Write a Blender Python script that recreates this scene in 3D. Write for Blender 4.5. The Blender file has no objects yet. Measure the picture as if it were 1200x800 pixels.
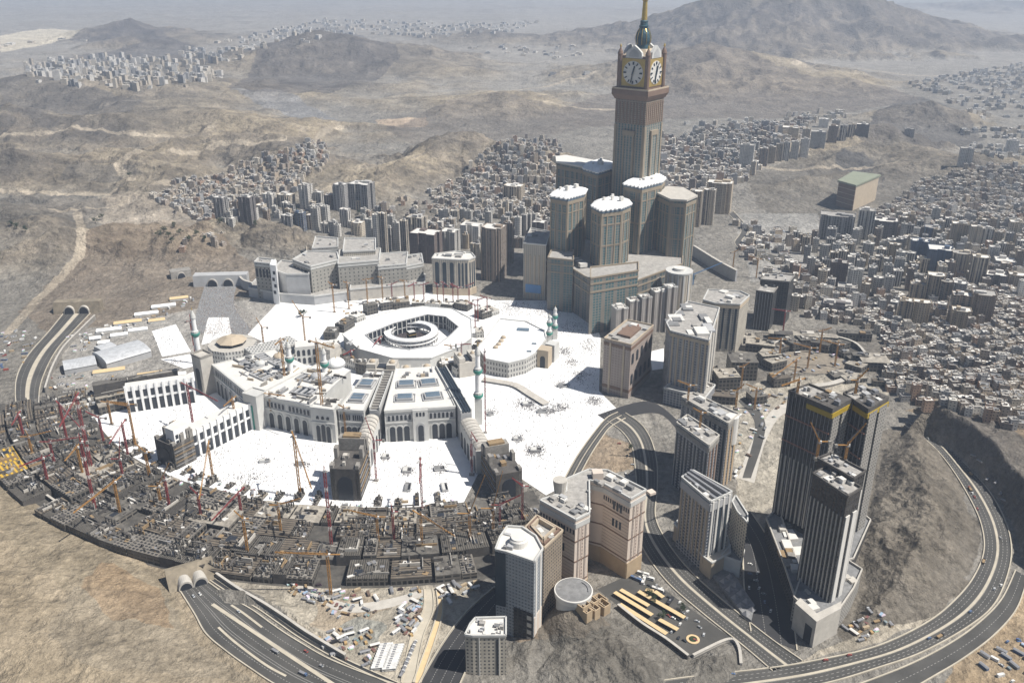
import bpy, math, random
import numpy as np

# ------------------------------------------------------------------ camera, light, exposure
SC = bpy.context.scene
COL = SC.collection
FPX, PITCH, CAMH = 1039.0, math.radians(23.4), 650.0
cam_d = bpy.data.cameras.new('camera')
cam = bpy.data.objects.new('camera', cam_d)
COL.objects.link(cam)
cam.location = (0, 0, CAMH)
cam.rotation_euler = (math.radians(90) - PITCH, 0, 0)
cam_d.sensor_width = 36.0
cam_d.lens = 36.0 * FPX / 1200.0
cam_d.clip_start = 5.0
cam_d.clip_end = 90000.0
SC.camera = cam

SUN_EL = math.radians(56)
SUN_DIR = (0.965 * math.cos(SUN_EL), -0.262 * math.cos(SUN_EL), math.sin(SUN_EL))   # towards the sun
world = bpy.data.worlds.new('World')
SC.world = world
world.use_nodes = True
wn = world.node_tree.nodes
sky = wn.new('ShaderNodeTexSky')
sky.sky_type = 'NISHITA'
sky.sun_disc = False
sky.sun_elevation = SUN_EL
sky.sun_rotation = math.atan2(SUN_DIR[0], SUN_DIR[1])
sky.dust_density = 1.0
wn['Background'].inputs['Strength'].default_value = 0.05
world.node_tree.links.new(sky.outputs['Color'], wn['Background'].inputs['Color'])
sun_d = bpy.data.lights.new('sun', 'SUN')
sun_d.energy = 5.0
sun_d.angle = math.radians(0.5)
sun_d.color = (1.0, 0.955, 0.885)
sun = bpy.data.objects.new('sun', sun_d)
COL.objects.link(sun)
import mathutils
V = mathutils.Vector
sun.rotation_euler = V(SUN_DIR).to_track_quat('Z', 'Y').to_euler()
vs = SC.view_settings
vs.view_transform = 'Standard'
vs.look = 'None'
vs.exposure = 0.44
vs.gamma = 1.0
vs.use_curve_mapping = False
SC.cycles.max_bounces = 5
SC.cycles.diffuse_bounces = 3
SC.cycles.glossy_bounces = 2
SC.cycles.volume_bounces = 1
SC.cycles.use_denoising = True

R = random.Random(11)

# ------------------------------------------------------------------ pixel -> place helpers
def ray(px, py):
    u = (px - 600) / FPX; v = (400 - py) / FPX
    return (u, math.cos(PITCH) + v * math.sin(PITCH), -math.sin(PITCH) + v * math.cos(PITCH))
def G(px, py, z=0.0):
    d = ray(px, py); t = (z - CAMH) / d[2]
    return (d[0] * t, d[1] * t)
def atY(px, py, Y):
    d = ray(px, py); s = Y / d[1]
    return (d[0] * s, Y, CAMH + d[2] * s)
def hz(px, pyb, pyt, zb=0.0):          # height of the point above (px,pyb) that shows at row pyt
    g = G(px, pyb, zb); d = ray(px, pyt)
    return CAMH + d[2] * g[1] / d[1]
def proj(x, y, z):
    z = z - CAMH
    dep = y * math.cos(PITCH) - z * math.sin(PITCH)
    up = y * math.sin(PITCH) + z * math.cos(PITCH)
    return 600 + FPX * x / dep, 400 - FPX * up / dep
def mpp(x, y, z=0.0):                  # metres covered by one photo pixel there
    return (y * math.cos(PITCH) + (CAMH - z) * math.sin(PITCH)) / FPX
def inpoly(x, y, poly):
    x = np.asarray(x, float); y = np.asarray(y, float)
    c = np.zeros(x.shape, bool); n = len(poly); j = n - 1
    for i in range(n):
        xi, yi = poly[i]; xj, yj = poly[j]
        if yi != yj:
            c ^= ((yi > y) != (yj > y)) & (x < (xj - xi) * (y - yi) / (yj - yi) + xi)
        j = i
    return c
def segdist(x, y, a, b):
    ax, ay = a; bx, by = b
    dx, dy = bx - ax, by - ay
    t = np.clip(((x - ax) * dx + (y - ay) * dy) / max(dx * dx + dy * dy, 1e-9), 0, 1)
    return np.hypot(x - ax - t * dx, y - ay - t * dy), t

# ------------------------------------------------------------------ noise
def _h(ix, iy, s):
    n = (ix.astype(np.int64) * 374761393 + iy.astype(np.int64) * 668265263 + s * 1274126177) & 0xffffffff
    n = ((n ^ (n >> 13)) * 1274126177) & 0xffffffff
    return ((n ^ (n >> 16)) & 0xffff) / 65535.0
def vnoise(x, y, s=0):
    ix = np.floor(x); iy = np.floor(y); fx = x - ix; fy = y - iy
    fx = fx * fx * (3 - 2 * fx); fy = fy * fy * (3 - 2 * fy)
    a = _h(ix, iy, s); b = _h(ix + 1, iy, s); c = _h(ix, iy + 1, s); d = _h(ix + 1, iy + 1, s)
    return (a * (1 - fx) + b * fx) * (1 - fy) + (c * (1 - fx) + d * fx) * fy
def fbm(x, y, o=4, s=0):
    r = 0; a = .5
    for i in range(o):
        r = r + a * vnoise(x, y, s + i); x = x * 2.03 + 17.1; y = y * 2.03 + 5.3; a *= .5
    return r / (1 - .5 ** o)
def ridged(x, y, o=4, s=0):
    r = 0; a = .5
    for i in range(o):
        r = r + a * (1 - np.abs(2 * vnoise(x, y, s + i) - 1)); x = x * 2.07 + 7.7; y = y * 2.07 + 3.1; a *= .5
    return r / (1 - .5 ** o)

# ------------------------------------------------------------------ mesh builder and scene-graph helpers
def wloc(o):
    v = V((0, 0, 0))
    while o is not None:
        v = v + o.location; o = o.parent
    return v
class MB:
    def __init__(s): s.v = []; s.f = []; s.m = []; s.uv = []
    def face(s, pts, m=0, uv=None):
        i = len(s.v); s.v.extend(pts); s.f.append(tuple(range(i, i + len(pts)))); s.m.append(m)
        if uv is None:
            uv = [(p[0], p[1]) for p in pts]
        s.uv.extend(uv)
    def prism(s, poly, z0, z1, mw=0, mr=1, top=None, bottom=False, roof=True, u0=0.0):
        n = len(poly); t = top or poly
        a = sum(poly[i][0] * poly[(i + 1) % n][1] - poly[(i + 1) % n][0] * poly[i][1] for i in range(n))
        idx = range(n) if a > 0 else range(n - 1, -1, -1)
        P = [poly[i] for i in idx]; T = [t[i] for i in idx]
        u = u0
        for i in range(n):
            j = (i + 1) % n
            L = math.hypot(P[j][0] - P[i][0], P[j][1] - P[i][1])
            s.face([(P[i][0], P[i][1], z0), (P[j][0], P[j][1], z0), (T[j][0], T[j][1], z1), (T[i][0], T[i][1], z1)], mw,
                   [(u, 0), (u + L, 0), (u + L, z1 - z0), (u, z1 - z0)])
            u += L
        if roof: s.face([(p[0], p[1], z1) for p in T], mr)
        if bottom: s.face([(p[0], p[1], z0) for p in reversed(P)], mw)
    def box(s, x, y, z0, z1, w, d, yaw=0.0, mw=0, mr=None, bottom=False):
        s.prism(rect(x, y, w, d, yaw), z0, z1, mw, mw if mr is None else mr, bottom=bottom)
    def beam(s, p, q, w, m=0, h=None):
        p = V(p); q = V(q); d = q - p
        if d.length < 1e-6: return
        up = V((0, 0, 1)) if abs(d.normalized().z) < .95 else V((0, 1, 0))
        r = d.cross(up).normalized() * (w / 2); u = r.cross(d).normalized() * ((h or w) / 2)
        c = [p - r - u, p + r - u, p + r + u, p - r + u]; e = [q - r - u, q + r - u, q + r + u, q - r + u]
        for i in range(4):
            j = (i + 1) % 4
            s.face([tuple(c[i]), tuple(c[j]), tuple(e[j]), tuple(e[i])], m, [(0, 0), (w, 0), (w, d.length), (0, d.length)])
        s.face([tuple(k) for k in reversed(c)], m); s.face([tuple(k) for k in e], m)
    def lathe(s, x, y, prof, n=16, m=0, cap=True, sx=1.0):
        for k in range(len(prof) - 1):
            (r0, z0), (r1, z1) = prof[k], prof[k + 1]
            for i in range(n):
                a = 2 * math.pi * i / n; b = 2 * math.pi * (i + 1) / n
                q = [(x + r0 * math.cos(a) * sx, y + r0 * math.sin(a), z0), (x + r0 * math.cos(b) * sx, y + r0 * math.sin(b), z0),
                     (x + r1 * math.cos(b) * sx, y + r1 * math.sin(b), z1), (x + r1 * math.cos(a) * sx, y + r1 * math.sin(a), z1)]
                rm = max(r0, r1)
                s.face(q, m, [(a * rm, z0), (b * rm, z0), (b * rm, z1), (a * rm, z1)])
        if cap and prof[-1][0] > .01:
            s.face([(x + prof[-1][0] * math.cos(2 * math.pi * i / n) * sx, y + prof[-1][0] * math.sin(2 * math.pi * i / n), prof[-1][1]) for i in range(n)], m)
    def build(s, name, mats, parent=None, loc=(0, 0, 0), smooth=False):
        o0 = wloc(parent) if parent is not None else V(loc)
        me = bpy.data.meshes.new(name)
        me.from_pydata([(p[0] - o0.x, p[1] - o0.y, p[2] - o0.z) for p in s.v], [], s.f)
        for m in (mats if isinstance(mats, (list, tuple)) else [mats]): me.materials.append(m)
        me.polygons.foreach_set('material_index', s.m)
        uvl = me.uv_layers.new(name='UVMap')
        uvl.data.foreach_set('uv', [c for u in s.uv for c in u])
        if smooth: me.polygons.foreach_set('use_smooth', [True] * len(s.f))
        o = bpy.data.objects.new(name, me); COL.objects.link(o)
        if parent is not None: o.parent = parent
        else: o.location = loc
        return o
def rect(x, y, w, d, yaw=0.0):
    c, s_ = math.cos(yaw), math.sin(yaw)
    return [(x + a * c - b * s_, y + a * s_ + b * c) for a, b in ((-w / 2, -d / 2), (w / 2, -d / 2), (w / 2, d / 2), (-w / 2, d / 2))]
def tag(o, label, cat, group=None):
    o['label'] = label; o['category'] = cat
    if group: o['group'] = group
    return o
def check_labels():
    for o in COL.objects:
        if o.get('label') and len(o['label'].split()) > 16: print('LONG', o.name, o['label'])
def kind(o, k): o['kind'] = k; return o
def thing(name, label, cat, loc, group=None):
    o = bpy.data.objects.new(name, None); COL.objects.link(o); o.location = loc; o.empty_display_size = 1
    return tag(o, label, cat, group)
def dup(root, loc, rz, label=None, group=None):
    r = root.copy(); COL.objects.link(r); r.location = loc; r.rotation_euler = (0, 0, rz)
    if label: r['label'] = label
    if group: r['group'] = group
    for ch in root.children:
        c = ch.copy(); COL.objects.link(c); c.parent = r
        for g in ch.children:
            d = g.copy(); COL.objects.link(d); d.parent = c
    return r
ORD = ['first', 'second', 'third', 'fourth', 'fifth', 'sixth', 'seventh', 'eighth', 'ninth', 'tenth', 'eleventh', 'twelfth', 'thirteenth', 'fourteenth',
       'fifteenth', 'sixteenth', 'seventeenth', 'eighteenth', 'nineteenth', 'twentieth']
def ordw(i):
    if i < 20: return ORD[i]
    t = ['twenty', 'thirty', 'forty', 'fifty', 'sixty', 'seventy', 'eighty', 'ninety'][(i + 1) // 10 - 2]
    return t + '-' + ORD[(i + 1) % 10 - 1] if (i + 1) % 10 else ['twentieth', 'thirtieth', 'fortieth', 'fiftieth', 'sixtieth', 'seventieth', 'eightieth', 'ninetieth'][(i + 1) // 10 - 2]
def number(items):                       # items: (object, what, where): a label that counts from the left in the photograph
    g = {}
    for o, a, b in items: g.setdefault((a, b), []).append(o)
    for (a, b), L in g.items():
        L.sort(key=lambda o: proj(*o.location)[0])
        for i, o in enumerate(L):
            o['label'] = (a + ' ' + b) if len(L) == 1 else (a + ' ' + b + ', ' + ordw(i) + ' from left')
# ------------------------------------------------------------------ materials
def mat(name):
    m = bpy.data.materials.new(name); m.use_nodes = True
    return m, m.node_tree.nodes, m.node_tree.links, m.node_tree.nodes['Principled BSDF']
def N(nt, t, **kw):
    n = nt.new(t)
    for k, v in kw.items():
        if k.startswith('i_'):
            key = k[2:]; key = int(key) if key.isdigit() else key
            n.inputs[key].default_value = v
        else: setattr(n, k, v)
    return n
def math_n(nt, lk, op, a, b=None):
    n = nt.new('ShaderNodeMath'); n.operation = op
    for i, x in enumerate((a, b)):
        if x is None: continue
        if isinstance(x, (int, float)): n.inputs[i].default_value = x
        else: lk.new(x, n.inputs[i])
    return n.outputs[0]
def mix(nt, lk, fac, a, b, bt='MIX'):
    n = nt.new('ShaderNodeMix'); n.data_type = 'RGBA'; n.blend_type = bt
    for i, x in ((0, fac), (6, a), (7, b)):
        if isinstance(x, (int, float)): n.inputs[i].default_value = x
        elif isinstance(x, tuple): n.inputs[i].default_value = (*x[:3], 1)
        else: lk.new(x, n.inputs[i])
    return n.outputs[2]
def coord(nt, lk, which='Object', scale=1.0):
    tc = nt.new('ShaderNodeTexCoord'); 
    if scale == 1.0: return tc.outputs[which]
    mp = nt.new('ShaderNodeMapping'); mp.inputs['Scale'].default_value = (scale,) * 3 if isinstance(scale, (int, float)) else scale
    lk.new(tc.outputs[which], mp.inputs['Vector']); return mp.outputs[0]
def noise(nt, lk, vec, scale, detail=4, rough=.6):
    n = nt.new('ShaderNodeTexNoise'); n.inputs['Scale'].default_value = scale; n.inputs['Detail'].default_value = detail
    n.inputs['Roughness'].default_value = rough; lk.new(vec, n.inputs['Vector']); return n.outputs['Fac']
def rampf(nt, lk, x, lo, hi, a=0., b=1.):
    n = nt.new('ShaderNodeMapRange'); n.inputs[1].default_value = lo; n.inputs[2].default_value = hi; n.inputs[3].default_value = a; n.inputs[4].default_value = b
    lk.new(x, n.inputs[0]); return n.outputs[0]
def plain(name, col, rough=.8, var=.25, scale=.15, metal=0., col2=None, fine=None):
    m, nt, lk, b = mat(name)
    geo = nt.new('ShaderNodeNewGeometry').outputs['Position']
    f = noise(nt, lk, geo, scale, 5, .65)
    f = rampf(nt, lk, f, .3, .7)
    c2 = col2 or tuple(c * (1 - var) for c in col)
    c = mix(nt, lk, f, col, c2)
    if fine:
        v = nt.new('ShaderNodeTexVoronoi'); v.inputs['Scale'].default_value = fine; lk.new(geo, v.inputs['Vector'])
        h = nt.new('ShaderNodeSeparateColor'); lk.new(v.outputs['Color'], h.inputs[0])
        c = mix(nt, lk, rampf(nt, lk, h.outputs[0], 0, 1, .25, .0), c, (0.02, 0.02, 0.02))
    lk.new(c, b.inputs['Base Color']); b.inputs['Roughness'].default_value = rough; b.inputs['Metallic'].default_value = metal
    b.inputs['Specular IOR Level'].default_value = .25
    return m
def tinted(name, rough=.8, var=.3, scale=.2, metal=0.):       # colour from the object's own colour
    m, nt, lk, b = mat(name)
    oi = nt.new('ShaderNodeObjectInfo'); geo = nt.new('ShaderNodeNewGeometry').outputs['Position']
    f = rampf(nt, lk, noise(nt, lk, geo, scale, 4), .3, .7, 1 - var, 1.)
    c = mix(nt, lk, 1.0, oi.outputs['Color'], f, 'MULTIPLY')
    lk.new(c, b.inputs['Base Color']); b.inputs['Roughness'].default_value = rough; b.inputs['Metallic'].default_value = metal
    b.inputs['Specular IOR Level'].default_value = .25
    return m
def facade(name, wall, glass=(.03, .04, .05), bw=4., fh=4.2, wu=.5, wv=.5, band=0., pier=0., rough=.75, curtain=.35, gl_rough=.25, spand=None, stain=.25):
    """wall with a grid of window openings laid out in metres along the wall (u) and up it (v); wall=None takes the object's colour.
    pier: every pier-th bay is solid; band: every band-th floor is solid"""
    m, nt, lk, b = mat(name)
    uv = nt.new('ShaderNodeUVMap'); uv.uv_map = 'UVMap'
    sp = nt.new('ShaderNodeSeparateXYZ'); lk.new(uv.outputs[0], sp.inputs[0])
    u = math_n(nt, lk, 'DIVIDE', sp.outputs[0], bw); v = math_n(nt, lk, 'DIVIDE', sp.outputs[1], fh)
    fu = math_n(nt, lk, 'FRACT', u); fv = math_n(nt, lk, 'FRACT', v)
    mu = math_n(nt, lk, 'LESS_THAN', math_n(nt, lk, 'ABSOLUTE', math_n(nt, lk, 'SUBTRACT', fu, .5)), wu / 2)
    mv = math_n(nt, lk, 'LESS_THAN', math_n(nt, lk, 'ABSOLUTE', math_n(nt, lk, 'SUBTRACT', fv, .5)), wv / 2)
    k = math_n(nt, lk, 'MULTIPLY', mu, mv)
    iu = math_n(nt, lk, 'FLOOR', u); iv = math_n(nt, lk, 'FLOOR', v)
    if pier: k = math_n(nt, lk, 'MULTIPLY', k, math_n(nt, lk, 'GREATER_THAN', math_n(nt, lk, 'FLOORED_MODULO', iu, pier), .5))
    if band: k = math_n(nt, lk, 'MULTIPLY', k, math_n(nt, lk, 'GREATER_THAN', math_n(nt, lk, 'FLOORED_MODULO', iv, band), .5))
    cb = nt.new('ShaderNodeCombineXYZ'); lk.new(iu, cb.inputs[0]); lk.new(iv, cb.inputs[1])
    oi = nt.new('ShaderNodeObjectInfo'); lk.new(oi.outputs['Random'], cb.inputs[2])
    wn_ = nt.new('ShaderNodeTexWhiteNoise'); lk.new(cb.outputs[0], wn_.inputs[0])
    geo = nt.new('ShaderNodeNewGeometry').outputs['Position']
    st = rampf(nt, lk, noise(nt, lk, geo, .06, 5, .7), .3, .7, 1 - stain, 1.03)
    wc = oi.outputs['Color'] if wall is None else wall
    wcol = mix(nt, lk, 1., wc if not isinstance(wc, tuple) else wc, st, 'MULTIPLY')
    if spand:                                             # spandrel under each window in another colour
        sk = math_n(nt, lk, 'MULTIPLY', mu, math_n(nt, lk, 'SUBTRACT', 1., mv))
        wcol = mix(nt, lk, sk, wcol, spand)
    gcol = mix(nt, lk, math_n(nt, lk, 'MULTIPLY', math_n(nt, lk, 'POWER', wn_.outputs[0], 2.5), curtain), glass, (.35, .33, .3))
    lk.new(mix(nt, lk, k, wcol, gcol), b.inputs['Base Color'])
    lk.new(rampf(nt, lk, k, 0, 1, rough, gl_rough), b.inputs['Roughness'])
    b.inputs['Specular IOR Level'].default_value = .4
    bp = nt.new('ShaderNodeBump'); bp.inputs['Strength'].default_value = .6; bp.inputs['Distance'].default_value = .5
    lk.new(math_n(nt, lk, 'SUBTRACT', 1., k), bp.inputs['Height']); lk.new(bp.outputs[0], b.inputs['Normal'])
    return m
def striped(name, a, bcol, period, duty=.5, axis=0, rough=.8, var=.3):
    m, nt, lk, b = mat(name)
    uv = nt.new('ShaderNodeUVMap'); uv.uv_map = 'UVMap'
    sp = nt.new('ShaderNodeSeparateXYZ'); lk.new(uv.outputs[0], sp.inputs[0])
    k = math_n(nt, lk, 'LESS_THAN', math_n(nt, lk, 'FRACT', math_n(nt, lk, 'DIVIDE', sp.outputs[axis], period)), duty)
    geo = nt.new('ShaderNodeNewGeometry').outputs['Position']
    st = rampf(nt, lk, noise(nt, lk, geo, .12, 5, .7), .3, .7, 1 - var, 1.1)
    lk.new(mix(nt, lk, 1., mix(nt, lk, k, a, bcol), st, 'MULTIPLY'), b.inputs['Base Color'])
    b.inputs['Roughness'].default_value = rough; b.inputs['Specular IOR Level'].default_value = .2
    return m

M = {}
M['marble'] = plain('white_marble', (.84, .835, .82), .5, .16, .05)
M['stone_wh'] = plain('pale_stone', (.55, .545, .52), .7, .18, .08)
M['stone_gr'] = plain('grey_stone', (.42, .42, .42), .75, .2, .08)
M['stone_tan'] = plain('tan_stone', (.47, .39, .29), .8, .2, .08)
M['dark_fill'] = plain('opening_shade', (.035, .04, .05), .35, .3, .3)  # near-black fill paints the shade inside arches, wells and mouths
M['glass'] = plain('dark_glass', (.04, .055, .07), .12, .3, .1)
M['blueglass'] = plain('blue_grey_glass', (.14, .19, .24), .2, .3, .05)
M['concrete'] = plain('raw_concrete', (.33, .31, .28), .9, .35, .1, fine=.5)
M['concrete_pale'] = plain('pale_concrete', (.5, .47, .42), .9, .25, .1)
M['concrete_dk'] = plain('dark_formwork_concrete', (.13, .12, .11), .9, .5, .12, fine=.5)
M['roof'] = plain('dusty_roof', (.43, .41, .38), .9, .3, .12, fine=.3)
M['roof_wh'] = plain('white_roof', (.64, .62, .58), .7, .12, .1)
M['roof_gr'] = plain('grey_roof', (.26, .26, .26), .9, .3, .1, fine=.3)
M['asphalt'] = plain('asphalt', (.095, .091, .084), .9, .3, .02, col2=(.05, .049, .046))
M['asphalt_dk'] = plain('dark_asphalt', (.045, .045, .047), .9, .25, .05)  # dark asphalt, also carries painted shadow on the street and cutting
M['kerb'] = plain('concrete_kerb', (.5, .45, .36), .9, .25, .06)
M['paint'] = plain('road_paint', (.34, .33, .31), .7, .2, .2)
M['green'] = plain('green_tile', (.05, .24, .19), .4, .2, .3)
M['gold'] = plain('gold_leaf', (.55, .39, .12), .35, .25, .2, metal=.5)
M['teal'] = plain('blue_green_mosaic', (.04, .10, .13), .4, .4, .3)
M['steel_red'] = plain('red_crane_paint', (.27, .055, .055), .6, .3, .2)
M['steel_or'] = plain('orange_crane_paint', (.40, .215, .07), .6, .3, .2)
M['steel_wh'] = plain('white_crane_paint', (.7, .68, .65), .6, .15, .2)
M['steel_yel'] = plain('yellow_formwork', (.40, .28, .03), .6, .2, .2)
M['steel_gr'] = plain('grey_steel', (.3, .3, .31), .5, .2, .2, metal=.3)
M['timber'] = plain('timber_formwork', (.31, .22, .125), .85, .3, .3)
M['tint'] = tinted('painted_surface')
M['metal_roof'] = striped('ribbed_metal_roof', (.52, .53, .54), (.42, .43, .44), 2.2, .4, 0, .45)
M['canopy'] = plain('sand_canopy_sheet', (.62, .47, .27), .8, .15, .2)
M['foliage'] = plain('tree_foliage', (.05, .075, .035), .9, .5, .6)
M['bark'] = plain('bark', (.12, .09, .06), .9, .3, .5)
M['crowd_w'] = plain('white_robes', (.7, .68, .66), .9, .3, 1.)
M['crowd_d'] = plain('dark_clothes', (.12, .11, .13), .9, .5, 1.)
M['rubber'] = plain('tyre_rubber', (.02, .02, .02), .9, .2, 1.)
M['black_cloth'] = plain('black_cloth', (.012, .012, .012), .9, .2, .4)
M['apt'] = facade('apartment_wall', None, (.045, .05, .06), 4.6, 4.6, .42, .45, rough=.85, curtain=.5)
M['apt2'] = facade('apartment_ribbed_wall', None, (.05, .055, .065), 6.5, 4.6, .55, .8, pier=0, rough=.85, curtain=.4, spand=(.30, .265, .22))
M['house'] = facade('house_wall', None, (.05, .05, .055), 5., 4.8, .35, .35, rough=.9, curtain=.3)
M['rockface'] = plain('cut_rock_face', (.30, .255, .19), .95, .4, .05, fine=.25)
M['abraj_pier'] = plain('weathered_tan_pier', (.30, .25, .185), .8, .2, .05)
# ------------------------------------------------------------------ terrain
def W(*pts):                      # photo points on the flat (z=0) -> world polygon
    return [G(x, y) for x, y in pts]
# ridge crests: (photo x, photo y of the crest, distance Y), half width, roughness
RIDGES = [
 ([(690, 80, 8600), (740, 70, 8500), (780, 48, 8300), (815, 18, 8100), (850, -4, 8000), (900, -26, 7900), (960, -30, 7900), (1000, -18, 7900), (1035, 0, 7900), (1080, 28, 7900), (1125, 54, 7900), (1180, 74, 7900)], 1900, .7),
 ([(600, 142, 4700), (680, 120, 5000), (740, 92, 5300), (785, 65, 5500), (828, 50, 5500), (870, 60, 5400), (920, 80, 5200), (970, 97, 5000), (1030, 103, 4900), (1075, 112, 4800)], 1250, .8),
 ([(1015, 142, 3950), (1040, 123, 3950), (1075, 116, 3950), (1105, 124, 3900), (1140, 142, 3800), (1158, 152, 3700)], 420, .6),
 ([(905, 186, 3050), (950, 168, 3150), (1000, 155, 3250), (1040, 154, 3250), (1080, 170, 3100)], 430, .8),
 ([(860, 236, 2550), (900, 222, 2620), (945, 212, 2700), (985, 204, 2800)], 240, .9),
 ([(930, 200, 2900), (965, 188, 2950), (1000, 182, 3000)], 170, .8),
 ([(1085, 202, 2850), (1120, 190, 2850), (1160, 184, 2900), (1210, 190, 2900), (1270, 196, 2900)], 420, .6),
 ([(255, 98, 5700), (285, 72, 6000), (312, 55, 6200), (345, 38, 6200), (380, 33, 6200), (420, 42, 6100), (455, 62, 5900), (500, 76, 5600), (540, 92, 5500)], 1150, .8),
 ([(45, 66, 8200), (80, 46, 8400), (120, 44, 8200), (152, 24, 8200), (185, 36, 8000), (240, 62, 7800)], 1100, .7),
 ([(150, 44, 7300), (215, 48, 7300), (250, 60, 7200)], 500, .6),
 ([(-60, 92, 4500), (0, 92, 4500), (55, 92, 4500), (95, 92, 4500), (125, 108, 4300), (175, 106, 4300), (230, 96, 4600), (285, 104, 4700), (330, 118, 4500)], 1150, .9),
 ([(-60, 132, 3500), (10, 128, 3500), (70, 138, 3500), (140, 136, 3500), (190, 128, 3700), (250, 134, 3600), (320, 148, 3400)], 720, .9),
 ([(-60, 185, 2750), (20, 178, 2800), (85, 182, 2800), (140, 176, 2800), (180, 188, 2700)], 520, .9),
 ([(170, 168, 3000), (230, 160, 3100), (300, 158, 3100), (350, 172, 2900)], 450, .8),
 ([(330, 122, 4600), (380, 108, 4800), (430, 100, 4900), (470, 96, 5000), (500, 104, 4900)], 800, .8),
 ([(450, 152, 3900), (500, 132, 4100), (545, 116, 4300), (590, 111, 4300), (630, 120, 4200), (680, 140, 3900), (720, 156, 3600)], 850, .8),
 ([(395, 250, 2350), (440, 215, 2550), (470, 188, 2750), (505, 165, 2900), (545, 154, 3000), (590, 164, 2950), (640, 182, 2800)], 430, .8),
 ([(470, 62, 7400), (520, 48, 7800), (560, 36, 8000), (600, 42, 7900), (650, 66, 7600), (690, 80, 7200)], 900, .7),
 ([(560, 90, 6200), (600, 76, 6300), (645, 74, 6200), (672, 92, 6000)], 550, .7),
 ([(70, 272, 2000), (115, 256, 2080), (165, 252, 2120), (215, 264, 2090), (240, 276, 2040)], 270, .6),
 ([(-80, 250, 2200), (-20, 246, 2250), (40, 252, 2200)], 300, .7),
 ([(195, 268, 2120), (250, 258, 2150), (300, 252, 2200)], 180, .6),
 ([(300, 262, 2080), (345, 262, 2080)], 120, .5),
 ([(560, 20, 12500), (700, 10, 13000), (820, 12, 12500)], 2500, .6),
 ([(-100, 16, 13000), (60, 12, 13500), (200, 14, 13500), (330, 10, 14000)], 2200, .6),
 ([(1080, 20, 12500), (1150, 6, 13000), (1230, 2, 13500)], 2400, .6),
 ([(-300, -4, 21000), (0, -8, 22000), (300, -6, 22000), (600, -8, 23000), (900, -6, 22000), (1300, -8, 21000)], 3500, .6),
]
RW = []
for pts, w, rg in RIDGES: RW.append(([atY(*p) for p in pts], w, rg))
# mounds: polygon on the flat, top height, slope, roughness
MOUNDS = [
 (W((1036, 528), (1052, 512), (1080, 512), (1100, 528), (1116, 556), (1132, 590), (1140, 625), (1142, 652), (1122, 684), (1084, 712), (1040, 735), (1000, 748), (1002, 715), (1016, 690), (1012, 655), (1000, 640), (1018, 600), (1026, 566)), 58, .95, .85, 1.),
 (W((1055, 515), (1085, 512), (1118, 530), (1146, 560), (1172, 590), (1190, 625), (1200, 668), (1290, 690), (1330, 560), (1280, 470), (1180, 450), (1120, 465), (1075, 490)), 46, 2.6, .25),
 (W((1045, 470), (1060, 440), (1100, 395), (1160, 350), (1260, 330), (1400, 480), (1330, 560), (1200, 520), (1110, 480)), 82, .28, .3),
 (W((-160, 480), (0, 545), (28, 580), (60, 602), (110, 630), (165, 655), (185, 672), (212, 712), (232, 750), (270, 790), (300, 830), (280, 900), (-300, 900), (-400, 560)), 34, .3, .35),
 (W((655, 745), (690, 722), (715, 728), (745, 752), (790, 780), (780, 800), (740, 830), (640, 830), (628, 790)), 20, .7, .8, .8),
 (W((815, 772), (850, 752), (868, 762), (872, 785), (850, 800), (800, 806)), 10, .6, .6, .6),
 (W((252, 690), (300, 690), (350, 712), (385, 742), (392, 752), (352, 738), (300, 712), (262, 706)), 13, .8, .5),
 (W((600, 735), (640, 720), (668, 722), (664, 760), (620, 790), (600, 780)), 12, .6, .7, .6),
]
_d = G(672, 691, 44)
MOUNDS.append(([(_d[0] + 38 * math.cos(i * .3927), _d[1] - 12 + 38 * math.sin(i * .3927)) for i in range(16)], 44, 2.0, .3))
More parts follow.
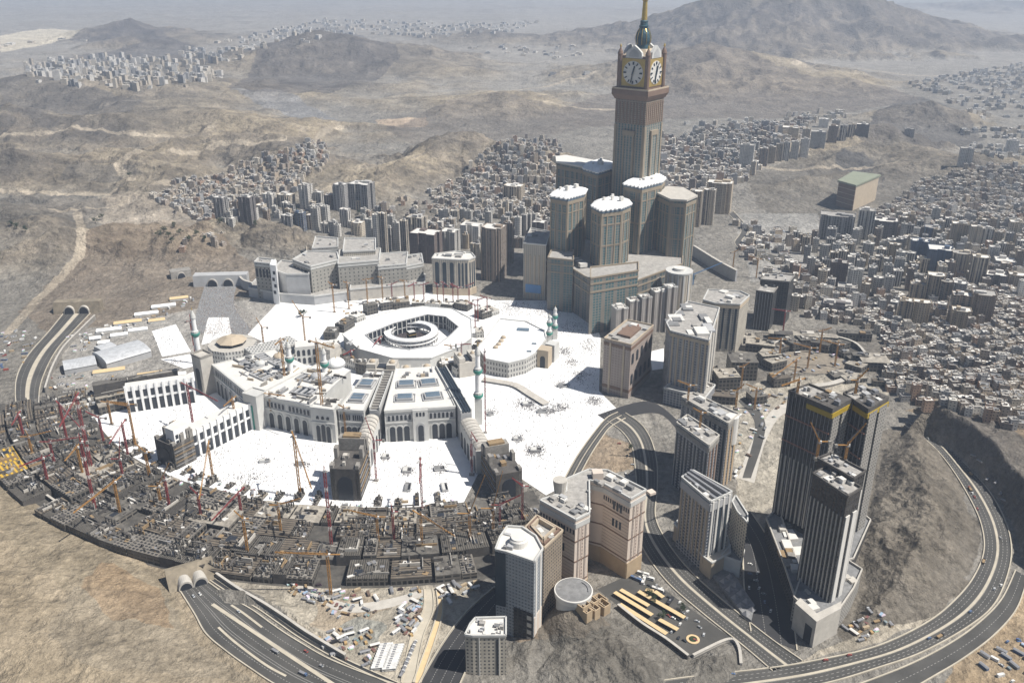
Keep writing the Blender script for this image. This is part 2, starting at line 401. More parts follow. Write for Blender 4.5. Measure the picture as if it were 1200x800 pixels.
def zt(x, y, detail=True):
    x = np.asarray(x, float); y = np.asarray(y, float)
    wx = x + 90 * (fbm(x / 260, y / 260, 3, 5) - .5) * np.clip((y - 1600) / 900, 0, 1); wy = y + 90 * (fbm(x / 260, y / 260, 3, 9) - .5) * np.clip((y - 1600) / 900, 0, 1)
    z = np.zeros_like(x)
    for pts, w, rg in RW:
        xs = [p[0] for p in pts]; ys = [p[1] for p in pts]
        sel = (x > min(xs) - w * 1.3) & (x < max(xs) + w * 1.3) & (y > min(ys) - w * 1.3) & (y < max(ys) + w * 1.3)
        if not sel.any(): continue
        sx, sy = wx[sel], wy[sel]
        lam = w / 2.2
        rd = ridged(sx / lam, sy / lam, 5, 3); rd2 = ridged(sx / lam * 3.3, sy / lam * 3.3, 4, 13)
        out = np.zeros(sx.shape)
        for a, b in zip(pts[:-1], pts[1:]):
            d, t = segdist(sx, sy, a[:2], b[:2])
            s = d / w
            s2 = s + rg * (.62 * (1 - rd) + .3 * (1 - rd2)) * np.clip(s * 3.0, 0.05, 1)
            g = np.clip(1 - s2, 0, 1) ** 1.1
            g = np.where(s < .05, np.maximum(g, .95), g)
            out = np.maximum(out, np.maximum(a[2] + (b[2] - a[2]) * t, 4) * g)
        z[sel] = np.maximum(z[sel], out)
    for poly, top, sl, rg, *rug in MOUNDS:
        xs = [p[0] for p in poly]; ys = [p[1] for p in poly]
        sel = (x > min(xs)) & (x < max(xs)) & (y > min(ys)) & (y < max(ys))
        if not sel.any(): continue
        sx, sy = x[sel], y[sel]
        ins = inpoly(sx, sy, poly)
        d = np.full(sx.shape, 1e9)
        for a, b in zip(poly, poly[1:] + poly[:1]): d = np.minimum(d, segdist(sx, sy, a, b)[0])
        n = ridged(sx / 55, sy / 55, 5, 21); n2 = fbm(sx / 120, sy / 120, 3, 31)
        h = (np.minimum(top, d * sl * (1 - .25 * (1 - n))) if sl > 2 else top * (1 - np.exp(-d * sl / top * (1 - rg * .7 * (1 - n))))) * (1 - rg * .45 * (1 - n)) * (.75 + .5 * n2)
        if rug:
            ed = np.clip(d / 14, 0, 1); wx2 = sx + 16 * (fbm(sx / 40, sy / 40, 3, 171) - .5); wy2 = sy + 16 * (fbm(sx / 40, sy / 40, 3, 175) - .5)
            h = h + rug[0] * ed * (15 * (ridged((wx2 * .8 + wy2 * .6) / 30, (wy2 * .8 - wx2 * .6) / 70, 4, 161) - .62) + 5 * (ridged(wx2 / 15, wy2 / 15, 3, 165) - .6))
        z[sel] = np.where(ins, np.maximum(z[sel], np.maximum(h, .05)), z[sel])
    if detail:
        hill2 = np.clip(z / 28, 0, 1) * np.clip((y - 1500) / 500, 0, 1)
        qx = x + 60 * (fbm(x / 150, y / 150, 3, 181) - .5); qy = y + 60 * (fbm(x / 150, y / 150, 3, 185) - .5)
        z = z + hill2 * (np.clip(1.6 - y / 5000, 0, 1) * 58 * (ridged(qx / 210, qy / 210, 4, 141) - .64) + np.clip(y / 3500, .3, 2.6) * 42 * (ridged(qx / 520, qy / 520, 4, 143) - .62)
            + np.clip(1.5 - y / 2800, 0, 1) * 20 * (ridged(qx / 85, qy / 85, 3, 147) - .6))
        z = z + np.clip(1 - z / 40, 0, 1) * np.clip((y - 2100) / 700, 0, 1) * np.clip((-x - 250 + y * .06) / 400, 0, 1) * 34 * np.clip(ridged(qx / 360, qy / 360, 4, 151) - .52, 0, 1)
        far = np.clip((y - 2300) / 1500, 0, 1)
        z = z + far * 10 * (fbm(x / 300, y / 300, 4, 44) - .45)
        hill = np.clip(z / 8, 0, 1)
        z = z + hill * np.clip(y / 1500, .35, 1) * np.clip(1.7 - y / 2400, 0, 1) * (11.0 * (ridged(x / 55, y / 55, 4, 50) - .6))
    return z
def hit(px, py, zmin=0.0):        # where the sight line through a photo point meets the ground
    d = ray(px, py)
    Y = np.exp(np.linspace(math.log(560), math.log(16000), 900))
    s = Y / d[1]; X = d[0] * s; Z = CAMH + d[2] * s
    k = np.nonzero(Z <= np.maximum(zt(X, Y), zmin))[0]
    if len(k) == 0: return G(px, py) + (0.0,)
    i = k[0]; z = float(zt(np.array([X[i]]), np.array([Y[i]]))[0])
    return float(X[i]), float(Y[i]), z

def make_ground():
    a0 = np.concatenate([np.linspace(-58, -38, 60, endpoint=False), np.linspace(-38, 38, 1050), np.linspace(38, 58, 61)[1:]])
    dep = np.concatenate([np.linspace(57, 47, 40, endpoint=False), np.linspace(47, 19, 560, endpoint=False), np.linspace(19, 3, 700, endpoint=False), np.linspace(3, 1.25, 60)])
    r = CAMH / np.tan(np.radians(dep))
    A, Rr = np.meshgrid(np.radians(a0), r)
    # straight rows in Y so that the sheet covers the picture evenly
    Y = Rr; X = Rr * np.tan(A)
    n, m = X.shape
    Z = zt(X.ravel(), Y.ravel()).reshape(n, m)
    co = np.stack([X, Y, Z], -1).reshape(-1, 3).astype(np.float32)
    i = np.arange(n - 1)[:, None] * m + np.arange(m - 1)[None, :]
    q = np.stack([i, i + 1, i + m + 1, i + m], -1).reshape(-1, 4)
    me = bpy.data.meshes.new('ground')
    me.vertices.add(len(co)); me.vertices.foreach_set('co', co.ravel())
    me.loops.add(q.size); me.loops.foreach_set('vertex_index', q.ravel().astype(np.int32))
    me.polygons.add(len(q)); me.polygons.foreach_set('loop_start', np.arange(0, q.size, 4, dtype=np.int32))
    me.polygons.foreach_set('loop_total', np.full(len(q), 4, np.int32))
    me.update(); me.validate()
    me.polygons.foreach_set('use_smooth', np.ones(len(q), bool))
    # soils, with some shade and haze painted in
    x, y, z = X.ravel(), Y.ravel(), Z.ravel()
    c = np.empty((len(x), 3)); c[:] = (.205, .19, .166)
    def blend(mask, col, amt=1.):
        k = (np.clip(mask, 0, 1) * amt)[:, None]
        c[:] = c * (1 - k) + np.array(col) * k
    blend(fbm(x / 900, y / 900, 4, 61) * 2 - .6, (.26, .243, .215))
    blend(np.clip((y - 3800) / 2500, 0, 1), (.30, .275, .24), .75)  # plain pales with distance, haze put into the colour
    hillm = np.clip((z - 6) / 30, 0, 1)
    blend(hillm, (.235, .202, .155))
    blend(hillm * np.clip(fbm(x / 500, y / 500, 4, 71) * 3 - 1.3, 0, 1), (.325, .27, .19))
    blend(hillm * np.clip(fbm(x / 380, y / 380, 4, 77) * 3 - 1.5, 0, 1), (.105, .096, .086))
    blend(np.clip((y - 5200) / 2000, 0, 1) * np.clip(z / 60, 0, 1), (.12, .105, .095), .85)
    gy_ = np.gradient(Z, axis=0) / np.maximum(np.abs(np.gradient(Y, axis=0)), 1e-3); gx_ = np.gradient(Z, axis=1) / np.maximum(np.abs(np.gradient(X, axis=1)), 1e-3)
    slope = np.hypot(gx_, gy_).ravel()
    blend(np.clip((slope - .42) / .35, 0, 1) * np.clip(z / 15, 0, 1), (.105, .094, .083), .55)  # steep rock darkened, relief shading put into the ground colour
    blend(np.clip((.16 - slope) / .12, 0, 1) * hillm, (.24, .21, .165), .5)
    # gullies of lighter gravel
    blend(hillm * np.clip((ridged(x / 160, y / 160, 4, 80) - .72) * 6, 0, 1), (.26, .22, .17), .6)
    def zone(px, col, amt=1., soft=.35, world_=False):
        poly = [hit(*p)[:2] if world_ == 'hit' else G(*p) for p in px]
        xs = [p[0] for p in poly]; ys = [p[1] for p in poly]
        w = 12.
        s_ = np.nonzero((x > min(xs) - w) & (x < max(xs) + w) & (y > min(ys) - w) & (y < max(ys) + w))[0]
        jx = x[s_] + 24 * (fbm(x[s_] / 40, y[s_] / 40, 3, 90) - .5); jy = y[s_] + 24 * (fbm(x[s_] / 40, y[s_] / 40, 3, 95) - .5)
        k = s_[inpoly(jx, jy, poly)]
        f = amt * (1 - soft * fbm(x[k] / 30, y[k] / 30, 4, 99))[:, None]
        c[k] = c[k] * (1 - f) + np.array(col) * f
    tan = [(-200, 480), (0, 535), (30, 578), (60, 600), (110, 622), (180, 655), (215, 690), (240, 740), (330, 800), (330, 860), (-200, 860)]
    zone(tan, (.32, .26, .18), 1.)
    zone([(0, 560), (60, 610), (120, 640), (200, 690), (215, 740), (100, 720), (30, 670), (0, 620)], (.25, .21, .15), .7)
    zone([(90, 700), (190, 700), (230, 760), (300, 800), (120, 800), (60, 760)], (.23, .20, .155), .6)
    zone([(120, 660), (190, 700), (200, 740), (130, 740), (100, 700)], (.27, .18, .105), .6)
    zone([(20, 365), (80, 320), (150, 262), (220, 268), (330, 330), (250, 360), (150, 380), (60, 390)], (.22, .165, .115), .55)   # reddish hill over the tunnels
    zone([(0, 250), (60, 240), (150, 235), (260, 250), (300, 262), (200, 275), (80, 262), (0, 262)], (.36, .31, .25), .7)
    zone([(0, 62), (60, 52), (120, 44), (125, 40), (60, 34), (0, 42)], (.62, .55, .42), .9)        # pale sand flats far off
    zone([(270, 118), (330, 112), (370, 130), (400, 142), (340, 138)], (.2, .2, .205), .8)
    zone([(440, 142), (500, 140), (500, 152), (445, 152)], (.5, .38, .27), .8)
    zone([(150, 375), (330, 345), (400, 345), (400, 420), (330, 470), (220, 480), (100, 480), (60, 440), (90, 390)], (.36, .34, .31), .9)
    zone([(20, 500), (100, 470), (230, 470), (420, 590), (560, 590), (640, 600), (620, 680), (520, 720), (300, 700), (120, 625), (40, 580)], (.2, .185, .165), .9)
    zone([(250, 660), (330, 660), (560, 690), (580, 715), (520, 780), (500, 800), (440, 795), (380, 760), (330, 720)], (.42, .375, .30), .95)
    zone([(385, 690), (440, 690), (455, 715), (400, 745), (360, 735)], (.3, .235, .165), .7)
    zone([(395, 735), (420, 725), (450, 735), (440, 755), (410, 760)], (.25, .26, .24), .8)
    zone([(596, 690), (640, 690), (700, 705), (715, 735), (690, 760), (610, 760)], (.3, .225, .155), .9)
    zone([(630, 735), (730, 720), (800, 770), (870, 770), (860, 800), (640, 830)], (.165, .153, .132), .9)
    zone([(850, 470), (900, 440), (960, 430), (1040, 460), (1000, 520), (900, 600), (870, 640), (860, 560)], (.42, .38, .31), .9)
    zone([(870, 390), (960, 385), (1050, 400), (1060, 440), (960, 440), (880, 450)], (.16, .145, .125), .9)
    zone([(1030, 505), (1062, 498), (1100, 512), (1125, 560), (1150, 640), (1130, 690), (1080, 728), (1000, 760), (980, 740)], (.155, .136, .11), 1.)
    zone([(1110, 515), (1180, 590), (1200, 660), (1260, 640), (1230, 560), (1150, 500), (1080, 485)], (.12, .11, .10), .9)  # cliff's shadow painted into its rock colour
    zone([(1060, 480), (1120, 470), (1150, 485), (1200, 520), (1260, 560), (1260, 600), (1160, 520), (1090, 490)], (.26, .20, .14), 1., world_=False)
    zone([(960, 760), (1000, 742), (1060, 728), (1090, 718), (1070, 735), (1000, 760), (940, 775)], (.45, .40, .32), .9)
    zone([(1180, 690), (1260, 640), (1260, 860), (1080, 830), (1110, 790)], (.36, .27, .17), 1.)
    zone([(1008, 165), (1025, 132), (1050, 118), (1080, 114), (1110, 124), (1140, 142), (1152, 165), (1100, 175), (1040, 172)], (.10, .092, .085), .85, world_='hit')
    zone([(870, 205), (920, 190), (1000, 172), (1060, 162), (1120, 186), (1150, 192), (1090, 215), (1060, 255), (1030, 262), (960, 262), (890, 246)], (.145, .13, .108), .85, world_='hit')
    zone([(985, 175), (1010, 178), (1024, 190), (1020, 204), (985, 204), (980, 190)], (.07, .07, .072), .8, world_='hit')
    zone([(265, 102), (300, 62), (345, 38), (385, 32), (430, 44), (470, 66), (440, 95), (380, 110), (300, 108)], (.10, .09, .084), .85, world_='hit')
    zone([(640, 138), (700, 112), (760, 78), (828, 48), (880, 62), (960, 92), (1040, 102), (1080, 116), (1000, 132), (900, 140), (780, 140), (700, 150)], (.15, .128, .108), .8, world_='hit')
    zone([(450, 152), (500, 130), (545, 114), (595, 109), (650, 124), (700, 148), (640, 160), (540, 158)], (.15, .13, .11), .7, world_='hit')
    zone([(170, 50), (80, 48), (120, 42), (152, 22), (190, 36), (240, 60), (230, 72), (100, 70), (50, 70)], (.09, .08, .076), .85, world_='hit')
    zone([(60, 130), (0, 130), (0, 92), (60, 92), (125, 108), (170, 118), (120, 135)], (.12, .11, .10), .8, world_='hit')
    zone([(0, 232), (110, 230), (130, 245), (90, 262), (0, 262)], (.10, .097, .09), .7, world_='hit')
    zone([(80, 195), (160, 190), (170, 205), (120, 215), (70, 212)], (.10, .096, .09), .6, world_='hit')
    zone([(860, 250), (960, 250), (950, 330), (880, 330)], (.33, .32, .30), .8)
    zone([(690, 500), (740, 520), (740, 550), (700, 560), (680, 550)], (.30, .225, .15), .9)
    for px in [((0, 225), (70, 228), (130, 228), (155, 212), (138, 196), (150, 186), (190, 180)), ((0, 160), (90, 150), (160, 160), (250, 150)), ((10, 390), (45, 350), (75, 318), (95, 290), (98, 268), (90, 250)),
               ((60, 245), (130, 242), (160, 225), (200, 215)), ((560, 108), (620, 104), (680, 92), (700, 84)), ((640, 120), (700, 128), (760, 130)), ((930, 75), (1000, 80), (1060, 88), (1200, 92)),
               ((870, 190), (930, 200), (1000, 198), (1050, 190)), ((200, 175), (260, 168), (330, 165), (400, 150))]:
        P = [hit(*p)[:2] for p in px]
        wd = 7.
        for a, b in zip(P[:-1], P[1:]):
            lo = (min(a[0], b[0]) - 40, min(a[1], b[1]) - 40); hi = (max(a[0], b[0]) + 40, max(a[1], b[1]) + 40)
            s_ = np.nonzero((x > lo[0]) & (x < hi[0]) & (y > lo[1]) & (y < hi[1]))[0]
            d, _ = segdist(x[s_], y[s_], a, b)
            k = s_[d < wd + y[s_] / 600]
            c[k] = c[k] * .3 + np.array((.42, .36, .28)) * .7
    c *= np.clip(.55 + .9 * fbm(x / 70, y / 70, 4, 111), .5, 1.5)[:, None] ** np.clip(z / 20, .25, 1)[:, None]
    c *= (.82 + .36 * fbm(x / 25, y / 25, 3, 101))[:, None] * (.85 + .3 * fbm(x / 110, y / 110, 3, 107))[:, None]
    at = me.color_attributes.new('soil_shade', 'FLOAT_COLOR', 'POINT')
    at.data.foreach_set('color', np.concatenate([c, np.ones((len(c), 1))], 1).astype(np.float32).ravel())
    o = bpy.data.objects.new('ground', me); COL.objects.link(o); o['kind'] = 'structure'
    m_, nt, lk, b = mat('desert_ground')
    ca = nt.new('ShaderNodeVertexColor'); ca.layer_name = 'soil_shade'
    geo = nt.new('ShaderNodeNewGeometry').outputs['Position']
    n1 = noise(nt, lk, geo, .09, 8, .7); n2 = noise(nt, lk, geo, .012, 7, .65)
    n3 = nt.new('ShaderNodeTexVoronoi'); n3.inputs['Scale'].default_value = .16; lk.new(geo, n3.inputs['Vector'])
    k = math_n(nt, lk, 'MULTIPLY', rampf(nt, lk, n1, .28, .72, .6, 1.32), rampf(nt, lk, n2, .3, .7, .8, 1.2))
    n5 = noise(nt, lk, geo, .55, 4, .7); k = math_n(nt, lk, 'MULTIPLY', k, rampf(nt, lk, n5, .3, .7, .8, 1.2))
    k = math_n(nt, lk, 'MULTIPLY', k, rampf(nt, lk, n3.outputs['Distance'], 0, 1, 1.12, .85))
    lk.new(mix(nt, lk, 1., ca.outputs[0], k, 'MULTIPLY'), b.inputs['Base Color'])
    b.inputs['Roughness'].default_value = .95; b.inputs['Specular IOR Level'].default_value = .1
    n4 = noise(nt, lk, geo, .022, 6, .6)
    rg_ = math_n(nt, lk, 'ABSOLUTE', math_n(nt, lk, 'SUBTRACT', n4, .5))
    hh = math_n(nt, lk, 'ADD', math_n(nt, lk, 'MULTIPLY', n1, .35), math_n(nt, lk, 'MULTIPLY', rg_, -2.2))
    bp = nt.new('ShaderNodeBump'); bp.inputs['Strength'].default_value = .62; bp.inputs['Distance'].default_value = 28.
    lk.new(hh, bp.inputs['Height']); lk.new(bp.outputs[0], b.inputs['Normal'])
    me.materials.append(m_)
make_ground()

# ------------------------------------------------------------------ air
def make_haze():
    mb = MB()
    z0, z1 = -40., 690.
    mb.prism([(-26000, -600), (26000, -600), (26000, 31500), (-26000, 31500)], z0, z1, bottom=True)
    m = bpy.data.materials.new('haze_air'); m.use_nodes = True
    nt = m.node_tree.nodes; nt.clear()
    out = nt.new('ShaderNodeOutputMaterial'); v = nt.new('ShaderNodeVolumePrincipled')
    v.inputs['Color'].default_value = (.66, .79, 1.0, 1); v.inputs['Density'].default_value = 6.0e-5; v.inputs['Anisotropy'].default_value = .2
    m.node_tree.links.new(v.outputs[0], out.inputs['Volume'])
    o = mb.build('haze', m); o['kind'] = 'stuff'
make_haze()

M['dustfloor'] = plain('dusty_pit_floor', (.33, .28, .215), .95, .5, .06, col2=(.17, .15, .125), fine=.4)
M['site'] = plain('dark_site_floor', (.13, .12, .105), .95, .5, .08, col2=(.05, .047, .043), fine=.4)  # dark mottled floor between the decks
# ------------------------------------------------------------------ paved sheets and roads
def sheet(name, poly, z, m):
    mb = MB()
    a = sum(poly[i][0] * poly[(i + 1) % len(poly)][1] - poly[(i + 1) % len(poly)][0] * poly[i][1] for i in range(len(poly)))
    mb.face([(p[0], p[1], z) for p in (poly if a > 0 else poly[::-1])])
    return kind(mb.build(name, m), 'structure')
def smooth(P, k=6):                # Catmull-Rom through points
    out = []
    n = len(P)
    for i in range(n - 1):
        p0, p1, p2, p3 = P[max(i - 1, 0)], P[i], P[i + 1], P[min(i + 2, n - 1)]
        for j in range(k):
            t = j / k
            out.append(tuple(.5 * (2 * b + (c - a) * t + (2 * a - 5 * b + 4 * c - d) * t * t + (3 * b - a - 3 * c + d) * t ** 3) for a, b, c, d in zip(p0, p1, p2, p3)))
    out.append(tuple(P[-1])); return out
def ribbon(mb, Lf, Rt, z, m=0):
    u = 0
    for i in range(len(Lf) - 1):
        a, b, c, d = Lf[i], Rt[i], Rt[i + 1], Lf[i + 1]
        l = math.hypot(c[0] - b[0], c[1] - b[1])
        q = [(a[0], a[1], z), (b[0], b[1], z), (c[0], c[1], z), (d[0], d[1], z)]
        nz = (b[0] - a[0]) * (c[1] - b[1]) - (b[1] - a[1]) * (c[0] - b[0])
        mb.face(q if nz > 0 else q[::-1], m); u += l
def lerp2(a, b, t): return (a[0] + (b[0] - a[0]) * t, a[1] + (b[1] - a[1]) * t)
def resample(P, n):
    d = [0]
    for a, b in zip(P[:-1], P[1:]): d.append(d[-1] + math.hypot(b[0] - a[0], b[1] - a[1]))
    out = []
    j = 0
    for i in range(n):
        t = d[-1] * i / (n - 1)
        while j < len(P) - 2 and d[j + 1] < t: j += 1
        s = (t - d[j]) / max(d[j + 1] - d[j], 1e-6)
        out.append(lerp2(P[j], P[j + 1], min(max(s, 0), 1)))
    return out
def wall_along(mb, P, z0, z1, w, m=0):
    for a, b in zip(P[:-1], P[1:]):
        dx, dy = b[0] - a[0], b[1] - a[1]; l = math.hypot(dx, dy)
        if l < .01: continue
        nx, ny = -dy / l * w / 2, dx / l * w / 2
        mb.prism([(a[0] - nx, a[1] - ny), (b[0] - nx, b[1] - ny), (b[0] + nx, b[1] + ny), (a[0] + nx, a[1] + ny)], z0, z1, m, m)
def road(name, left, right, z=.3, lanes=((0., 1.),), medians=(), n=70, curb=1.1, mat_='asphalt', dashes=True, walls=True):
    """left/right: edges in photo points; lanes/medians: spans across (0..1)"""
    Lf = resample(smooth(W(*left)), n); Rt = resample(smooth(W(*right)), n)
    mb = MB(); ribbon(mb, Lf, Rt, z)
    kind(mb.build(name, M[mat_]), 'structure')
    if medians:
        mm = MB()
        for a, b in medians:
            A = [lerp2(p, q, a) for p, q in zip(Lf, Rt)]; B = [lerp2(p, q, b) for p, q in zip(Lf, Rt)]
            ribbon(mm, A, B, z + .35)
            wall_along(mm, A, z - .05, z + .34, .3); wall_along(mm, B, z - .05, z + .34, .3)
        kind(mm.build('road_median', M['kerb']), 'structure')
    if dashes:
        md = MB()
        for a, b, k in lanes:
            for t in [a + (b - a) * i / k for i in range(1, k)]:
                C = resample([lerp2(p, q, t) for p, q in zip(Lf, Rt)], n * 3)
                for i in range(0, len(C) - 1, 2):
                    p, q = C[i], C[i + 1]; dx, dy = q[0] - p[0], q[1] - p[1]; l = math.hypot(dx, dy) or 1
                    nx, ny = -dy / l * .25, dx / l * .25
                    md.face([(p[0] - nx, p[1] - ny, z + .03), (q[0] - nx, q[1] - ny, z + .03), (q[0] + nx, q[1] + ny, z + .03), (p[0] + nx, p[1] + ny, z + .03)][::-1 if False else 1])
            for t in (a + .015, b - .015):
                C = [lerp2(p, q, t) for p, q in zip(Lf, Rt)]
                D = [lerp2(p, q, t + .008) for p, q in zip(Lf, Rt)]
                ribbon(md, C, D, z + .04)
        kind(md.build('road_markings', M['paint']), 'structure')
    if walls:
        mw = MB(); wall_along(mw, Lf, -.5, z + curb, 1.3); wall_along(mw, Rt, -.5, z + curb, 1.3)
        kind(mw.build('road_kerb', M['kerb']), 'structure')
    return Lf, Rt
RING = road('ring_road', [(560, 838), (640, 824), (720, 808), (780, 797), (837, 790), (900, 783), (950, 775), (1025, 758), (1085, 730), (1118, 704), (1141, 676), (1153, 645), (1149, 612), (1133, 578), (1112, 545), (1090, 520), (1060, 498)],
            [(580, 888), (665, 868), (745, 846), (810, 829), (890, 815), (970, 800), (1030, 782), (1081, 764), (1135, 734), (1165, 708), (1181, 672), (1185, 640), (1177, 608), (1158, 574), (1130, 542), (1104, 514), (1072, 494)],
            .3, ((0., .46, 3), (.54, 1., 3)), ((.46, .54),), 110)
road('lower_road', [(1000, 804), (1060, 781), (1106, 758), (1143, 733), (1173, 703), (1190, 668)], [(1044, 822), (1086, 797), (1128, 772), (1166, 743), (1192, 712), (1204, 676)], .22, ((0., 1., 2),), (), 40)
TUN = road('tunnel_road', [(211, 692), (228, 719), (241, 742), (264, 762), (292, 782), (330, 806), (400, 838), (480, 866)], [(244, 682), (268, 699), (296, 715), (321, 733), (347, 750), (392, 775), (470, 804), (550, 826)],
           .3, ((0., .34, 2), (.36, .66, 2), (.68, 1., 2)), (), 60, mat_='asphalt')
for a, b in ((((249, 708), (270, 722), (300, 742), (330, 762), (365, 785), (400, 808)), 4.0), (((271, 709), (286, 719), (307, 735)), 2.5), (((256, 735), (275, 752), (310, 778), (335, 792)), 2.5)):
    mb = MB(); wall_along(mb, smooth(W(*a)), .2, .75, b)
    kind(mb.build('road_median', M['kerb']), 'structure')
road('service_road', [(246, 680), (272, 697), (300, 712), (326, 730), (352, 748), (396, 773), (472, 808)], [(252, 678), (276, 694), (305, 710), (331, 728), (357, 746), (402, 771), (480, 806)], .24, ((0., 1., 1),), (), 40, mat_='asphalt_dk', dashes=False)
LTUN = road('tunnel_road', [(74, 368), (56, 390), (34, 415), (21, 438), (18, 462), (22, 500)], [(106, 367), (88, 386), (68, 408), (54, 433), (46, 460), (48, 498)], .3, ((0., .42, 2), (.58, 1., 2)), ((.42, .58),), 50)
road('city_road', [(656, 572), (676, 535), (699, 503), (712, 489), (724, 483)], [(672, 572), (690, 537), (706, 512), (716, 500), (733, 490)], .26, ((0., .5, 2), (.52, 1., 2)), ((.48, .52),), 40)
road('city_road', [(712, 494), (728, 505), (740, 522), (744, 545), (746, 575), (744, 610), (752, 640), (780, 680), (820, 716), (870, 756), (905, 786)],
     [(733, 484), (752, 498), (764, 518), (770, 545), (770, 575), (768, 605), (780, 632), (808, 668), (850, 706), (900, 746), (940, 774)], .3, ((0., .46, 3), (.54, 1., 3)), ((.46, .54),), 90)
road('street', [(846, 600), (868, 640), (872, 690), (880, 740)], [(880, 600), (905, 640), (925, 700), (934, 762)], .24, ((0., 1., 3),), (), 40, mat_='asphalt_dk')  # dark surface paints the tower's shadow over the street
road('cutting_road', [(580, 688), (548, 716), (520, 752), (492, 800), (480, 830)], [(600, 700), (588, 730), (560, 762), (540, 800), (530, 830)], .2, ((0., 1., 4),), (), 40, mat_='asphalt_dk', curb=2.2)  # dark surface paints the building's shadow lying in the cutting
road('site_road', [(497, 690), (496, 715), (482, 745), (470, 800)], [(507, 690), (508, 715), (496, 747), (486, 800)], .2, ((0., 1., 2),), (), 30, mat_='kerb', dashes=False)
road('bridge_ramp', [(511, 690), (513, 715), (503, 748), (484, 800)], [(516, 690), (519, 716), (511, 748), (493, 800)], .5, ((0., 1., 1),), (), 30, mat_='canopy', dashes=False)
road('site_road', [(310, 668), (350, 690), (400, 716), (455, 712), (500, 696)], [(318, 662), (360, 684), (404, 706), (452, 702), (498, 690)], .16, ((0., 1., 2),), (), 40, mat_='concrete_pale', dashes=False, walls=False)
road('site_road', [(865, 560), (880, 520), (905, 480), (930, 470)], [(884, 566), (896, 520), (914, 488), (940, 476)], .16, ((0., 1., 2),), (), 40, mat_='concrete_pale', dashes=False, walls=False)
road('access_road', [(870, 560), (885, 498), (865, 470)], [(880, 560), (897, 496), (872, 464)], .2, ((0., 1., 2),), (), 20, walls=False, dashes=False)
road('crowded_street', [(240, 335), (232, 360), (225, 390)], [(277, 335), (275, 360), (300, 392)], .15, ((0., 1., 2),), (), 20, mat_='roof_gr', dashes=False, walls=False)
road('pilgrim_road', [(300, 262), (322, 268), (345, 282), (352, 300)], [(306, 256), (332, 262), (356, 280), (360, 302)], 14., ((0., 1., 2),), (), 30, dashes=False, curb=4)
road('city_road', [(842, 240), (868, 268), (862, 288), (910, 310)], [(850, 238), (876, 268), (870, 286), (915, 302)], .2, ((0., 1., 2),), (), 30, dashes=False)
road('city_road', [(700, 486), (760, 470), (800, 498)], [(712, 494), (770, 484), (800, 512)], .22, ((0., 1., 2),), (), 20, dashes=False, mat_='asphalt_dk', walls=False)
K0 = (-186.0, 1510.0)
def P(th, r):
    a = math.radians(th); return (K0[0] + r * math.sin(a), K0[1] - r * math.cos(a))
sheet('marble_plaza', [P(t, 548) for t in range(-56, 13, 2)] + [P(13, 548), P(22, 420), P(40, 300)] + [P(t, 255) for t in range(50, 190, 6)] + [P(t, 255) for t in range(190, 270, 8)] + [P(-80, 300), P(-66, 420)], .10, M['marble'])
sheet('marble_plaza', W((545, 470), (556, 420), (560, 380), (575, 352), (640, 352), (690, 362), (704, 395), (702, 458), (728, 484), (700, 503), (676, 536), (655, 572), (640, 580), (610, 560), (580, 540)), .14, M['marble'])
sheet('marble_plaza', W((158, 470), (235, 448), (240, 478), (292, 500), (205, 540), (190, 520)), .18, M['marble'])
sheet('marble_plaza', W((290, 392), (330, 350), (420, 345), (470, 340), (470, 362), (400, 395), (330, 410)), .22, M['marble'])
sheet('marble_plaza', W((236, 404), (244, 372), (268, 372), (272, 396)), .22, M['marble'])
sheet('marble_plaza', W((178, 388), (206, 380), (224, 412), (190, 418)), .26, M['marble'])
sheet('marble_plaza', W((188, 421), (228, 414), (232, 428), (216, 432)), .3, M['marble'])
sheet('marble_plaza', W((762, 412), (778, 408), (778, 432), (764, 434)), .3, M['marble'])
sheet('site_floor', [P(t, 706) for t in range(-68, 14, 2)] + [P(14, 706), P(21, 690), P(23, 549)] + [P(t, 549) for t in range(22, -68, -2)], .08, M['site'])
sheet('pit_floor', [(G(952, 424)[0] + 60 * math.cos(i * .2618), G(952, 424)[1] + 48 * math.sin(i * .2618)) for i in range(24)], .3, M['dustfloor'])
sheet('car_park', W((700, 690), (748, 668), (800, 706), (850, 742), (868, 752), (812, 772), (760, 738)), .12, M['asphalt'])
# ------------------------------------------------------------------ mosque
def frame_of(a, b):
    dx, dy = b[0] - a[0], b[1] - a[1]; l = math.hypot(dx, dy)
    return (dx / l, dy / l), (dy / l, -dx / l), l          # tangent, outward normal when a->b runs counter-clockwise (outside on the right)
def arch_mesh(mb, c, t, n, z0, w, h, d0, d1, m=0, pointed=True, seg=6):
    zs = z0 + h - w * .6
    out = [(-w / 2, z0), (w / 2, z0), (w / 2, zs)]
    for i in range(1, 2 * seg):
        a = math.pi * i / (2 * seg); out.append((w / 2 * math.cos(a), zs + w * .6 * math.sin(a) ** (.8 if pointed else 1)))
    out.append((-w / 2, zs))
    f = lambda p, d: (c[0] + t[0] * p[0] + n[0] * d, c[1] + t[1] * p[0] + n[1] * d, p[1])
    mb.face([f(p, d1) for p in out], m)
    for i in range(len(out)):
        p, q = out[i], out[(i + 1) % len(out)]
        mb.face([f(q, d1), f(p, d1), f(p, d0), f(q, d0)][::-1], m)
def panel(mb, c, t, n, z0, z1, w, d0, d1, m=0):
    x = [(c[0] + t[0] * s * w / 2 + n[0] * d, c[1] + t[1] * s * w / 2 + n[1] * d) for s, d in ((-1, d1), (1, d1), (1, d0), (-1, d0))]
    mb.prism(x, z0, z1, m, m, bottom=True)
def along(a, b, f): return (a[0] + (b[0] - a[0]) * f, a[1] + (b[1] - a[1]) * f)
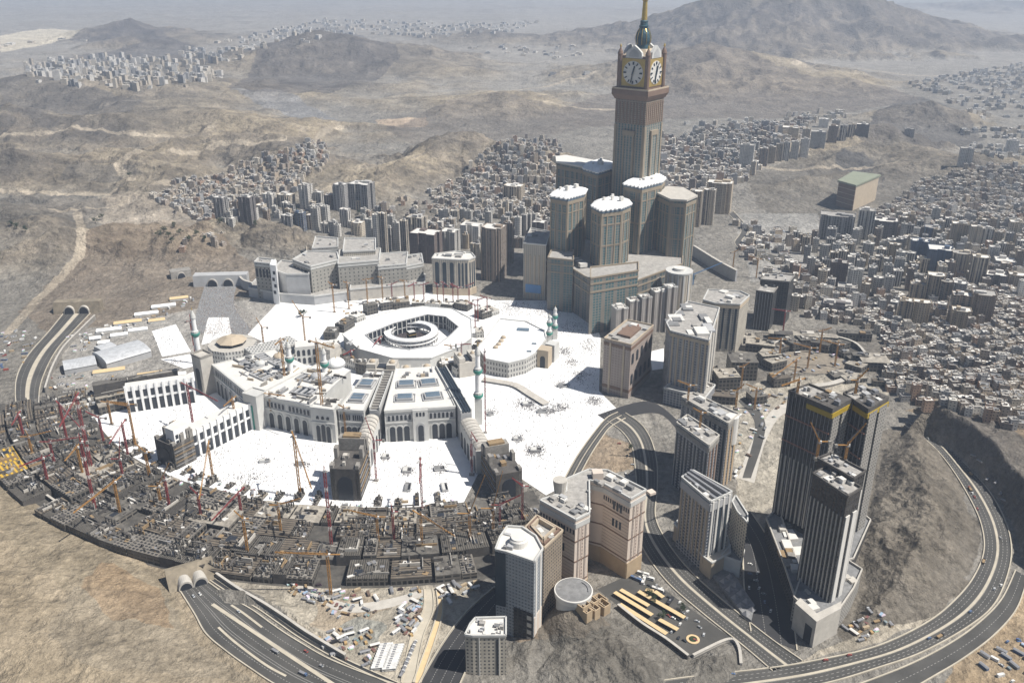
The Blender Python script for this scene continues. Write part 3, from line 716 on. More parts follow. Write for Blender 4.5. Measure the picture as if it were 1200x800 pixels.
def centroid(p): return (sum(q[0] for q in p) / len(p), sum(q[1] for q in p) / len(p))
def shrink(p, k):
    c = centroid(p); return [(c[0] + (q[0] - c[0]) * k, c[1] + (q[1] - c[1]) * k) for q in p]
def inset(p, d):
    c = centroid(p); return [(c[0] + (q[0] - c[0]) * (1 - d / max(math.hypot(q[0] - c[0], q[1] - c[1]), d * 1.01)), c[1] + (q[1] - c[1]) * (1 - d / max(math.hypot(q[0] - c[0], q[1] - c[1]), d * 1.01))) for q in p]
def parapet(parent, poly, z, h=2.5, w=1.2, m=None, name='parapet'):
    mb = MB(); wall_along(mb, poly + [poly[0]], z, z + h, w); return mb.build(name, m or M['stone_wh'], parent)

def mosque_wing(label, th0, th1, r0, r1, z, arches, gallery, m='stone_wh', portal=None, r1b=None):
    a, b = P(th0, r1), P(th1, r1b or r1)
    c = centroid([a, b])
    w = thing('mosque_wing', label, 'mosque wing', (c[0], c[1], 0), 'wings of the great mosque')
    mb = MB(); poly = [a, b, P(th1, r0), P(th0, r0)]
    mb.prism(poly, -2, z, 0, 1); mb.build('wall', [M[m], M['roof_wh']], w)
    t, n, L = frame_of(a, b)
    cb = MB(); wall_along(cb, [along(a, b, 0), along(a, b, 1)], z - 1.5, z + 2.2, 3.4); wall_along(cb, [b, P(th1, r0)], z + .02, z + 1.8, 1.2); wall_along(cb, [a, P(th0, r0)], z + .03, z + 1.8, 1.2)
    cb.build('cornice', M['stone_wh'], w)
    sb = MB(); panel(sb, along(a, b, .5), t, n, 30.5, 32.5, L * .995, -.5, 1.4); sb.build('string_course', M['stone_wh'], w)
    for f in arches:
        p = along(a, b, f[0]); wd = f[1]
        fb = MB(); arch_mesh(fb, p, t, n, 0, wd + 3.2, f[2] + 2.4, -.5, 1.1)
        fr = fb.build('arch_surround', M['stone_wh'], w)
        ab = MB(); arch_mesh(ab, p, t, n, 0, wd, f[2], -.5, 1.35); ab.build('arch_opening', M['dark_fill'], fr)
    for g0, g1, k in gallery:
        pb = MB(); panel(pb, along(a, b, (g0 + g1) / 2), t, n, 34, 44, L * (g1 - g0), -.5, .5)
        gp = pb.build('gallery', M['stone_gr'], w)
        for i in range(k):
            f = g0 + (g1 - g0) * (i + .5) / k
            ab = MB(); arch_mesh(ab, along(a, b, f), t, n, 34.6, L * (g1 - g0) / k * .58, 8.4, -.5, .75); ab.build('window', M['dark_fill'], gp)
    if portal:
        f, wd = portal
        p = along(a, b, f)
        pb = MB(); panel(pb, p, t, n, -1, z + 1, wd, -4, 4.5); q = pb.build('portal', M['stone_wh'], w)
        for k in range(3):
            x = (p[0] + t[0] * wd * .22 * (k - 1), p[1] + t[1] * wd * .22 * (k - 1))
            ab = MB(); arch_mesh(ab, x, t, n, 41, wd * .13, 6.5, 4, 4.8); ab.build('window', M['dark_fill'], q)
        fb = MB(); arch_mesh(fb, p, t, n, 0, wd * .5, 31, 4, 5.4); fb.build('arch_surround', M['stone_gr'], q)
        ab = MB(); arch_mesh(ab, p, t, n, 0, wd * .36, 27, 4, 5.8); ab.build('arch_opening', M['dark_fill'], q)
    return w
def skylight(parent, th, r, w, d, z, h=4.5):
    c = P(th, r); yaw = math.radians(th)
    mb = MB(); mb.box(c[0], c[1], z + .02, z + h, w, d, yaw); s = mb.build('skylight', M['stone_gr'], parent)
    gb = MB()
    for k in (-1, 1):
        q = rect(c[0] - math.sin(yaw) * k * d * .23, c[1] + math.cos(yaw) * k * d * .23, w * .86, d * .36, yaw); gb.prism(q, z + h + .01, z + h + .8)
    gb.build('glass', M['blueglass'], s)
    rb = MB(); wall_along(rb, rect(c[0], c[1], w * 1.25, d * 1.3, yaw) + [rect(c[0], c[1], w * 1.25, d * 1.3, yaw)[0]], z + .05, z + 1.9, 1.4)
    rb.build('kerb', M['stone_gr'], s)
wA = mosque_wing('white mosque wing between the two roofed walkways, with a tall central portal', .3, 15.9, 232, 378, 50,
    [(.10, 8, 25), (.20, 8, 25), (.30, 8, 25), (.70, 8, 25), (.80, 8, 25), (.90, 8, 25)], [(.03, .38, 6), (.62, .97, 6)], portal=(.5, 22))
for th, r in ((4.6, 338), (11.6, 338), (4.8, 292), (11.4, 292)): skylight(wA, th, r, 24, 18, 50)
wB = mosque_wing('narrow white mosque wing left of the ribbed walkway roof, four arches along its front', -10.0, -4.2, 246, 378, 50,
    [(.16, 7, 24), (.38, 7, 24), (.60, 7, 24), (.82, 7, 24)], [(.04, .46, 5), (.54, .96, 5)])
for r in (340, 292): skylight(wB, -7.2, r, 20, 22, 50)
wC = mosque_wing('tall entrance block with three arches below three small windows', -15.8, -10.4, 352, 388, 54, [(.28, 6, 27), (.5, 6, 29), (.72, 6, 27)], [], portal=None)
t_, n_, L_ = frame_of(P(-15.8, 388), P(-10.4, 388))
for f in (.28, .5, .72):
    ab = MB(); arch_mesh(ab, along(P(-15.8, 388), P(-10.4, 388), f), t_, n_, 37, 4, 5, -.5, .8, 0); ab.build('window', M['dark_fill'], wC)
wD = mosque_wing('white mosque wing running from the entrance block to the left corner', -30.4, -16.2, 250, 378, 50,
    [(.2, 8, 25), (.36, 8, 25), (.52, 8, 25), (.68, 8, 25), (.84, 8, 25)], [(.12, .48, 5), (.54, .96, 6)])
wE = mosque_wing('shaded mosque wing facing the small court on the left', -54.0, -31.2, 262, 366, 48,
    [(.1, 8, 25), (.2, 8, 25), (.3, 8, 25), (.42, 8, 25), (.56, 8, 25), (.68, 8, 25), (.78, 8, 25)], [(.06, .48, 8), (.54, .92, 7)], r1b=386, m='stone_gr')  # greyer stone puts this wing's shade into its wall colour
cb = thing('corner_block', 'tall white corner block with a green panelled niche', 'gate block', (*P(-31, 388), 0))
q = rect(*P(-31, 384), 26, 22, math.radians(-28)); mb = MB(); mb.prism(q, -1, 56); mb.build('wall', M['stone_wh'], cb)
parapet(cb, q, 56, 2, 1.5)
t_, n_, L_ = frame_of(q[0], q[1]); mb = MB(); panel(mb, along(q[0], q[1], .5), t_, n_, 0, 40, 9, -.5, .7); mb.build('niche', M['green'], cb)

def court(parent, th, r, w, d, z, yaw=None):       # a kerbed light court, the shade of its well painted as a dark slab
    c = P(th, r); y = math.radians(th) if yaw is None else yaw
    rb = MB(); q = rect(c[0], c[1], w, d, y); wall_along(rb, q + [q[0]], z + .02, z + 3.2, 1.6); k = rb.build('roof_court', M['stone_gr'], parent)
    db = MB(); db.prism(inset(q, 1.5), z + .03, z + .5); db.build('court_shade_slab', M['dark_fill'], k)
    for i in range(3):
        g = MB(); f = (i - 1) * .3; g.box(c[0] + math.cos(y) * w * f, c[1] + math.sin(y) * w * f, z + .52, z + 2.6, w * .1, d * .8, y); g.build('court_beam', M['stone_gr'], k)
for th, r, w, d in ((-22, 340, 34, 22), (-26, 300, 30, 20), (-19.5, 292, 22, 18)): court(wD, th, r, w, d, 50)
for th, r, w, d in ((-47, 320, 34, 24), (-39, 328, 36, 20), (-43, 284, 30, 16), (-50, 290, 26, 16)): court(wE, th, r, w, d, 48)

def dome(name, label, x, y, z, r, m='marble', drum=4, squash=.62, base=None, grp='roof domes'):
    d = thing(name, label, 'dome', (x, y, z), grp)
    mb = MB(); mb.lathe(x, y, [(r * 1.08, z + .02), (r * 1.08, z + drum), (r, z + drum)], 20); mb.build('drum', M[base or 'stone_gr'], d)
    mb = MB(); mb.lathe(x, y, [(r * math.cos(a), z + drum + r * squash * math.sin(a)) for a in [i * math.pi / 16 for i in range(9)]], 24, cap=False); mb.build('shell', M[m], d, smooth=True)
    mb = MB(); mb.lathe(x, y, [(.5, z + drum + r * squash - .3), (.5, z + drum + r * squash + 2), (.05, z + drum + r * squash + 4)], 6); mb.build('finial', M['gold'], d)
for (px, py, z, r, lab, m) in ((394, 428, 50, 14, 'smooth white dome on the roof behind the entrance block', 'marble'),
                               (371, 443, 50, 9, 'low grey dome beside the left minaret of the facade pair', 'stone_gr'),
                               (305, 428, 48, 8, 'small pale dome nearest the left corner among the roof courts', 'stone_wh'),
                               (327, 420, 48, 9, 'small sand coloured dome in the roof court of the left wing', 'stone_tan')):
    g = G(px, py, z); dome('dome', lab, g[0], g[1], z, r, m)

def walkway(label, th, r0, r1, w, z, kind_):
    a, b = P(th, r0), P(th, r1)
    o = thing('covered_walkway', label, 'walkway', (*along(a, b, .5), 0), 'radial walkways of the mosque')
    t, n, L = frame_of(a, b); yaw = math.atan2(t[1], t[0]); c = along(a, b, .5)
    mb = MB(); mb.box(c[0], c[1], -1, z, L, w, yaw); mb.build('body', M['stone_gr'], o)
    for s in (-1, 1):
        wb = MB(); wall_along(wb, [(a[0] + n[0] * s * w * .47, a[1] + n[1] * s * w * .47), (b[0] + n[0] * s * w * .47, b[1] + n[1] * s * w * .47)], z + .02, z + 5, 1.6); wb.build('side_rail', M['stone_wh'], o)
    if kind_ == 'ribs':
        for i in range(14):
            p = along(a, b, (i + .5) / 14); rb = MB(); rb.box(p[0], p[1], z + .03, z + 2.4, L / 14 * .45, w * .8, yaw); rb.build('roof_rib', M['concrete'], o)
    else:
        for s in (-.26, 0, .26):
            wb = MB(); wall_along(wb, [(a[0] + n[0] * s * w, a[1] + n[1] * s * w), (b[0] + n[0] * s * w, b[1] + n[1] * s * w)], z + .03, z + 2.2, w * .13); wb.build('skylight_strip', M['glass'], o)
    return o
walkway('ribbed grey walkway roof leading from the ring building to the dark left gate', -2, 250, 372, 15, 49, 'ribs')
walkway('dark glazed walkway roof along the right edge of the portal wing', 17.6, 240, 398, 16, 49, 'strips')
def vault(label, th, r0, r1, w, z, rise, m):
    a, b = P(th, r0), P(th, r1); t, n, L = frame_of(a, b)
    o = thing('vaulted_bridge', label, 'bridge', (*along(a, b, .5), 0), 'vaulted links between the mosque and its gates')
    mb = MB(); yaw = math.atan2(t[1], t[0]); c = along(a, b, .5); mb.box(c[0], c[1], -1, z, L, w, yaw); mb.build('wall', M['stone_wh'], o)
    k = 9
    for i in range(k):
        p, q = along(a, b, i / k), along(a, b, (i + .82) / k); vb = MB()
        for j in range(8):
            a0, a1 = math.pi * j / 8, math.pi * (j + 1) / 8
            f = lambda pt, an: (pt[0] + n[0] * math.cos(an) * w * .5, pt[1] + n[1] * math.cos(an) * w * .5, z + .02 + rise * math.sin(an))
            vb.face([f(p, a0), f(q, a0), f(q, a1), f(p, a1)])
        for pt, rev in ((p, 0), (q, 1)):
            pts = [(pt[0] + n[0] * math.cos(math.pi * j / 8) * w * .5, pt[1] + n[1] * math.cos(math.pi * j / 8) * w * .5, z + .02 + rise * math.sin(math.pi * j / 8)) for j in range(9)]
            vb.face(pts[::-1] if rev else pts)
        vb.build('vault_bay', M[m], o)
    for i in range(5):
        for s in (-1, 1):
            p = along(a, b, (i + .5) / 5); ab = MB(); nn = (n[0] * s, n[1] * s)
            arch_mesh(ab, (p[0] + nn[0] * w * .5, p[1] + nn[1] * w * .5), (t[0] * s, t[1] * s), nn, 0, L / 5 * .5, z * .7, -.4, .5); ab.build('arch_opening', M['dark_fill'], o)
vault('cream vaulted bridge running to the dark left gate tower', -2.6, 376, 470, 22, 36, 9, 'concrete_pale')
vault('pale vaulted bridge running to the unfinished right gate', 17.8, 402, 486, 24, 36, 7, 'concrete_pale')

def gate_tower(label, th, r, w, d, h, seed):
    rr = random.Random(seed); c = P(th, r); yaw = math.radians(th)
    o = thing('gate_tower', label, 'gate', (*c, 0), 'unfinished concrete gates')
    mb = MB(); mb.box(c[0], c[1], -1, h * .72, w, d, yaw); mb.build('core', M['concrete_dk'], o)
    t = (math.cos(yaw), math.sin(yaw)); n = (math.sin(yaw), -math.cos(yaw))
    for s in (-1, 1):
        for e in (-1, 0, 1):
            x = c[0] + t[0] * s * w * .44 + n[0] * e * d * .42; y = c[1] + t[1] * s * w * .44 + n[1] * e * d * .42
            pb = MB(); pb.box(x, y, 0, h * (.95 if e < 1 else .8), w * .12, d * .16, yaw); pb.build('pier', M['concrete'], o)
    tb = MB(); ab_ = along(c, (c[0] - n[0], c[1] - n[1]), d * .36); tb.box(ab_[0], ab_[1], h * .73, h, w * .92, d * .22, yaw); tb.build('lintel', M['concrete'], o)
    fb = MB(); fb.box(ab_[0], ab_[1], h + .02, h + 3, w * .6, d * .18, yaw); fb.build('formwork', M['timber'], o)
    p = (c[0] + n[0] * d * .5, c[1] + n[1] * d * .5)
    ab = MB(); arch_mesh(ab, p, t, n, 0, w * .5, h * .55, -.5, .6); ab.build('arch_opening', M['dark_fill'], o)
    for i in range(5):
        sb = MB(); x = c[0] + t[0] * rr.uniform(-.3, .3) * w + n[0] * rr.uniform(-.3, .4) * d; y = c[1] + t[1] * rr.uniform(-.3, .3) * w + n[1] * rr.uniform(-.3, .4) * d
        sb.box(x, y, h * .72 + .02, h * .72 + rr.uniform(2, 6), rr.uniform(3, 8), rr.uniform(3, 9), yaw); sb.build('scaffold_stack', M[rr.choice(['timber', 'concrete_pale', 'steel_gr', 'concrete'])], o)
    for i in range(6):
        for s in (-1, 1):
            sb = MB(); zz = h * (.1 + .1 * i); x = c[0] + t[0] * s * w * .5; y = c[1] + t[1] * s * w * .5; sb.box(x, y, zz, zz + .8, 1.6, d * .95, yaw); sb.build('scaffold_deck', M['timber' if i % 2 else 'steel_gr'], o)
gate_tower('dark unfinished concrete gate tower at the end of the cream vaulted bridge', -3.2, 500, 38, 62, 66, 3)
gate_tower('dark unfinished concrete gate at the end of the pale vaulted bridge, right of the court', 19.2, 522, 36, 64, 52, 4)
gate_tower('squat unfinished concrete gate block between the left and middle courts', -33.5, 516, 40, 34, 52, 5)
gt = thing('gate_tower', 'weathered grey gate tower where the shaded wing meets the left arcade', 'gate', (*P(-55, 377), 0))
q = rect(*P(-55.5, 378), 26, 22, math.radians(-40)); mb = MB(); mb.prism(q, -1, 66); mb.build('wall', M['concrete_pale'], gt)
parapet(gt, q, 66, 3, 2, M['concrete'])
t_, n_, L_ = frame_of(q[0], q[1]); mb = MB(); arch_mesh(mb, along(q[0], q[1], .5), t_, n_, 0, 12, 46, -.5, .6); mb.build('arch_opening', M['dark_fill'], gt)

def arcade(label, a, b, h, nb, depth, end=False):
    t, n, L = frame_of(a, b)
    o = thing('arcade', label, 'arcade', (*along(a, b, .5), 0), 'white arcades of the courts')
    c = along(a, b, .5); yaw = math.atan2(t[1], t[0])
    mb = MB(); mb.prism([a, b, (b[0] - n[0] * depth, b[1] - n[1] * depth), (a[0] - n[0] * depth, a[1] - n[1] * depth)], -1, h); mb.build('wall', [M['marble'], M['roof_wh']], o)
    for i in range(nb):
        p = along(a, b, (i + .5) / nb); w = L / nb
        ab = MB(); panel(ab, p, t, n, 0, h * .46, w * .62, -.5, .5); ab.build('lower_opening', M['dark_fill'], o)
        ab = MB(); panel(ab, p, t, n, h * .56, h * .82, w * .52, -.5, .5); ab.build('window', M['dark_fill'], o)
        for z0, s in ((h * .62, -1),):
            pass
    for i in range(nb + 1):
        p = along(a, b, i / nb); pb = MB(); panel(pb, p, t, n, 0, h + 1.5, L / nb * .28, -1, 2.0); pb.build('pier', M['marble'], o)
    return o
arcade('white two storey arcade with square openings on the far side of the left court', P(-55.0, 500), P(-51.5, 405), 44, 9, 16)
arcade('white two storey arcade dividing the left court from the middle court', P(-31.8, 500), P(-31.0, 396), 42, 9, 22)
blk = thing('concrete_block', 'white windowed end block of the dividing arcade beside the squat gate', 'building', (*P(-32, 512), 0))
q = [P(-33.6, 527), P(-31.6, 527), P(-31.6, 502), P(-34.2, 502)]; mb = MB(); mb.prism(q, -1, 58); mb.build('wall', [M['marble'], M['roof_wh']], blk)
t_, n_, L_ = frame_of(q[1], q[2])
for i in range(3):
    for j in range(3):
        ab = MB(); panel(ab, along(q[1], q[2], (i + .5) / 3), t_, n_, 26 + j * 9, 32 + j * 9, 4.4, -.5, .4); ab.build('window', M['dark_fill'], blk)
for i in range(2):
    ab = MB(); arch_mesh(ab, along(q[1], q[2], (i + .5) / 2), t_, n_, 0, 7, 18, -.5, .4); ab.build('arch_opening', M['dark_fill'], blk)

# ring building round the inner court
def cast(poly, c, a):
    best = None; d = (math.cos(a), math.sin(a))
    for p, q in zip(poly, poly[1:] + poly[:1]):
        ex, ey = q[0] - p[0], q[1] - p[1]; den = d[0] * ey - d[1] * ex
        if abs(den) < 1e-9: continue
        t = ((p[0] - c[0]) * ey - (p[1] - c[1]) * ex) / den; u = ((p[0] - c[0]) * d[1] - (p[1] - c[1]) * d[0]) / den
        if t > 0 and -1e-6 <= u <= 1 + 1e-6 and (best is None or t > best): best = t
    return (c[0] + d[0] * best, c[1] + d[1] * best)
rz = 25.0
OUT = [G(x, y, rz) for x, y in ((401, 392), (438, 371), (470, 362), (497, 359), (530, 362), (552, 374), (553, 396), (539, 407), (505, 420), (460, 420), (420, 409))]
INN = [G(x, y, rz) for x, y in ((428, 392.5), (462, 379), (500, 369), (522.5, 371.5), (537.5, 383.5), (527, 394), (512, 405), (480, 410), (455, 407), (440, 403))]
ringb = thing('ring_building', 'white flat roofed ring building enclosing the crowded inner court', 'mosque', (*K0, 0))
mb = MB(); NA = 96
angs = [2 * math.pi * i / NA for i in range(NA)]
oo = [cast(OUT, K0, a) for a in angs]; ii = [cast(INN, K0, a) for a in angs]
for i in range(NA):
    j = (i + 1) % NA
    mb.face([(*ii[i], rz), (*oo[i], rz), (*oo[j], rz), (*ii[j], rz)], 1)
    mb.face([(*oo[i], 0), (*oo[j], 0), (*oo[j], rz), (*oo[i], rz)], 0)
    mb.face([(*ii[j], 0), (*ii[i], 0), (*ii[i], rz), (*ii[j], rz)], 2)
mb.build('roof', [M['stone_wh'], M['marble'], M['dark_fill']], ringb)
for e0, e1 in zip(INN, INN[1:] + INN[:1]):
    L = math.hypot(e1[0] - e0[0], e1[1] - e0[1]); k = max(2, int(L / 9))
    for i in range(k):
        p = along(e0, e1, (i + .5) / k); d = (K0[0] - p[0], K0[1] - p[1]); l = math.hypot(*d); p = (p[0] + d[0] / l * 1.2, p[1] + d[1] / l * 1.2)
        cb_ = MB(); cb_.box(p[0], p[1], 0, rz - .5, 1.7, 1.7, math.atan2(e1[1] - e0[1], e1[0] - e0[0])); cb_.build('column', M['stone_wh'], ringb)
eb = MB(); wall_along(eb, INN + [INN[0]], rz + .02, rz + 1.8, 1.4); eb.build('inner_parapet', M['stone_gr'], ringb)
eb = MB(); wall_along(eb, OUT + [OUT[0]], rz + .02, rz + 1.6, 1.4); eb.build('outer_parapet', M['stone_wh'], ringb)
eb = MB(); wall_along(eb, [p for p in INN] + [INN[0]], 11, 12.2, 4.0); eb.build('gallery_floor', M['stone_gr'], ringb)
st = thing('ring_walkway', 'round raised white walkway circling the black cube', 'walkway', (*K0, 0))
for name, z in (('upper_deck', 16.), ('lower_deck', 9.)):
    mb = MB(); n_ = 64
    for i in range(n_):
        a, b = 2 * math.pi * i / n_, 2 * math.pi * (i + 1) / n_
        pt = lambda r, an, zz: (K0[0] + r * math.cos(an), K0[1] + r * math.sin(an), zz)
        for r0, r1, z0, z1 in ((37, 50, z, z + 1.4),):
            mb.face([pt(r0, a, z1), pt(r1, a, z1), pt(r1, b, z1), pt(r0, b, z1)]); mb.face([pt(r1, a, z0), pt(r1, b, z0), pt(r1, b, z1 + 1.6), pt(r1, a, z1 + 1.6)])
            mb.face([pt(r0, b, z0), pt(r0, a, z0), pt(r0, a, z1 + 1.6), pt(r0, b, z1 + 1.6)]); mb.face([pt(r0, b, z0), pt(r1, b, z0), pt(r1, a, z0), pt(r0, a, z0)])
    mb.build(name, M['marble'], st)
for i in range(40):
    a = 2 * math.pi * (i + .5) / 40; cb_ = MB(); cb_.box(K0[0] + 48 * math.cos(a), K0[1] + 48 * math.sin(a), 0, 16, 1.3, 1.3, a); cb_.build('column', M['stone_gr'], st)
ka = thing('cube_shrine', 'black cloth covered cube with a gold band in the middle of the round court', 'shrine', (*K0, 0))
mb = MB(); mb.box(K0[0], K0[1], 0, 17, 14, 13, .5); mb.build('body', M['black_cloth'], ka)
mb = MB(); mb.box(K0[0], K0[1], 11.5, 12.8, 14.2, 13.2, .5); mb.build('gold_band', M['gold'], ka)
mb = MB(); mb.box(K0[0], K0[1], 17.01, 17.3, 13, 12, .5); mb.build('roof', M['stone_wh'], ka)
mb = MB(); mb.box(K0[0], K0[1], 0, .8, 15.4, 14.4, .5); mb.build('plinth', M['stone_wh'], ka)

# blocks between the ring and the portal wing
def stair_block(label, px, z, w, d, th, seed):
    c = G(*px, z); rr = random.Random(seed); yaw = math.radians(th)
    o = thing('stair_block', label, 'roof block', (*c, 0), 'raw blocks between the ring building and the wings')
    mb = MB(); mb.box(c[0], c[1], -1, z - 8, w, d, yaw); mb.build('body', M['concrete_pale'], o)
    for sx in (-1, 1):
        q = (c[0] + math.cos(yaw) * sx * w * .33, c[1] + math.sin(yaw) * sx * w * .33)
        mb = MB(); mb.box(q[0], q[1], z - 7.98, z, w * .3, d * .9, yaw); mb.build('turret', M['concrete_pale'], o)
        mb = MB(); mb.lathe(q[0], q[1], [(w * .1, z + .02), (w * .1, z + 2), (w * .06, z + 4), (.1, z + 5)], 10); mb.build('turret_cap', M['stone_tan'], o)
    mb = MB(); mb.box(c[0], c[1], z - 7.97, z - 6, w * .3, d * .6, yaw); mb.build('stair_well', M['dark_fill'], o)
stair_block('raw pale stair block with two turrets behind the portal wing', (488, 430), 44, 50, 24, 8, 1)
stair_block('raw pale stair block with two turrets behind the narrow wing', (448, 424), 42, 50, 26, -6, 2)
stair_block('raw grey stair block against the octagonal hall, behind the dark walkway', (546, 415), 34, 34, 36, 20, 3)
stair_block('raw stair block left of the ring building among orange cranes', (385, 405), 36, 30, 30, -30, 4)

# octagonal hall
oz = 27.0
OC = [G(x, y, oz) for x, y in ((570, 421), (595.5, 426), (616, 421), (631, 412), (640, 397), (638, 388), (616, 377), (586, 374), (574, 390), (560, 408))]
och = thing('octagonal_hall', 'white roofed octagonal hall right of the ring building', 'mosque hall', (*centroid(OC), 0))
M['octo'] = facade('patterned_hall_wall', (.5, .49, .46), (.12, .12, .12), 5.5, 9, .5, .55, rough=.8, curtain=.2)
mb = MB(); mb.prism(OC, -1, oz); mb.build('wall', [M['octo'], M['marble']], och)
parapet(och, OC, oz + .02, 2, 1.6)
for x, y in ((590, 396), (587.5, 400), (584.5, 404), (581, 407.5)):
    g = G(x, y, oz); mb = MB(); mb.lathe(g[0], g[1], [(4.5, oz + .02), (4.5, oz + 2.5), (3.6, oz + 3.8), (1.8, oz + 4.6), (.2, oz + 5)], 12); mb.build('roof_dome', M['stone_tan'], och)
for x, y, w, d in ((613, 386.5, 22, 12), (626, 403, 8, 3.5), (620, 412, 8, 3.5)):
    g = G(x, y, oz); mb = MB(); mb.box(g[0], g[1], oz + .02, oz + 1.8, w, d, -.1); mb.build('skylight', M['blueglass'], och)
sq = thing('entrance_pavilion', 'pale arched entrance pavilion on the right flank of the octagonal hall', 'gate', (*G(638, 428), 0))
g = G(638, 428); mb = MB(); mb.box(g[0], g[1], -1, 33, 20, 22, -.35); mb.build('wall', M['stone_tan'], sq)
g2 = G(647, 421); mb = MB(); mb.box(g2[0], g2[1], -1, 32, 18, 20, -.5); mb.build('side_tower', M['stone_wh'], sq)
r_ = rect(g[0], g[1], 20, 22, -.35); t_, n_, L_ = frame_of(r_[0], r_[1]); mb = MB(); arch_mesh(mb, along(r_[0], r_[1], .5), t_, n_, 0, 9, 22, -.5, .6); mb.build('arch_opening', M['dark_fill'], sq)

# minarets
def minaret(label, px, pyb, pyt, w=1.0, zb=0):
    x, y = G(px, pyb, zb); h = hz(px, pyb, pyt, zb) - zb; z = zb
    o = thing('minaret', label, 'minaret', (x, y, zb), 'minarets of the mosque')
    mb = MB(); mb.box(x, y, z - 1, z + h * .32, 11 * w, 11 * w, .1); mb.build('base', M['stone_wh'], o)
    mb = MB(); mb.lathe(x, y, [(5.4 * w, z + h * .32), (5.0 * w, z + h * .36), (4.4 * w, z + h * .37), (4.4 * w, z + h * .62), (4.6 * w, z + h * .63)], 16); mb.build('shaft', M['marble'], o)
    mb = MB(); mb.lathe(x, y, [(3.6 * w, z + h * .69), (3.5 * w, z + h * .84)], 14); mb.build('upper_shaft', M['marble'], o)
    for f, r in ((.345, 7.6), (.64, 7.0)):
        mb = MB(); mb.lathe(x, y, [(4.6 * w, z + h * f - 3.5), (r * w, z + h * f), (r * w, z + h * f + 3.2), (r * w * .93, z + h * f + 3.2)], 16); b = mb.build('balcony', M['green'], o)
        mb = MB(); mb.lathe(x, y, [(r * w * .8, z + h * f + 3.22), (r * w * .8, z + h * f + 6.5), (r * w * .5, z + h * f + 8)], 12); mb.build('balcony_hood', M['stone_wh'], b)
    mb = MB(); mb.lathe(x, y, [(4.2 * w, z + h * .84), (4.4 * w, z + h * .855), (3.4 * w, z + h * .89), (1.6 * w, z + h * .925), (.5 * w, z + h * .945)], 14); mb.build('cap', M['stone_wh'], o)
    mb = MB(); mb.lathe(x, y, [(.45 * w, z + h * .94), (.9 * w, z + h * .955), (.35 * w, z + h * .97), (.05, z + h)], 8); mb.build('finial', M['gold'], o)
for a in (('white minaret with green balconies standing over the weathered grey gate tower', 238, 450, 358), ('white minaret with green balconies at the far right end of the portal wing', 561, 496, 400),
          ('white minaret with green balconies on the roof left of the entrance block', 344, 466, 396), ('white minaret with green balconies rising beside the smooth white dome', 384, 468, 404),
          ('slender white minaret in front of its twin on the flank of the octagonal hall', 643.5, 404, 366, .8), ('slender white minaret behind its twin on the flank of the octagonal hall', 650, 397, 357, .8)): minaret(*a)

# polygonal pavilion with brown roof, long hall and white roofs on the left
pv = thing('pavilion', 'grey polygonal hall with a brown octagonal roof left of the ring building', 'pavilion', (*G(270, 405), 0))
g = G(272, 402, 24); pts = lambda r, k, e=1.: [(g[0] + r * math.cos(2 * math.pi * i / k + .3) * e, g[1] + r * math.sin(2 * math.pi * i / k + .3)) for i in range(k)]
mb = MB(); mb.prism(pts(42, 10), -1, 24); mb.build('wall', [M['octo'], M['concrete_pale']], pv)
mb = MB(); mb.prism(pts(24, 8), 24.02, 30); mb.build('drum', M['dark_fill'], pv)
mb = MB(); mb.prism(pts(27, 8), 30, 38, top=pts(9, 8)); mb.build('roof', M['brown'] if 'brown' in M else M['stone_tan'], pv)
lh = thing('long_hall', 'long white roofed hall running from the brown roofed pavilion to the ring building', 'hall', (*G(320, 405), 0))
a, b = G(292, 412, 26), G(345, 397, 26); t_, n_, L_ = frame_of(a, b); c = along(a, b, .5)
mb = MB(); mb.box(c[0], c[1], -1, 26, L_, 40, math.atan2(t_[1], t_[0])); mb.build('wall', [M['octo'], M['roof_wh']], lh)
for s in range(9):
    p = along(a, b, (s + .5) / 9); p = (p[0] + n_[0] * 20, p[1] + n_[1] * 20); mb = MB(); arch_mesh(mb, p, t_, n_, 8, 5, 14, -.4, .5); mb.build('window', M['dark_fill'], lh)
bb = thing('arched_block', 'grey block with two rows of arches between the long hall and the ring building', 'building', (*G(362, 415), 0))
c = G(361, 402, 36); q = rect(c[0], c[1], 44, 26, .25); mb = MB(); mb.prism(q, -1, 36); mb.build('wall', [M['stone_wh'], M['roof_wh']], bb)
t_, n_, L_ = frame_of(q[0], q[1])
for j in (4, 19):
    for i in range(5):
        mb = MB(); arch_mesh(mb, along(q[0], q[1], (i + .5) / 5), t_, n_, j, 5, 11, -.4, .5); mb.build('arch_opening', M['dark_fill'], bb)

def roof_clutter(o, th0, th1, r0, r1, z, k, seed):
    q = random.Random(seed)
    for i in range(k):
        c = P(q.uniform(th0, th1), q.uniform(r0, r1)); mb = MB(); yaw = math.radians((th0 + th1) / 2) + q.choice([0, 0, .4])
        w, d = (q.uniform(1.2, 2.2), q.uniform(8, 26)) if q.random() < .45 else (q.uniform(2, 9), q.uniform(2, 8))
        if q.random() < .5: w, d = d, w
        mb.box(c[0], c[1], z + .015 + i * .004, z + q.uniform(1., 5.5), w, d, yaw); mb.build('roof_unit', M[q.choice(['stone_gr', 'concrete_dk', 'concrete', 'roof_gr', 'stone_tan', 'roof', 'steel_gr'])], o)
roof_clutter(wD, -29, -17, 262, 366, 50, 46, 1); roof_clutter(wE, -53, -33, 275, 352, 48, 60, 2); roof_clutter(wA, 2, 14, 245, 268, 50, 10, 3); roof_clutter(wB, -9, -5, 252, 275, 50, 6, 4); roof_clutter(wC, -15, -11, 356, 380, 54, 10, 5)
roof_clutter(ringb, -60, -35, 118, 128, 25, 3, 6)
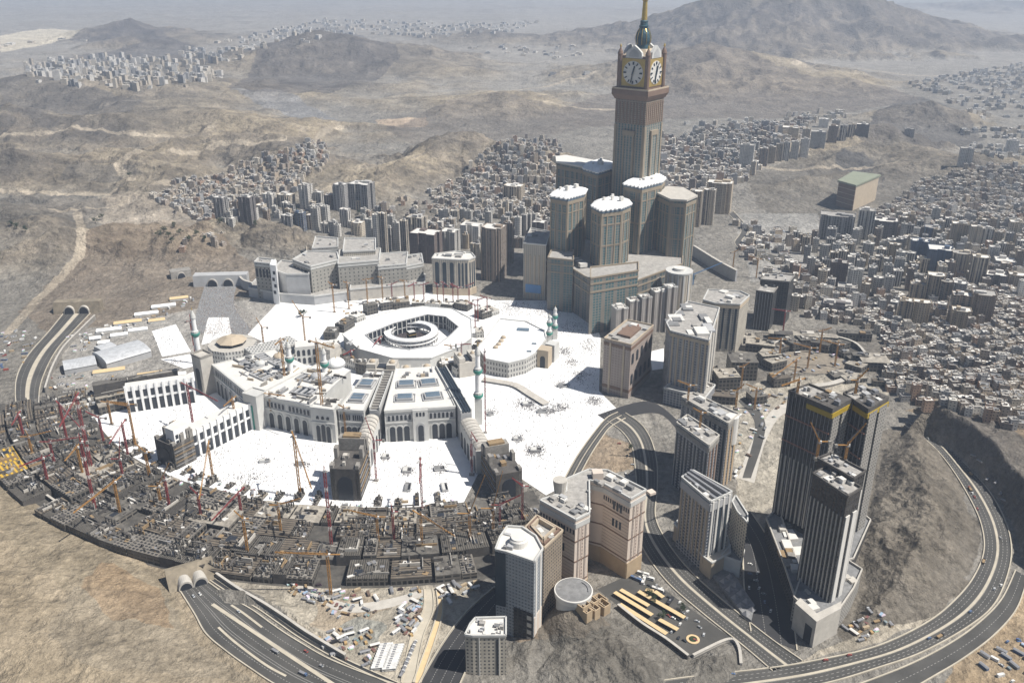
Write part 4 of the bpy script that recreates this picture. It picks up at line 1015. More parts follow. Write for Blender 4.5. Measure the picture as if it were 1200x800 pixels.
# ------------------------------------------------------------------ large hotels and towers
M['abraj'] = facade('clock_hotel_wall', (.21, .19, .16), (.05, .125, .14), 6.4, 5.2, .74, .72, rough=.7, curtain=.12, pier=4, stain=.15)
M['abraj2'] = facade('clock_hotel_side_wall', (.17, .152, .13), (.045, .085, .10), 9., 5.2, .74, .74, rough=.7, curtain=.2, pier=3, stain=.15)
M['shaft'] = facade('clock_tower_shaft_wall', (.26, .23, .185), (.06, .12, .135), 7.2, 5.2, .55, .8, rough=.7, curtain=.2, stain=.12)
M['brown'] = plain('brown_stone', (.2, .135, .1), .8, .2, .1)
M['pink'] = plain('pinkish_stone', (.60, .515, .44), .8, .12, .06)
M['sandst'] = plain('orange_sandstone', (.42, .32, .21), .85, .2, .1)
M['pinkwin'] = facade('pinkish_hotel_wall', (.50, .41, .35), (.2, .16, .14), 4.2, 4.4, .34, .5, rough=.8, curtain=.3, stain=.12)
M['greytower'] = facade('grey_residential_wall', (.33, .35, .37), (.10, .12, .14), 3.6, 4.1, .6, .42, rough=.7, curtain=.5)
M['brownwin'] = facade('brown_hotel_wall', (.27, .22, .165), (.06, .06, .06), 3.6, 4.1, .5, .5, rough=.8, curtain=.35)
M['mauve'] = facade('mauve_hotel_wall', (.34, .285, .25), (.24, .2, .18), 5, 4.6, .5, .45, rough=.8, curtain=.1, stain=.12)
M['creamst'] = facade('cream_striped_hotel_wall', (.55, .49, .40), (.08, .09, .1), 4.5, 4.4, .4, .5, rough=.8, curtain=.3)
M['bluewin'] = facade('blue_grey_hotel_wall', (.36, .36, .36), (.07, .085, .12), 5.4, 4.4, .62, .62, rough=.6, curtain=.3)
M['darktower'] = facade('bare_concrete_frame', (.05, .049, .048), (.015, .015, .017), 5., 4.4, .72, .74, rough=.9, curtain=.12)  # bare concrete darkened, the towers' shade put into the wall tone
M['concgrid'] = facade('raw_concrete_wall_with_openings', (.3, .285, .26), (.04, .04, .04), 4.4, 4.4, .34, .4, rough=.9, curtain=.2)
M['beige'] = facade('beige_block_wall', (.46, .42, .35), (.08, .08, .085), 4.2, 4.4, .45, .45, rough=.85, curtain=.35)
M['palace'] = facade('grey_palace_wall', (.33, .315, .28), (.09, .09, .09), 9, 8, .3, .4, rough=.85, curtain=.2)

def units(o, poly, z, k, seed, smax=.16, hmax=5, mats=('roof_wh', 'roof', 'stone_gr', 'roof_gr')):
    rr = random.Random(seed); xs = [p[0] for p in poly]; ys = [p[1] for p in poly]
    yaw = math.atan2(poly[1][1] - poly[0][1], poly[1][0] - poly[0][0]); sp = shrink(poly, .86); n = 0
    ext = max(max(xs) - min(xs), max(ys) - min(ys))
    for _ in range(k * 30):
        if n >= k: break
        x, y = rr.uniform(min(xs), max(xs)), rr.uniform(min(ys), max(ys))
        if not inpoly(np.array([x]), np.array([y]), sp)[0]: continue
        mb = MB(); w = rr.uniform(.03, smax) * ext; mb.box(x, y, z + .02 + .003 * n, z + rr.uniform(1.2, hmax), w, rr.uniform(.3, .9) * w + 1, yaw); mb.build('roof_unit', M[rr.choice(mats)], o); n += 1
def fins(o, a, b, z0, z1, k, frac, m, out=.6, name='window_strip', f0=0., f1=1., inn=.4):
    t, n, L = frame_of(a, b)
    for i in range(k):
        f = f0 + (f1 - f0) * (i + .5) / k; mb = MB(); panel(mb, along(a, b, f), t, n, z0, z1, L * (f1 - f0) / k * frac, -inn, out); mb.build(name, M[m], o)
def bands(o, poly, zs, h, m, out=.5, name='floor_band'):
    big = poly if out == 0 else [(p[0], p[1]) for p in poly]
    for z in zs:
        mb = MB(); wall_along(mb, big + [big[0]], z, z + h, out * 2); mb.build(name, M[m], o)
def ccw(p):
    a = sum(p[i][0] * p[(i + 1) % len(p)][1] - p[(i + 1) % len(p)][0] * p[i][1] for i in range(len(p)))
    return p if a > 0 else p[::-1]
def hotel(label, roof, z, wall, roofm='roof', z0=-2., cat='hotel', par=2.5, nu=8, seed=1, name='hotel_tower', parm='stone_wh', group=None, umax=.16):
    poly = ccw([G(x, y, z) for x, y in roof])
    o = thing(name, label, cat, (*centroid(poly), max(z0, 0)), group)
    mb = MB(); mb.prism(poly, z0, z); mb.build('body', [M[wall], M[roofm]], o)
    if par: parapet(o, poly, z + .01, par, 1.6, M[parm])
    if nu: units(o, poly, z, nu, seed, umax)
    return o, poly

# --- clock tower complex
def pz(pts, z): return [G(x, y, z) for x, y in pts]
cx, cy = G(748, 205, 330)[0], 1850.0
cx = atY(748, 150, 1850.0)[0]
ct = thing('clock_tower', 'very tall tan clock tower with a gold spire rising above the hotel complex', 'clock tower', (cx, cy, 0))
ya = -math.radians(38)
e1 = (math.cos(ya), math.sin(ya)); e2 = (-math.sin(ya), math.cos(ya))
def sqr(w): return [(cx + e1[0] * a * w / 2 + e2[0] * b * w / 2, cy + e1[1] * a * w / 2 + e2[1] * b * w / 2) for a, b in ((-1, -1), (1, -1), (1, 1), (-1, 1))]
mb = MB(); mb.prism(sqr(70), -2, 340); mb.build('shaft', [M['shaft'], M['roof']], ct)
q = sqr(70)
for i in range(4):
    a, b = q[i], q[(i + 1) % 4]
    for f in (.03, .97):
        t_, n_, L_ = frame_of(a, b); mb = MB(); panel(mb, along(a, b, f), t_, n_, 0, 338, L_ * .075, -.5, 1.3); mb.build('corner_pier', M['abraj_pier'], ct)
    t_, n_, L_ = frame_of(a, b); mb = MB(); panel(mb, along(a, b, .5), t_, n_, 150, 318, L_ * .34, -.5, 3.2); fp = mb.build('bay', M['shaft'], ct)
    for f in (.345, .655):
        mb = MB(); panel(mb, along(a, b, f), t_, n_, 150, 322, L_ * .05, -.4, 4.4); mb.build('bay_pier', M['abraj_pier'], fp)
    mb = MB(); panel(mb, along(a, b, .5), t_, n_, 318.2, 328, L_ * .4, -.5, 4.6); mb.build('bay_lintel', M['abraj_pier'], fp)
mb = MB(); mb.prism(sqr(71), 340.2, 388); mb.build('upper_shaft', M['brownwin'], ct)
q = sqr(71)
for i in range(4): fins(ct, q[i], q[(i + 1) % 4], 342, 384, 9, .35, 'brown', .9, 'pilaster')
mb = MB(); mb.prism(sqr(74), 388.2, 398, top=sqr(84)); mb.prism(sqr(84), 398, 408, bottom=False); mb.build('gallery', M['brown'], ct)
mb = MB(); wall_along(mb, sqr(82) + [sqr(82)[0]], 408.05, 411, 1.6); mb.build('gallery_rail', M['stone_tan'], ct)
mb = MB(); mb.prism(sqr(63), 408.1, 472); mb.build('clock_block', [M['brown'], M['roof']], ct)
q = sqr(63)
for i in range(4):
    a, b = q[i], q[(i + 1) % 4]; t_, n_, L_ = frame_of(a, b); c = along(a, b, .5)
    F = lambda r, an, d, zc=440.: (c[0] + t_[0] * r * math.cos(an) + n_[0] * d, c[1] + t_[1] * r * math.cos(an) + n_[1] * d, zc + r * math.sin(an))
    mb = MB(); panel(mb, c, t_, n_, 414, 467, 53, -.5, .9); fr = mb.build('clock_frame', M['gold'], ct)
    mb = MB(); k = 40; mb.face([F(22.5, 2 * math.pi * j / k, 1.6) for j in range(k)])
    for j in range(k): mb.face([F(22.5, 2 * math.pi * j / k, .8), F(22.5, 2 * math.pi * (j + 1) / k, .8), F(22.5, 2 * math.pi * (j + 1) / k, 1.6), F(22.5, 2 * math.pi * j / k, 1.6)])
    dl = mb.build('clock_dial', M['roof_wh'], ct)
    for j in range(12):
        an = math.pi / 2 - j * math.pi / 6; mb = MB(); mb.beam(F(15.5, an, 1.95), F(21, an, 1.95), 3.0 if j % 3 == 0 else 1.9); mb.build('hour_mark', M['glass'], dl)
    mb = MB(); mb.face([F(8.5, 2 * math.pi * j / k, 1.8) for j in range(k)]); mb.build('dial_centre', M['roof_wh'], dl)
    for an, L2, w2 in ((math.pi / 2 - 2 * math.pi * 32 / 60, 19, 2.0), (math.pi / 2 - 2 * math.pi * 12.53 / 12 , 13.5, 2.8)):
        mb = MB(); mb.beam(F(-4, an, 2.5 + w2 * .3), F(L2, an, 2.5 + w2 * .3), w2); mb.build('clock_hand', M['glass'], dl)
    # gabled crest above every dial
    mb = MB(); g0 = [(-19, 468), (19, 468), (17, 479), (9, 486), (0, 492), (-9, 486), (-17, 479)]
    F2 = lambda p, d: (c[0] + t_[0] * p[0] + n_[0] * d, c[1] + t_[1] * p[0] + n_[1] * d, p[1])
    mb.face([F2(p, 1.2) for p in g0]); mb.face([F2(p, -5) for p in g0[::-1]])
    for j in range(len(g0)): mb.face([F2(g0[j], -5), F2(g0[(j + 1) % len(g0)], -5), F2(g0[(j + 1) % len(g0)], 1.2), F2(g0[j], 1.2)])
    cr = mb.build('crest', M['stone_wh'], ct)
    mb = MB(); g1 = [(p[0] * .62, 470 + (p[1] - 468) * .66) for p in g0]; mb.face([F2(p, 1.6) for p in g1]); mb.build('crest_panel', M['stone_gr'], cr)
    x, y = q[i]; mb = MB(); mb.lathe(x, y, [(5.2, 408.2), (5.2, 474), (6, 475), (4.4, 480), (1.6, 486), (.2, 490)], 12); mb.build('corner_turret', M['brown'], ct)
    mb = MB(); mb.lathe(x, y, [(.2, 484), (2.0, 488), (2.0, 490), (.1, 494)], 8); mb.build('turret_finial', M['gold'], ct)
mb = MB(); mb.prism(sqr(56), 472.2, 484, top=sqr(30)); mb.build('crown_base', M['stone_tan'], ct)
mb = MB(); mb.lathe(cx, cy, [(13.5, 484.1), (12.5, 492), (14.5, 498), (15, 505), (13.5, 513), (9.5, 520), (7.5, 523)], 20); mb.build('dome', M['teal'], ct, smooth=True)
for i in range(10):
    an = 2 * math.pi * i / 10; mb = MB(); L2 = [(13.9, 492), (15.6, 500), (15.4, 507), (12.5, 516), (8.6, 522)]
    for (r0, z0), (r1, z1) in zip(L2[:-1], L2[1:]): mb.beam((cx + r0 * math.cos(an), cy + r0 * math.sin(an), z0), (cx + r1 * math.cos(an), cy + r1 * math.sin(an), z1), .9)
    mb.build('dome_rib', M['gold'], ct)
mb = MB(); mb.lathe(cx, cy, [(9, 523), (9.6, 527), (7.6, 528), (7.2, 533), (8, 535), (6, 537)], 16); mb.build('spire_collar', M['teal'], ct)
mb = MB(); mb.lathe(cx, cy, [(5.8, 537), (4.4, 572), (6.4, 573.5), (6.4, 577), (3.6, 579), (3.0, 588), (4.6, 591), (3., 596), (.6, 606), (.05, 618)], 14); mb.build('spire', M['gold'], ct)

AB = [  # label, roof outline in the photo, roof height, scalloped white top
 ('clock complex hotel tower farthest left at the back, with a plain flat top', [(653, 191), (652.5, 185.5), (664, 184), (694, 189.5), (692, 195), (684, 197)], 236, 0),
 ('clock complex tower whose bluish white scalloped roof touches the left of the clock shaft', [(684, 198), (688, 192), (703, 188), (719, 192), (720, 197), (700, 203)], 238, 1),
 ('clock complex tower with a white scalloped roof at the front left corner', [(645.5, 230), (650, 225), (667, 219.5), (687, 222.5), (684, 228), (665, 233.5)], 216, 1),
 ('clock complex tower with a white scalloped roof, front and centre, nearest the mosque', [(694, 242), (699, 236.5), (717, 231.5), (735, 235), (739, 240), (729, 244.5), (705, 247.5)], 204, 1),
 ('clock complex tower with the largest white scalloped roof, in front of the clock shaft', [(732, 216), (742, 209), (760, 204.5), (769, 203.5), (779, 209.5), (775, 214), (752, 220)], 228, 1),
 ('clock complex hotel tower with a plain cream roof at the right end', [(769, 227), (783, 220.5), (800, 222), (816, 231), (804, 236), (786, 235)], 205, 0)]
for i, (lab, rf, z, sc) in enumerate(AB):
    poly = ccw(pz(rf, z)); o = thing('hotel_tower', lab, 'hotel tower', (*centroid(poly), 0), 'towers of the clock complex')
    mb = MB(); mb.prism(poly, 0, z); mb.build('body', [M['abraj'], M['roof_wh']], o)
    for p, q in zip(poly, poly[1:] + poly[:1]):
        L = math.hypot(q[0] - p[0], q[1] - p[1])
        if L < 14: continue
        fins(o, p, q, 0, z - 12, 1, 1, 'abraj_pier', 1.1, 'corner_pier', 0, 2.6 / L); fins(o, p, q, 0, z - 12, 1, 1, 'abraj_pier', 1.1, 'corner_pier', 1 - 2.6 / L, 1)
        if L > 30: fins(o, p, q, 0, z - 12, 2, .16, 'abraj_pier', 1.0, 'pier', .1, .9)
    bands(o, poly, (z - 30, z - 60 - 4 * i), 2.2, 'abraj_pier', .8); bands(o, poly, (z - 12,), 7, 'abraj_pier', 1.0)
    c = centroid(poly)
    if sc:
        mb = MB(); ring = []
        for p, q in zip(poly, poly[1:] + poly[:1]):
            L = math.hypot(q[0] - p[0], q[1] - p[1]); k = max(1, round(L / 9))
            for j in range(k):
                ring.append(along(p, q, j / k)); ring.append(along(p, q, (j + .5) / k))
        n_ = len(ring); R2 = [(c[0] + (p[0] - c[0]) * (1.13 if j % 2 else 1.02), c[1] + (p[1] - c[1]) * (1.13 if j % 2 else 1.02)) for j, p in enumerate(ring)]
        mb.prism(R2, z + .02, z + 2.5, roof=False, bottom=True)
        R3 = shrink(R2, .72)
        for j in range(n_):
            k2 = (j + 1) % n_; h = lambda jj: z + 2.5 if jj % 2 else z + 3.8
            mb.face([(*R2[j], z + 2.5), (*R2[k2], z + 2.5), (*R3[k2], z + 7), (*R3[j], z + 7)], 0)
        mb.face([(*p, z + 7) for p in R3]); mb.build('roof_canopy', M['marble'], o)
        units(o, shrink(poly, .7), z + 7, 5, i, .12, 10, ('roof_wh',))
        mb = MB(); wall_along(mb, shrink(poly, 1.02) + [shrink(poly, 1.02)[0]], z - 4.5, z - .5, 1.4); mb.build('cornice', M['blueglass'], o)
    else:
        mb = MB(); p2 = shrink(poly, 1.07); mb.prism(p2, z + .02, z + 4, bottom=True); mb.build('roof_slab', M['concrete_pale' if i else 'roof_wh'], o)
# podium
pd = thing('hotel_podium', 'stepped tan podium building at the foot of the clock complex', 'podium', (*G(668, 350), 0))
for k, (pts, z, m) in enumerate((([(641, 306), (660, 309), (694, 330), (693, 338), (740, 332), (800, 310), (800, 280), (700, 270), (655, 285)], 88, 'abraj2'),
                                 ([(639, 312), (668, 318), (690, 338), (691, 331), (672, 303), (644, 300)], 60, 'abraj2'),
                                 ([(692, 327), (748, 318), (748, 308), (692, 314)], 110, 'abraj'),
                                 ([(642, 303), (672, 306), (672, 294), (646, 294)], 108, 'abraj'))):
    q = ccw(pz(pts, z)); mb = MB(); mb.prism(q, -2 - k * .1, z); b = mb.build('podium_wing', [M[m], M['roof']], pd)
    parapet(b, q, z + .01, 3, 2, M['abraj_pier'])
    bands(pd, q, [z - 12, z - 28], 3, 'abraj_pier', .9)
for k in range(6):
    c = G(672 + k * 2.2, 303 + k * 1.6, 90 + .5 * k); mb = MB(); mb.box(c[0], c[1], 88.05 + k * .4, 93 + k, 16, 10, .4); mb.build('roof_unit', M['roof_wh' if k % 2 else 'steel_gr'], pd)

# tower left of the complex
o, q = hotel('tan hotel tower with a blue banner at its foot, left of the clock complex', [(613.5, 285.5), (640, 288), (645, 272), (622, 268)], hz(640, 352, 288) , 'beige', nu=5, seed=3)
fins(o, q[0], q[1], 0, 95, 5, .3, 'stone_tan', .8, 'pier'); t_, n_, L_ = frame_of(q[0], q[1]); mb = MB(); panel(mb, along(q[0], q[1], .45), t_, n_, 14, 32, L_ * .7, -.4, 1.2)
M['bluepanel'] = plain('blue_banner', (.12, .27, .5), .5, .1, .1); mb.build('banner', M['bluepanel'], o)

# --- white ribbed apartments beside the complex
M['ribwhite'] = facade('ribbed_white_block_wall', (.50, .46, .42), (.12, .11, .11), 4.4, 4.2, .5, .55, rough=.85, curtain=.4)
M['diamond'] = plain('red_brown_panel', (.30, .16, .12), .8, .2, .2)
RB = [(717, 733, 362, 383, 58, 'front row'), (734, 747, 353, 376, 66, 'front row'), (748, 761, 349, 376, 72, 'front row'), (763, 777, 342, 382, 80, 'front row'), (778, 791, 337, 378, 88, 'front row'),
      (695, 716, 343, 374, 62, 'back row'), (718, 735, 337, 358, 70, 'back row'), (737, 753, 331, 352, 72, 'back row'), (754, 771, 326, 345, 78, 'back row')]
lst = []
for i, (x0, x1, yt, yb, z, row) in enumerate(RB):
    a, b = G(x0, yt, z), G(x1, yt + 1.5, z); w = math.hypot(b[0] - a[0], b[1] - a[1]) * .95; c = along(a, b, .5); yaw = .28
    d = w * 1.05
    c = (c[0] + 4, c[1] + d * .5); o = thing('apartment_block', '', 'apartment block', (*c, 0), 'stepped white blocks beside the clock complex')
    x = w / 2; y = d / 2; k = .18
    fp = [(-x, -y), (-x * .25, -y), (-x * .25, -y + d * k), (x * .25, -y + d * k), (x * .25, -y), (x, -y), (x, -y * .3), (x - w * .1, -y * .3), (x - w * .1, y * .3), (x, y * .3), (x, y), (-x, y)]
    cs, sn = math.cos(yaw), math.sin(yaw); fp = [(c[0] + p * cs - r * sn, c[1] + p * sn + r * cs) for p, r in fp]
    mb = MB(); mb.prism(fp, -2, z); mb.build('body', [M['ribwhite'], M['roof_wh']], o); parapet(o, fp, z + .01, 2, 1)
    units(o, fp, z, 3, i, .4, 6, ('ribwhite', 'roof_wh'))
    t_, n_, L_ = frame_of(fp[5], fp[10])
    for j in range(4):
        zc = z - 12 - j * 15; mb = MB(); cc = along(fp[5], fp[10], .5)
        pts = [(0, -6), (4.5, 0), (0, 6), (-4.5, 0)]; F = lambda p, dd: (cc[0] + t_[0] * p[0] + n_[0] * dd, cc[1] + t_[1] * p[0] + n_[1] * dd, zc + p[1])
        mb.face([F(p, .6) for p in pts]); [mb.face([F(pts[u], -3), F(pts[(u + 1) % 4], -3), F(pts[(u + 1) % 4], .6), F(pts[u], .6)]) for u in range(4)]; mb.build('diamond_panel', M['diamond'], o)
    lst.append((o, 'stepped white block with red brown diamonds,', row + ' by the clock complex'))
number(lst)
rt = thing('round_tower', 'round cream tower with a pale drum roof behind the stepped white blocks', 'hotel', (*G(794, 345), 0))
g = G(796, 318, 100); mb = MB(); mb.lathe(g[0], g[1], [(25, -2), (25, 100)], 24, cap=True); mb.build('body', M['creamst'], rt)
mb = MB(); mb.lathe(g[0], g[1], [(25.8, 100.02), (25.8, 103), (24, 103)], 24); mb.build('parapet', M['stone_wh'], rt); mb = MB(); mb.lathe(g[0], g[1], [(11, 103.02), (11, 108)], 16); mb.build('roof_drum', M['roof_wh'], rt)
for i in range(14):
    an = 2 * math.pi * i / 14; mb = MB(); mb.box(g[0] + 25.2 * math.cos(an), g[1] + 25.2 * math.sin(an), 0, 99, 1.6, 3., an); mb.build('pier', M['stone_wh'], rt)

# --- hotels right of the plaza
o, q = hotel('boxy mauve brown hotel standing on the right edge of the white plaza', [(708, 397), (739.6, 404.8), (765.5, 382), (735, 375.5)], 93, 'mauve', nu=6, seed=5, parm='stone_tan', umax=.12)
i0 = min(range(4), key=lambda i: q[i][0]); a, b, c_ = q[i0], q[(i0 + 1) % 4], q[(i0 + 2) % 4]
fins(o, a, b, 0, 90, 2, .14, 'stone_tan', .9, 'pier', .0, 1.); bands(o, q, (10, 84), 5, 'brown', .6)
t_, n_, L_ = frame_of(b, c_)
for k in range(5):
    for zz in (58, 22):
        mb = MB(); arch_mesh(mb, along(b, c_, (k + .5) / 5), t_, n_, zz, 8, 18, -.4, .6); mb.build('window', M['dark_fill'], o)
mb = MB(); mb.prism(shrink(q, .5), 93.02, 97); mb.build('roof_house', M['brown'], o)
units(o, shrink(q, .9), 93, 5, 9, .1, 4, ('diamond', 'roof'))
o, q = hotel('tall cream hotel slab with dark window stripes behind the mauve hotel', [(781, 379), (786, 388.5), (830.8, 399.6), (843, 361.5), (806, 354)], 115, 'bluewin', nu=14, seed=6, umax=.2)
i0 = max(range(5), key=lambda i: -q[i][1]); a, b = q[i0 - 1], q[i0]
fins(o, a, b, 0, 108, 7, .3, 'stone_tan', .9, 'pier'); fins(o, q[i0], q[(i0 + 1) % 5], 0, 114, 3, .62, 'concrete_pale', .9, 'pier'); bands(o, q, (108,), 5, 'stone_tan', .8)
pdm, qq = hotel('low dark podium below the tall cream hotel slab', [(778, 455), (826, 467), (838, 452), (800, 440)], 26, 'bluewin', nu=6, seed=8, name='hotel_podium')
o, q = hotel('wide tan hotel with vertical dark slots right of the tall cream slab', [(824, 352), (838, 356), (867, 357.5), (878, 347), (868, 342), (830, 340)], 91, 'beige', nu=10, seed=7, umax=.2)
i0 = max(range(6), key=lambda i: -q[i][1]); fins(o, q[i0 - 1], q[i0], 6, 84, 4, .34, 'glass', .5); bands(o, q, (84,), 5, 'stone_tan', .8)
o, q = hotel('dark unfinished glass tower with a rooftop crane, in front of its taller twin', [(886, 341), (906, 344), (912, 336), (893, 333)], 76, 'darktower', nu=5, seed=12, cat='unfinished tower', name='unfinished_tower', parm='concrete')
fins(o, q[0], q[1], 0, 74, 6, .2, 'steel_gr', .6, 'mullion')
o, q = hotel('taller dark unfinished tower partly hidden behind its lower twin', [(891, 328), (925, 331), (931, 323), (900, 320)], 88, 'darktower', nu=6, seed=13, cat='unfinished tower', name='unfinished_tower', parm='concrete')

# --- pair of dark towers under construction in mid picture
o, q = hotel('dark office tower with rolled grey roof edge, front one of the pair', [(793, 496), (830.8, 523), (842.6, 511), (805.4, 487)], 92, 'bluewin', nu=12, seed=21, cat='unfinished tower', name='unfinished_tower', parm='concrete_pale')
i0 = max(range(4), key=lambda i: -q[i][1]); fins(o, q[i0 - 1], q[i0], 0, 80, 9, .35, 'glass', .6); fins(o, q[i0], q[(i0 + 1) % 4], 0, 86, 3, .4, 'brown', .8, 'pier'); bands(o, q, (84,), 6, 'concrete', .9)
o, q = hotel('dark office tower with rolled grey roof edge, rear one of the pair', [(799, 466), (853, 497), (866, 486), (812, 461)], 98, 'bluewin', nu=10, seed=22, cat='unfinished tower', name='unfinished_tower', parm='concrete_pale')
i0 = max(range(4), key=lambda i: -q[i][1]); fins(o, q[i0 - 1], q[i0], 0, 88, 10, .35, 'glass', .6); fins(o, q[i0], q[(i0 + 1) % 4], 0, 92, 3, .5, 'sandst', .8, 'pier'); bands(o, q, (89,), 7, 'concrete', .9)
g = G(858, 488, 98); mb = MB(); mb.lathe(g[0], g[1], [(9, 60), (9, 99), (8, 99.5)], 18); mb.build('round_end', M['roof_wh'], o)

# --- hotel with lower wing, bottom right centre
o, q = hotel('white framed hotel slab with dark windows on the bend of the city road', [(798.7, 560), (832.5, 588.7), (857.8, 577), (812, 552)], 96, 'bluewin', nu=0, seed=23)
i0 = max(range(4), key=lambda i: -q[i][1]); a, b, c_ = q[i0 - 1], q[i0], q[(i0 + 1) % 4]
fins(o, a, b, 12, 84, 8, .28, 'stone_tan', 1., 'pier'); bands(o, q, (84,), 10, 'stone_gr', 1.); fins(o, b, c_, 10, 84, 3, .4, 'glass', .7); fins(o, b, c_, 8, 96, 4, .3, 'roof_wh', 1.4, 'pier')
t_, n_, L_ = frame_of(a, b)
for k in range(3):
    mb = MB(); wall_along(mb, [along(a, q[i0 - 2], .25 + .25 * k), along(b, c_, .25 + .25 * k)], 96.02, 99 + k, 3.); mb.build('roof_beam', M['steel_gr'], o)
units(o, shrink(q, .9), 96, 6, 5, .12, 5)
q2 = ccw(pz([(858, 588), (864, 600), (876, 613), (876, 603), (862, 581)], 72)); mb = MB(); mb.prism(q2, -2, 72); w = mb.build('lower_wing', [M['creamst'], M['roof_gr']], o); parapet(w, q2, 72.02, 2, 1.5)
q2 = ccw(pz([(790, 614), (826, 654), (834, 660), (856, 648), (853, 628), (826, 640), (800, 606)], 22)); mb = MB(); mb.prism(q2, -2, 22); w = mb.build('podium', [M['stone_tan'], M['concrete_pale']], o); parapet(w, q2, 22.02, 2, 1.5)
q2 = ccw(pz([(845, 652), (868, 660), (872, 646), (858, 638)], 20)); mb = MB(); mb.prism(q2, -2, 20); w = mb.build('podium', [M['stone_wh'], M['roof_gr']], o); parapet(w, q2, 20.02, 3, 1.5)
tp = thing('terrace', 'stepped terrace of dark canopies below the white framed hotel', 'terrace', (*G(862, 690), 0))
q2 = ccw(W((834, 676), (852, 664), (884, 712), (880, 730), (870, 722))); mb = MB(); mb.prism(q2, -1, 4); mb.build('deck', M['roof_gr'], tp)
for i in range(5):
    for j in range(2):
        g = G(848 + i * 6.5 + j * 7, 681 + i * 9.5 - j * 5, 4); mb = MB(); mb.prism(rect(g[0], g[1], 7, 7, .7), 4.05, 8.5, top=rect(g[0], g[1], .6, .6, .7)); mb.build('canopy', M['steel_gr'], tp)

# --- big dark striped towers, right
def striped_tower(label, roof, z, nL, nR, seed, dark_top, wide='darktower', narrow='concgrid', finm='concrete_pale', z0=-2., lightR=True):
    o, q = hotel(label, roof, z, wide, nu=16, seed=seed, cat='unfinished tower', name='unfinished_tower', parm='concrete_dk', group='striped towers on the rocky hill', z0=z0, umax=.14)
    i0 = max(range(4), key=lambda i: -q[i][1]); a, b, c_ = q[i0 - 1], q[i0], q[(i0 + 1) % 4]
    fins(o, a, b, 28, z - dark_top, nL, .24, finm, 1.1, 'fin'); 
    if lightR: fins(o, b, c_, 28, z - dark_top, nR, .55, 'roof_wh', 1.2, 'fin')
    else:
        t_, n_, L_ = frame_of(b, c_)
        mb = MB(); x = [b, c_, (c_[0] - n_[0] * .01, c_[1] - n_[1] * .01), (b[0] - n_[0] * .01, b[1] - n_[1] * .01)]
        for f0, f1 in ((0.02, .44), (.56, .98)):
            p0, p1 = along(b, c_, f0), along(b, c_, f1); pb = MB(); pb.prism([p0, (p0[0] + n_[0] * 1.5, p0[1] + n_[1] * 1.5), (p1[0] + n_[0] * 1.5, p1[1] + n_[1] * 1.5), p1], 20, z - 4); pb.build('core_wall', M[narrow], o)
    return o, q
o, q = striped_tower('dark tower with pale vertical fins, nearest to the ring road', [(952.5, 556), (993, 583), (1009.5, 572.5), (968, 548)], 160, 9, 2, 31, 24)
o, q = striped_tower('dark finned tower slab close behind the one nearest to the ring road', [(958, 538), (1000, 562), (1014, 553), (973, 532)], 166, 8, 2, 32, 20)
for nm, rf, z, sd, labs in ((0, [(924, 459), (976, 481), (996, 470), (948, 451)], 191, 33, 'wide dark unfinished tower with half height fins and yellow formwork'),
                            (1, [(988, 462), (1018, 481), (1040, 468), (1008, 453)], 191, 34, 'raw concrete unfinished tower with yellow formwork beside the rocky hill')):
    o, q = striped_tower(labs, rf, z, 10 if nm == 0 else 5, 2, sd, 80 if nm == 0 else 150, lightR=False, finm='steel_gr' if nm else 'concrete_pale')
    i0 = max(range(4), key=lambda i: -q[i][1]); a, b, c_, d_ = q[i0 - 1], q[i0], q[(i0 + 1) % 4], q[(i0 + 2) % 4]
    fins(o, a, b, 30, z, 12 if nm == 0 else 6, .12, 'steel_gr', .9, 'column')
    for f0, f1 in ((.48, .72), (.74, 1.)):
        r_ = [along(a, b, f0), along(a, b, f1), along(d_, c_, f1), along(d_, c_, f0)]; r_ = shrink(r_, 1.12)
        mb = MB(); wall_along(mb, r_ + [r_[0]], z - 9, z - 3, 1.4); mb.build('formwork_skirt', M['steel_yel'], o)
        mb = MB(); mb.prism(shrink(r_, .985), z - 2.9, z + 3.2); mb.build('formwork_deck', M['concrete_dk'], o)
        units(o, shrink(r_, .8), z + 3.2, 4, sd + int(f0 * 100), .3, 6, ('concrete_dk', 'steel_gr', 'timber'))
    for zz in (z - 30, z - 62):
        mb = MB(); t_, n_, L_ = frame_of(a, b); panel(mb, along(a, b, .5), t_, n_, zz, zz + 1.6, L_, -.2, 1.3); mb.build('safety_net', M['diamond'], o)
jp = thing('hotel_podium', 'long pale podium wrapping the foot of the striped towers', 'podium', (*G(960, 740), 0))
for pts, z, m in (([(930, 700), (958, 728), (985, 712), (1000, 690), (1010, 668), (990, 655), (940, 672)], 30, 'concgrid'), ([(898, 608), (918, 660), (932, 702), (944, 690), (930, 648), (912, 596)], 26, 'darktower'), ([(900, 606), (940, 672), (1000, 655), (1020, 610), (960, 560)], 20, 'darktower')):
    q = ccw(pz(pts, z)); mb = MB(); mb.prism(q, -2, z); w = mb.build('podium_wing', [M[m], M['roof_gr']], jp); parapet(w, q, z + .02, 2.5, 1.5, M['concrete_pale'])
    units(jp, q, z, 10, int(z * 10), .1, 5, ('concrete_pale', 'concrete', 'roof_wh', 'timber'))
q = ccw(pz([(932, 706), (957, 728), (986, 712), (986, 704), (957, 718), (938, 700)], 34)); mb = MB(); mb.prism(q, -2, 34); mb.build('front_wall', M['concrete_pale'], jp)
i0 = min(range(len(q)), key=lambda i: q[i][1]); t_, n_, L_ = frame_of(q[i0 - 1], q[i0]); mb = MB(); panel(mb, along(q[i0 - 1], q[i0], .72), t_, n_, 0, 22, L_ * .3, -.4, .6); mb.build('opening', M['dark_fill'], jp)

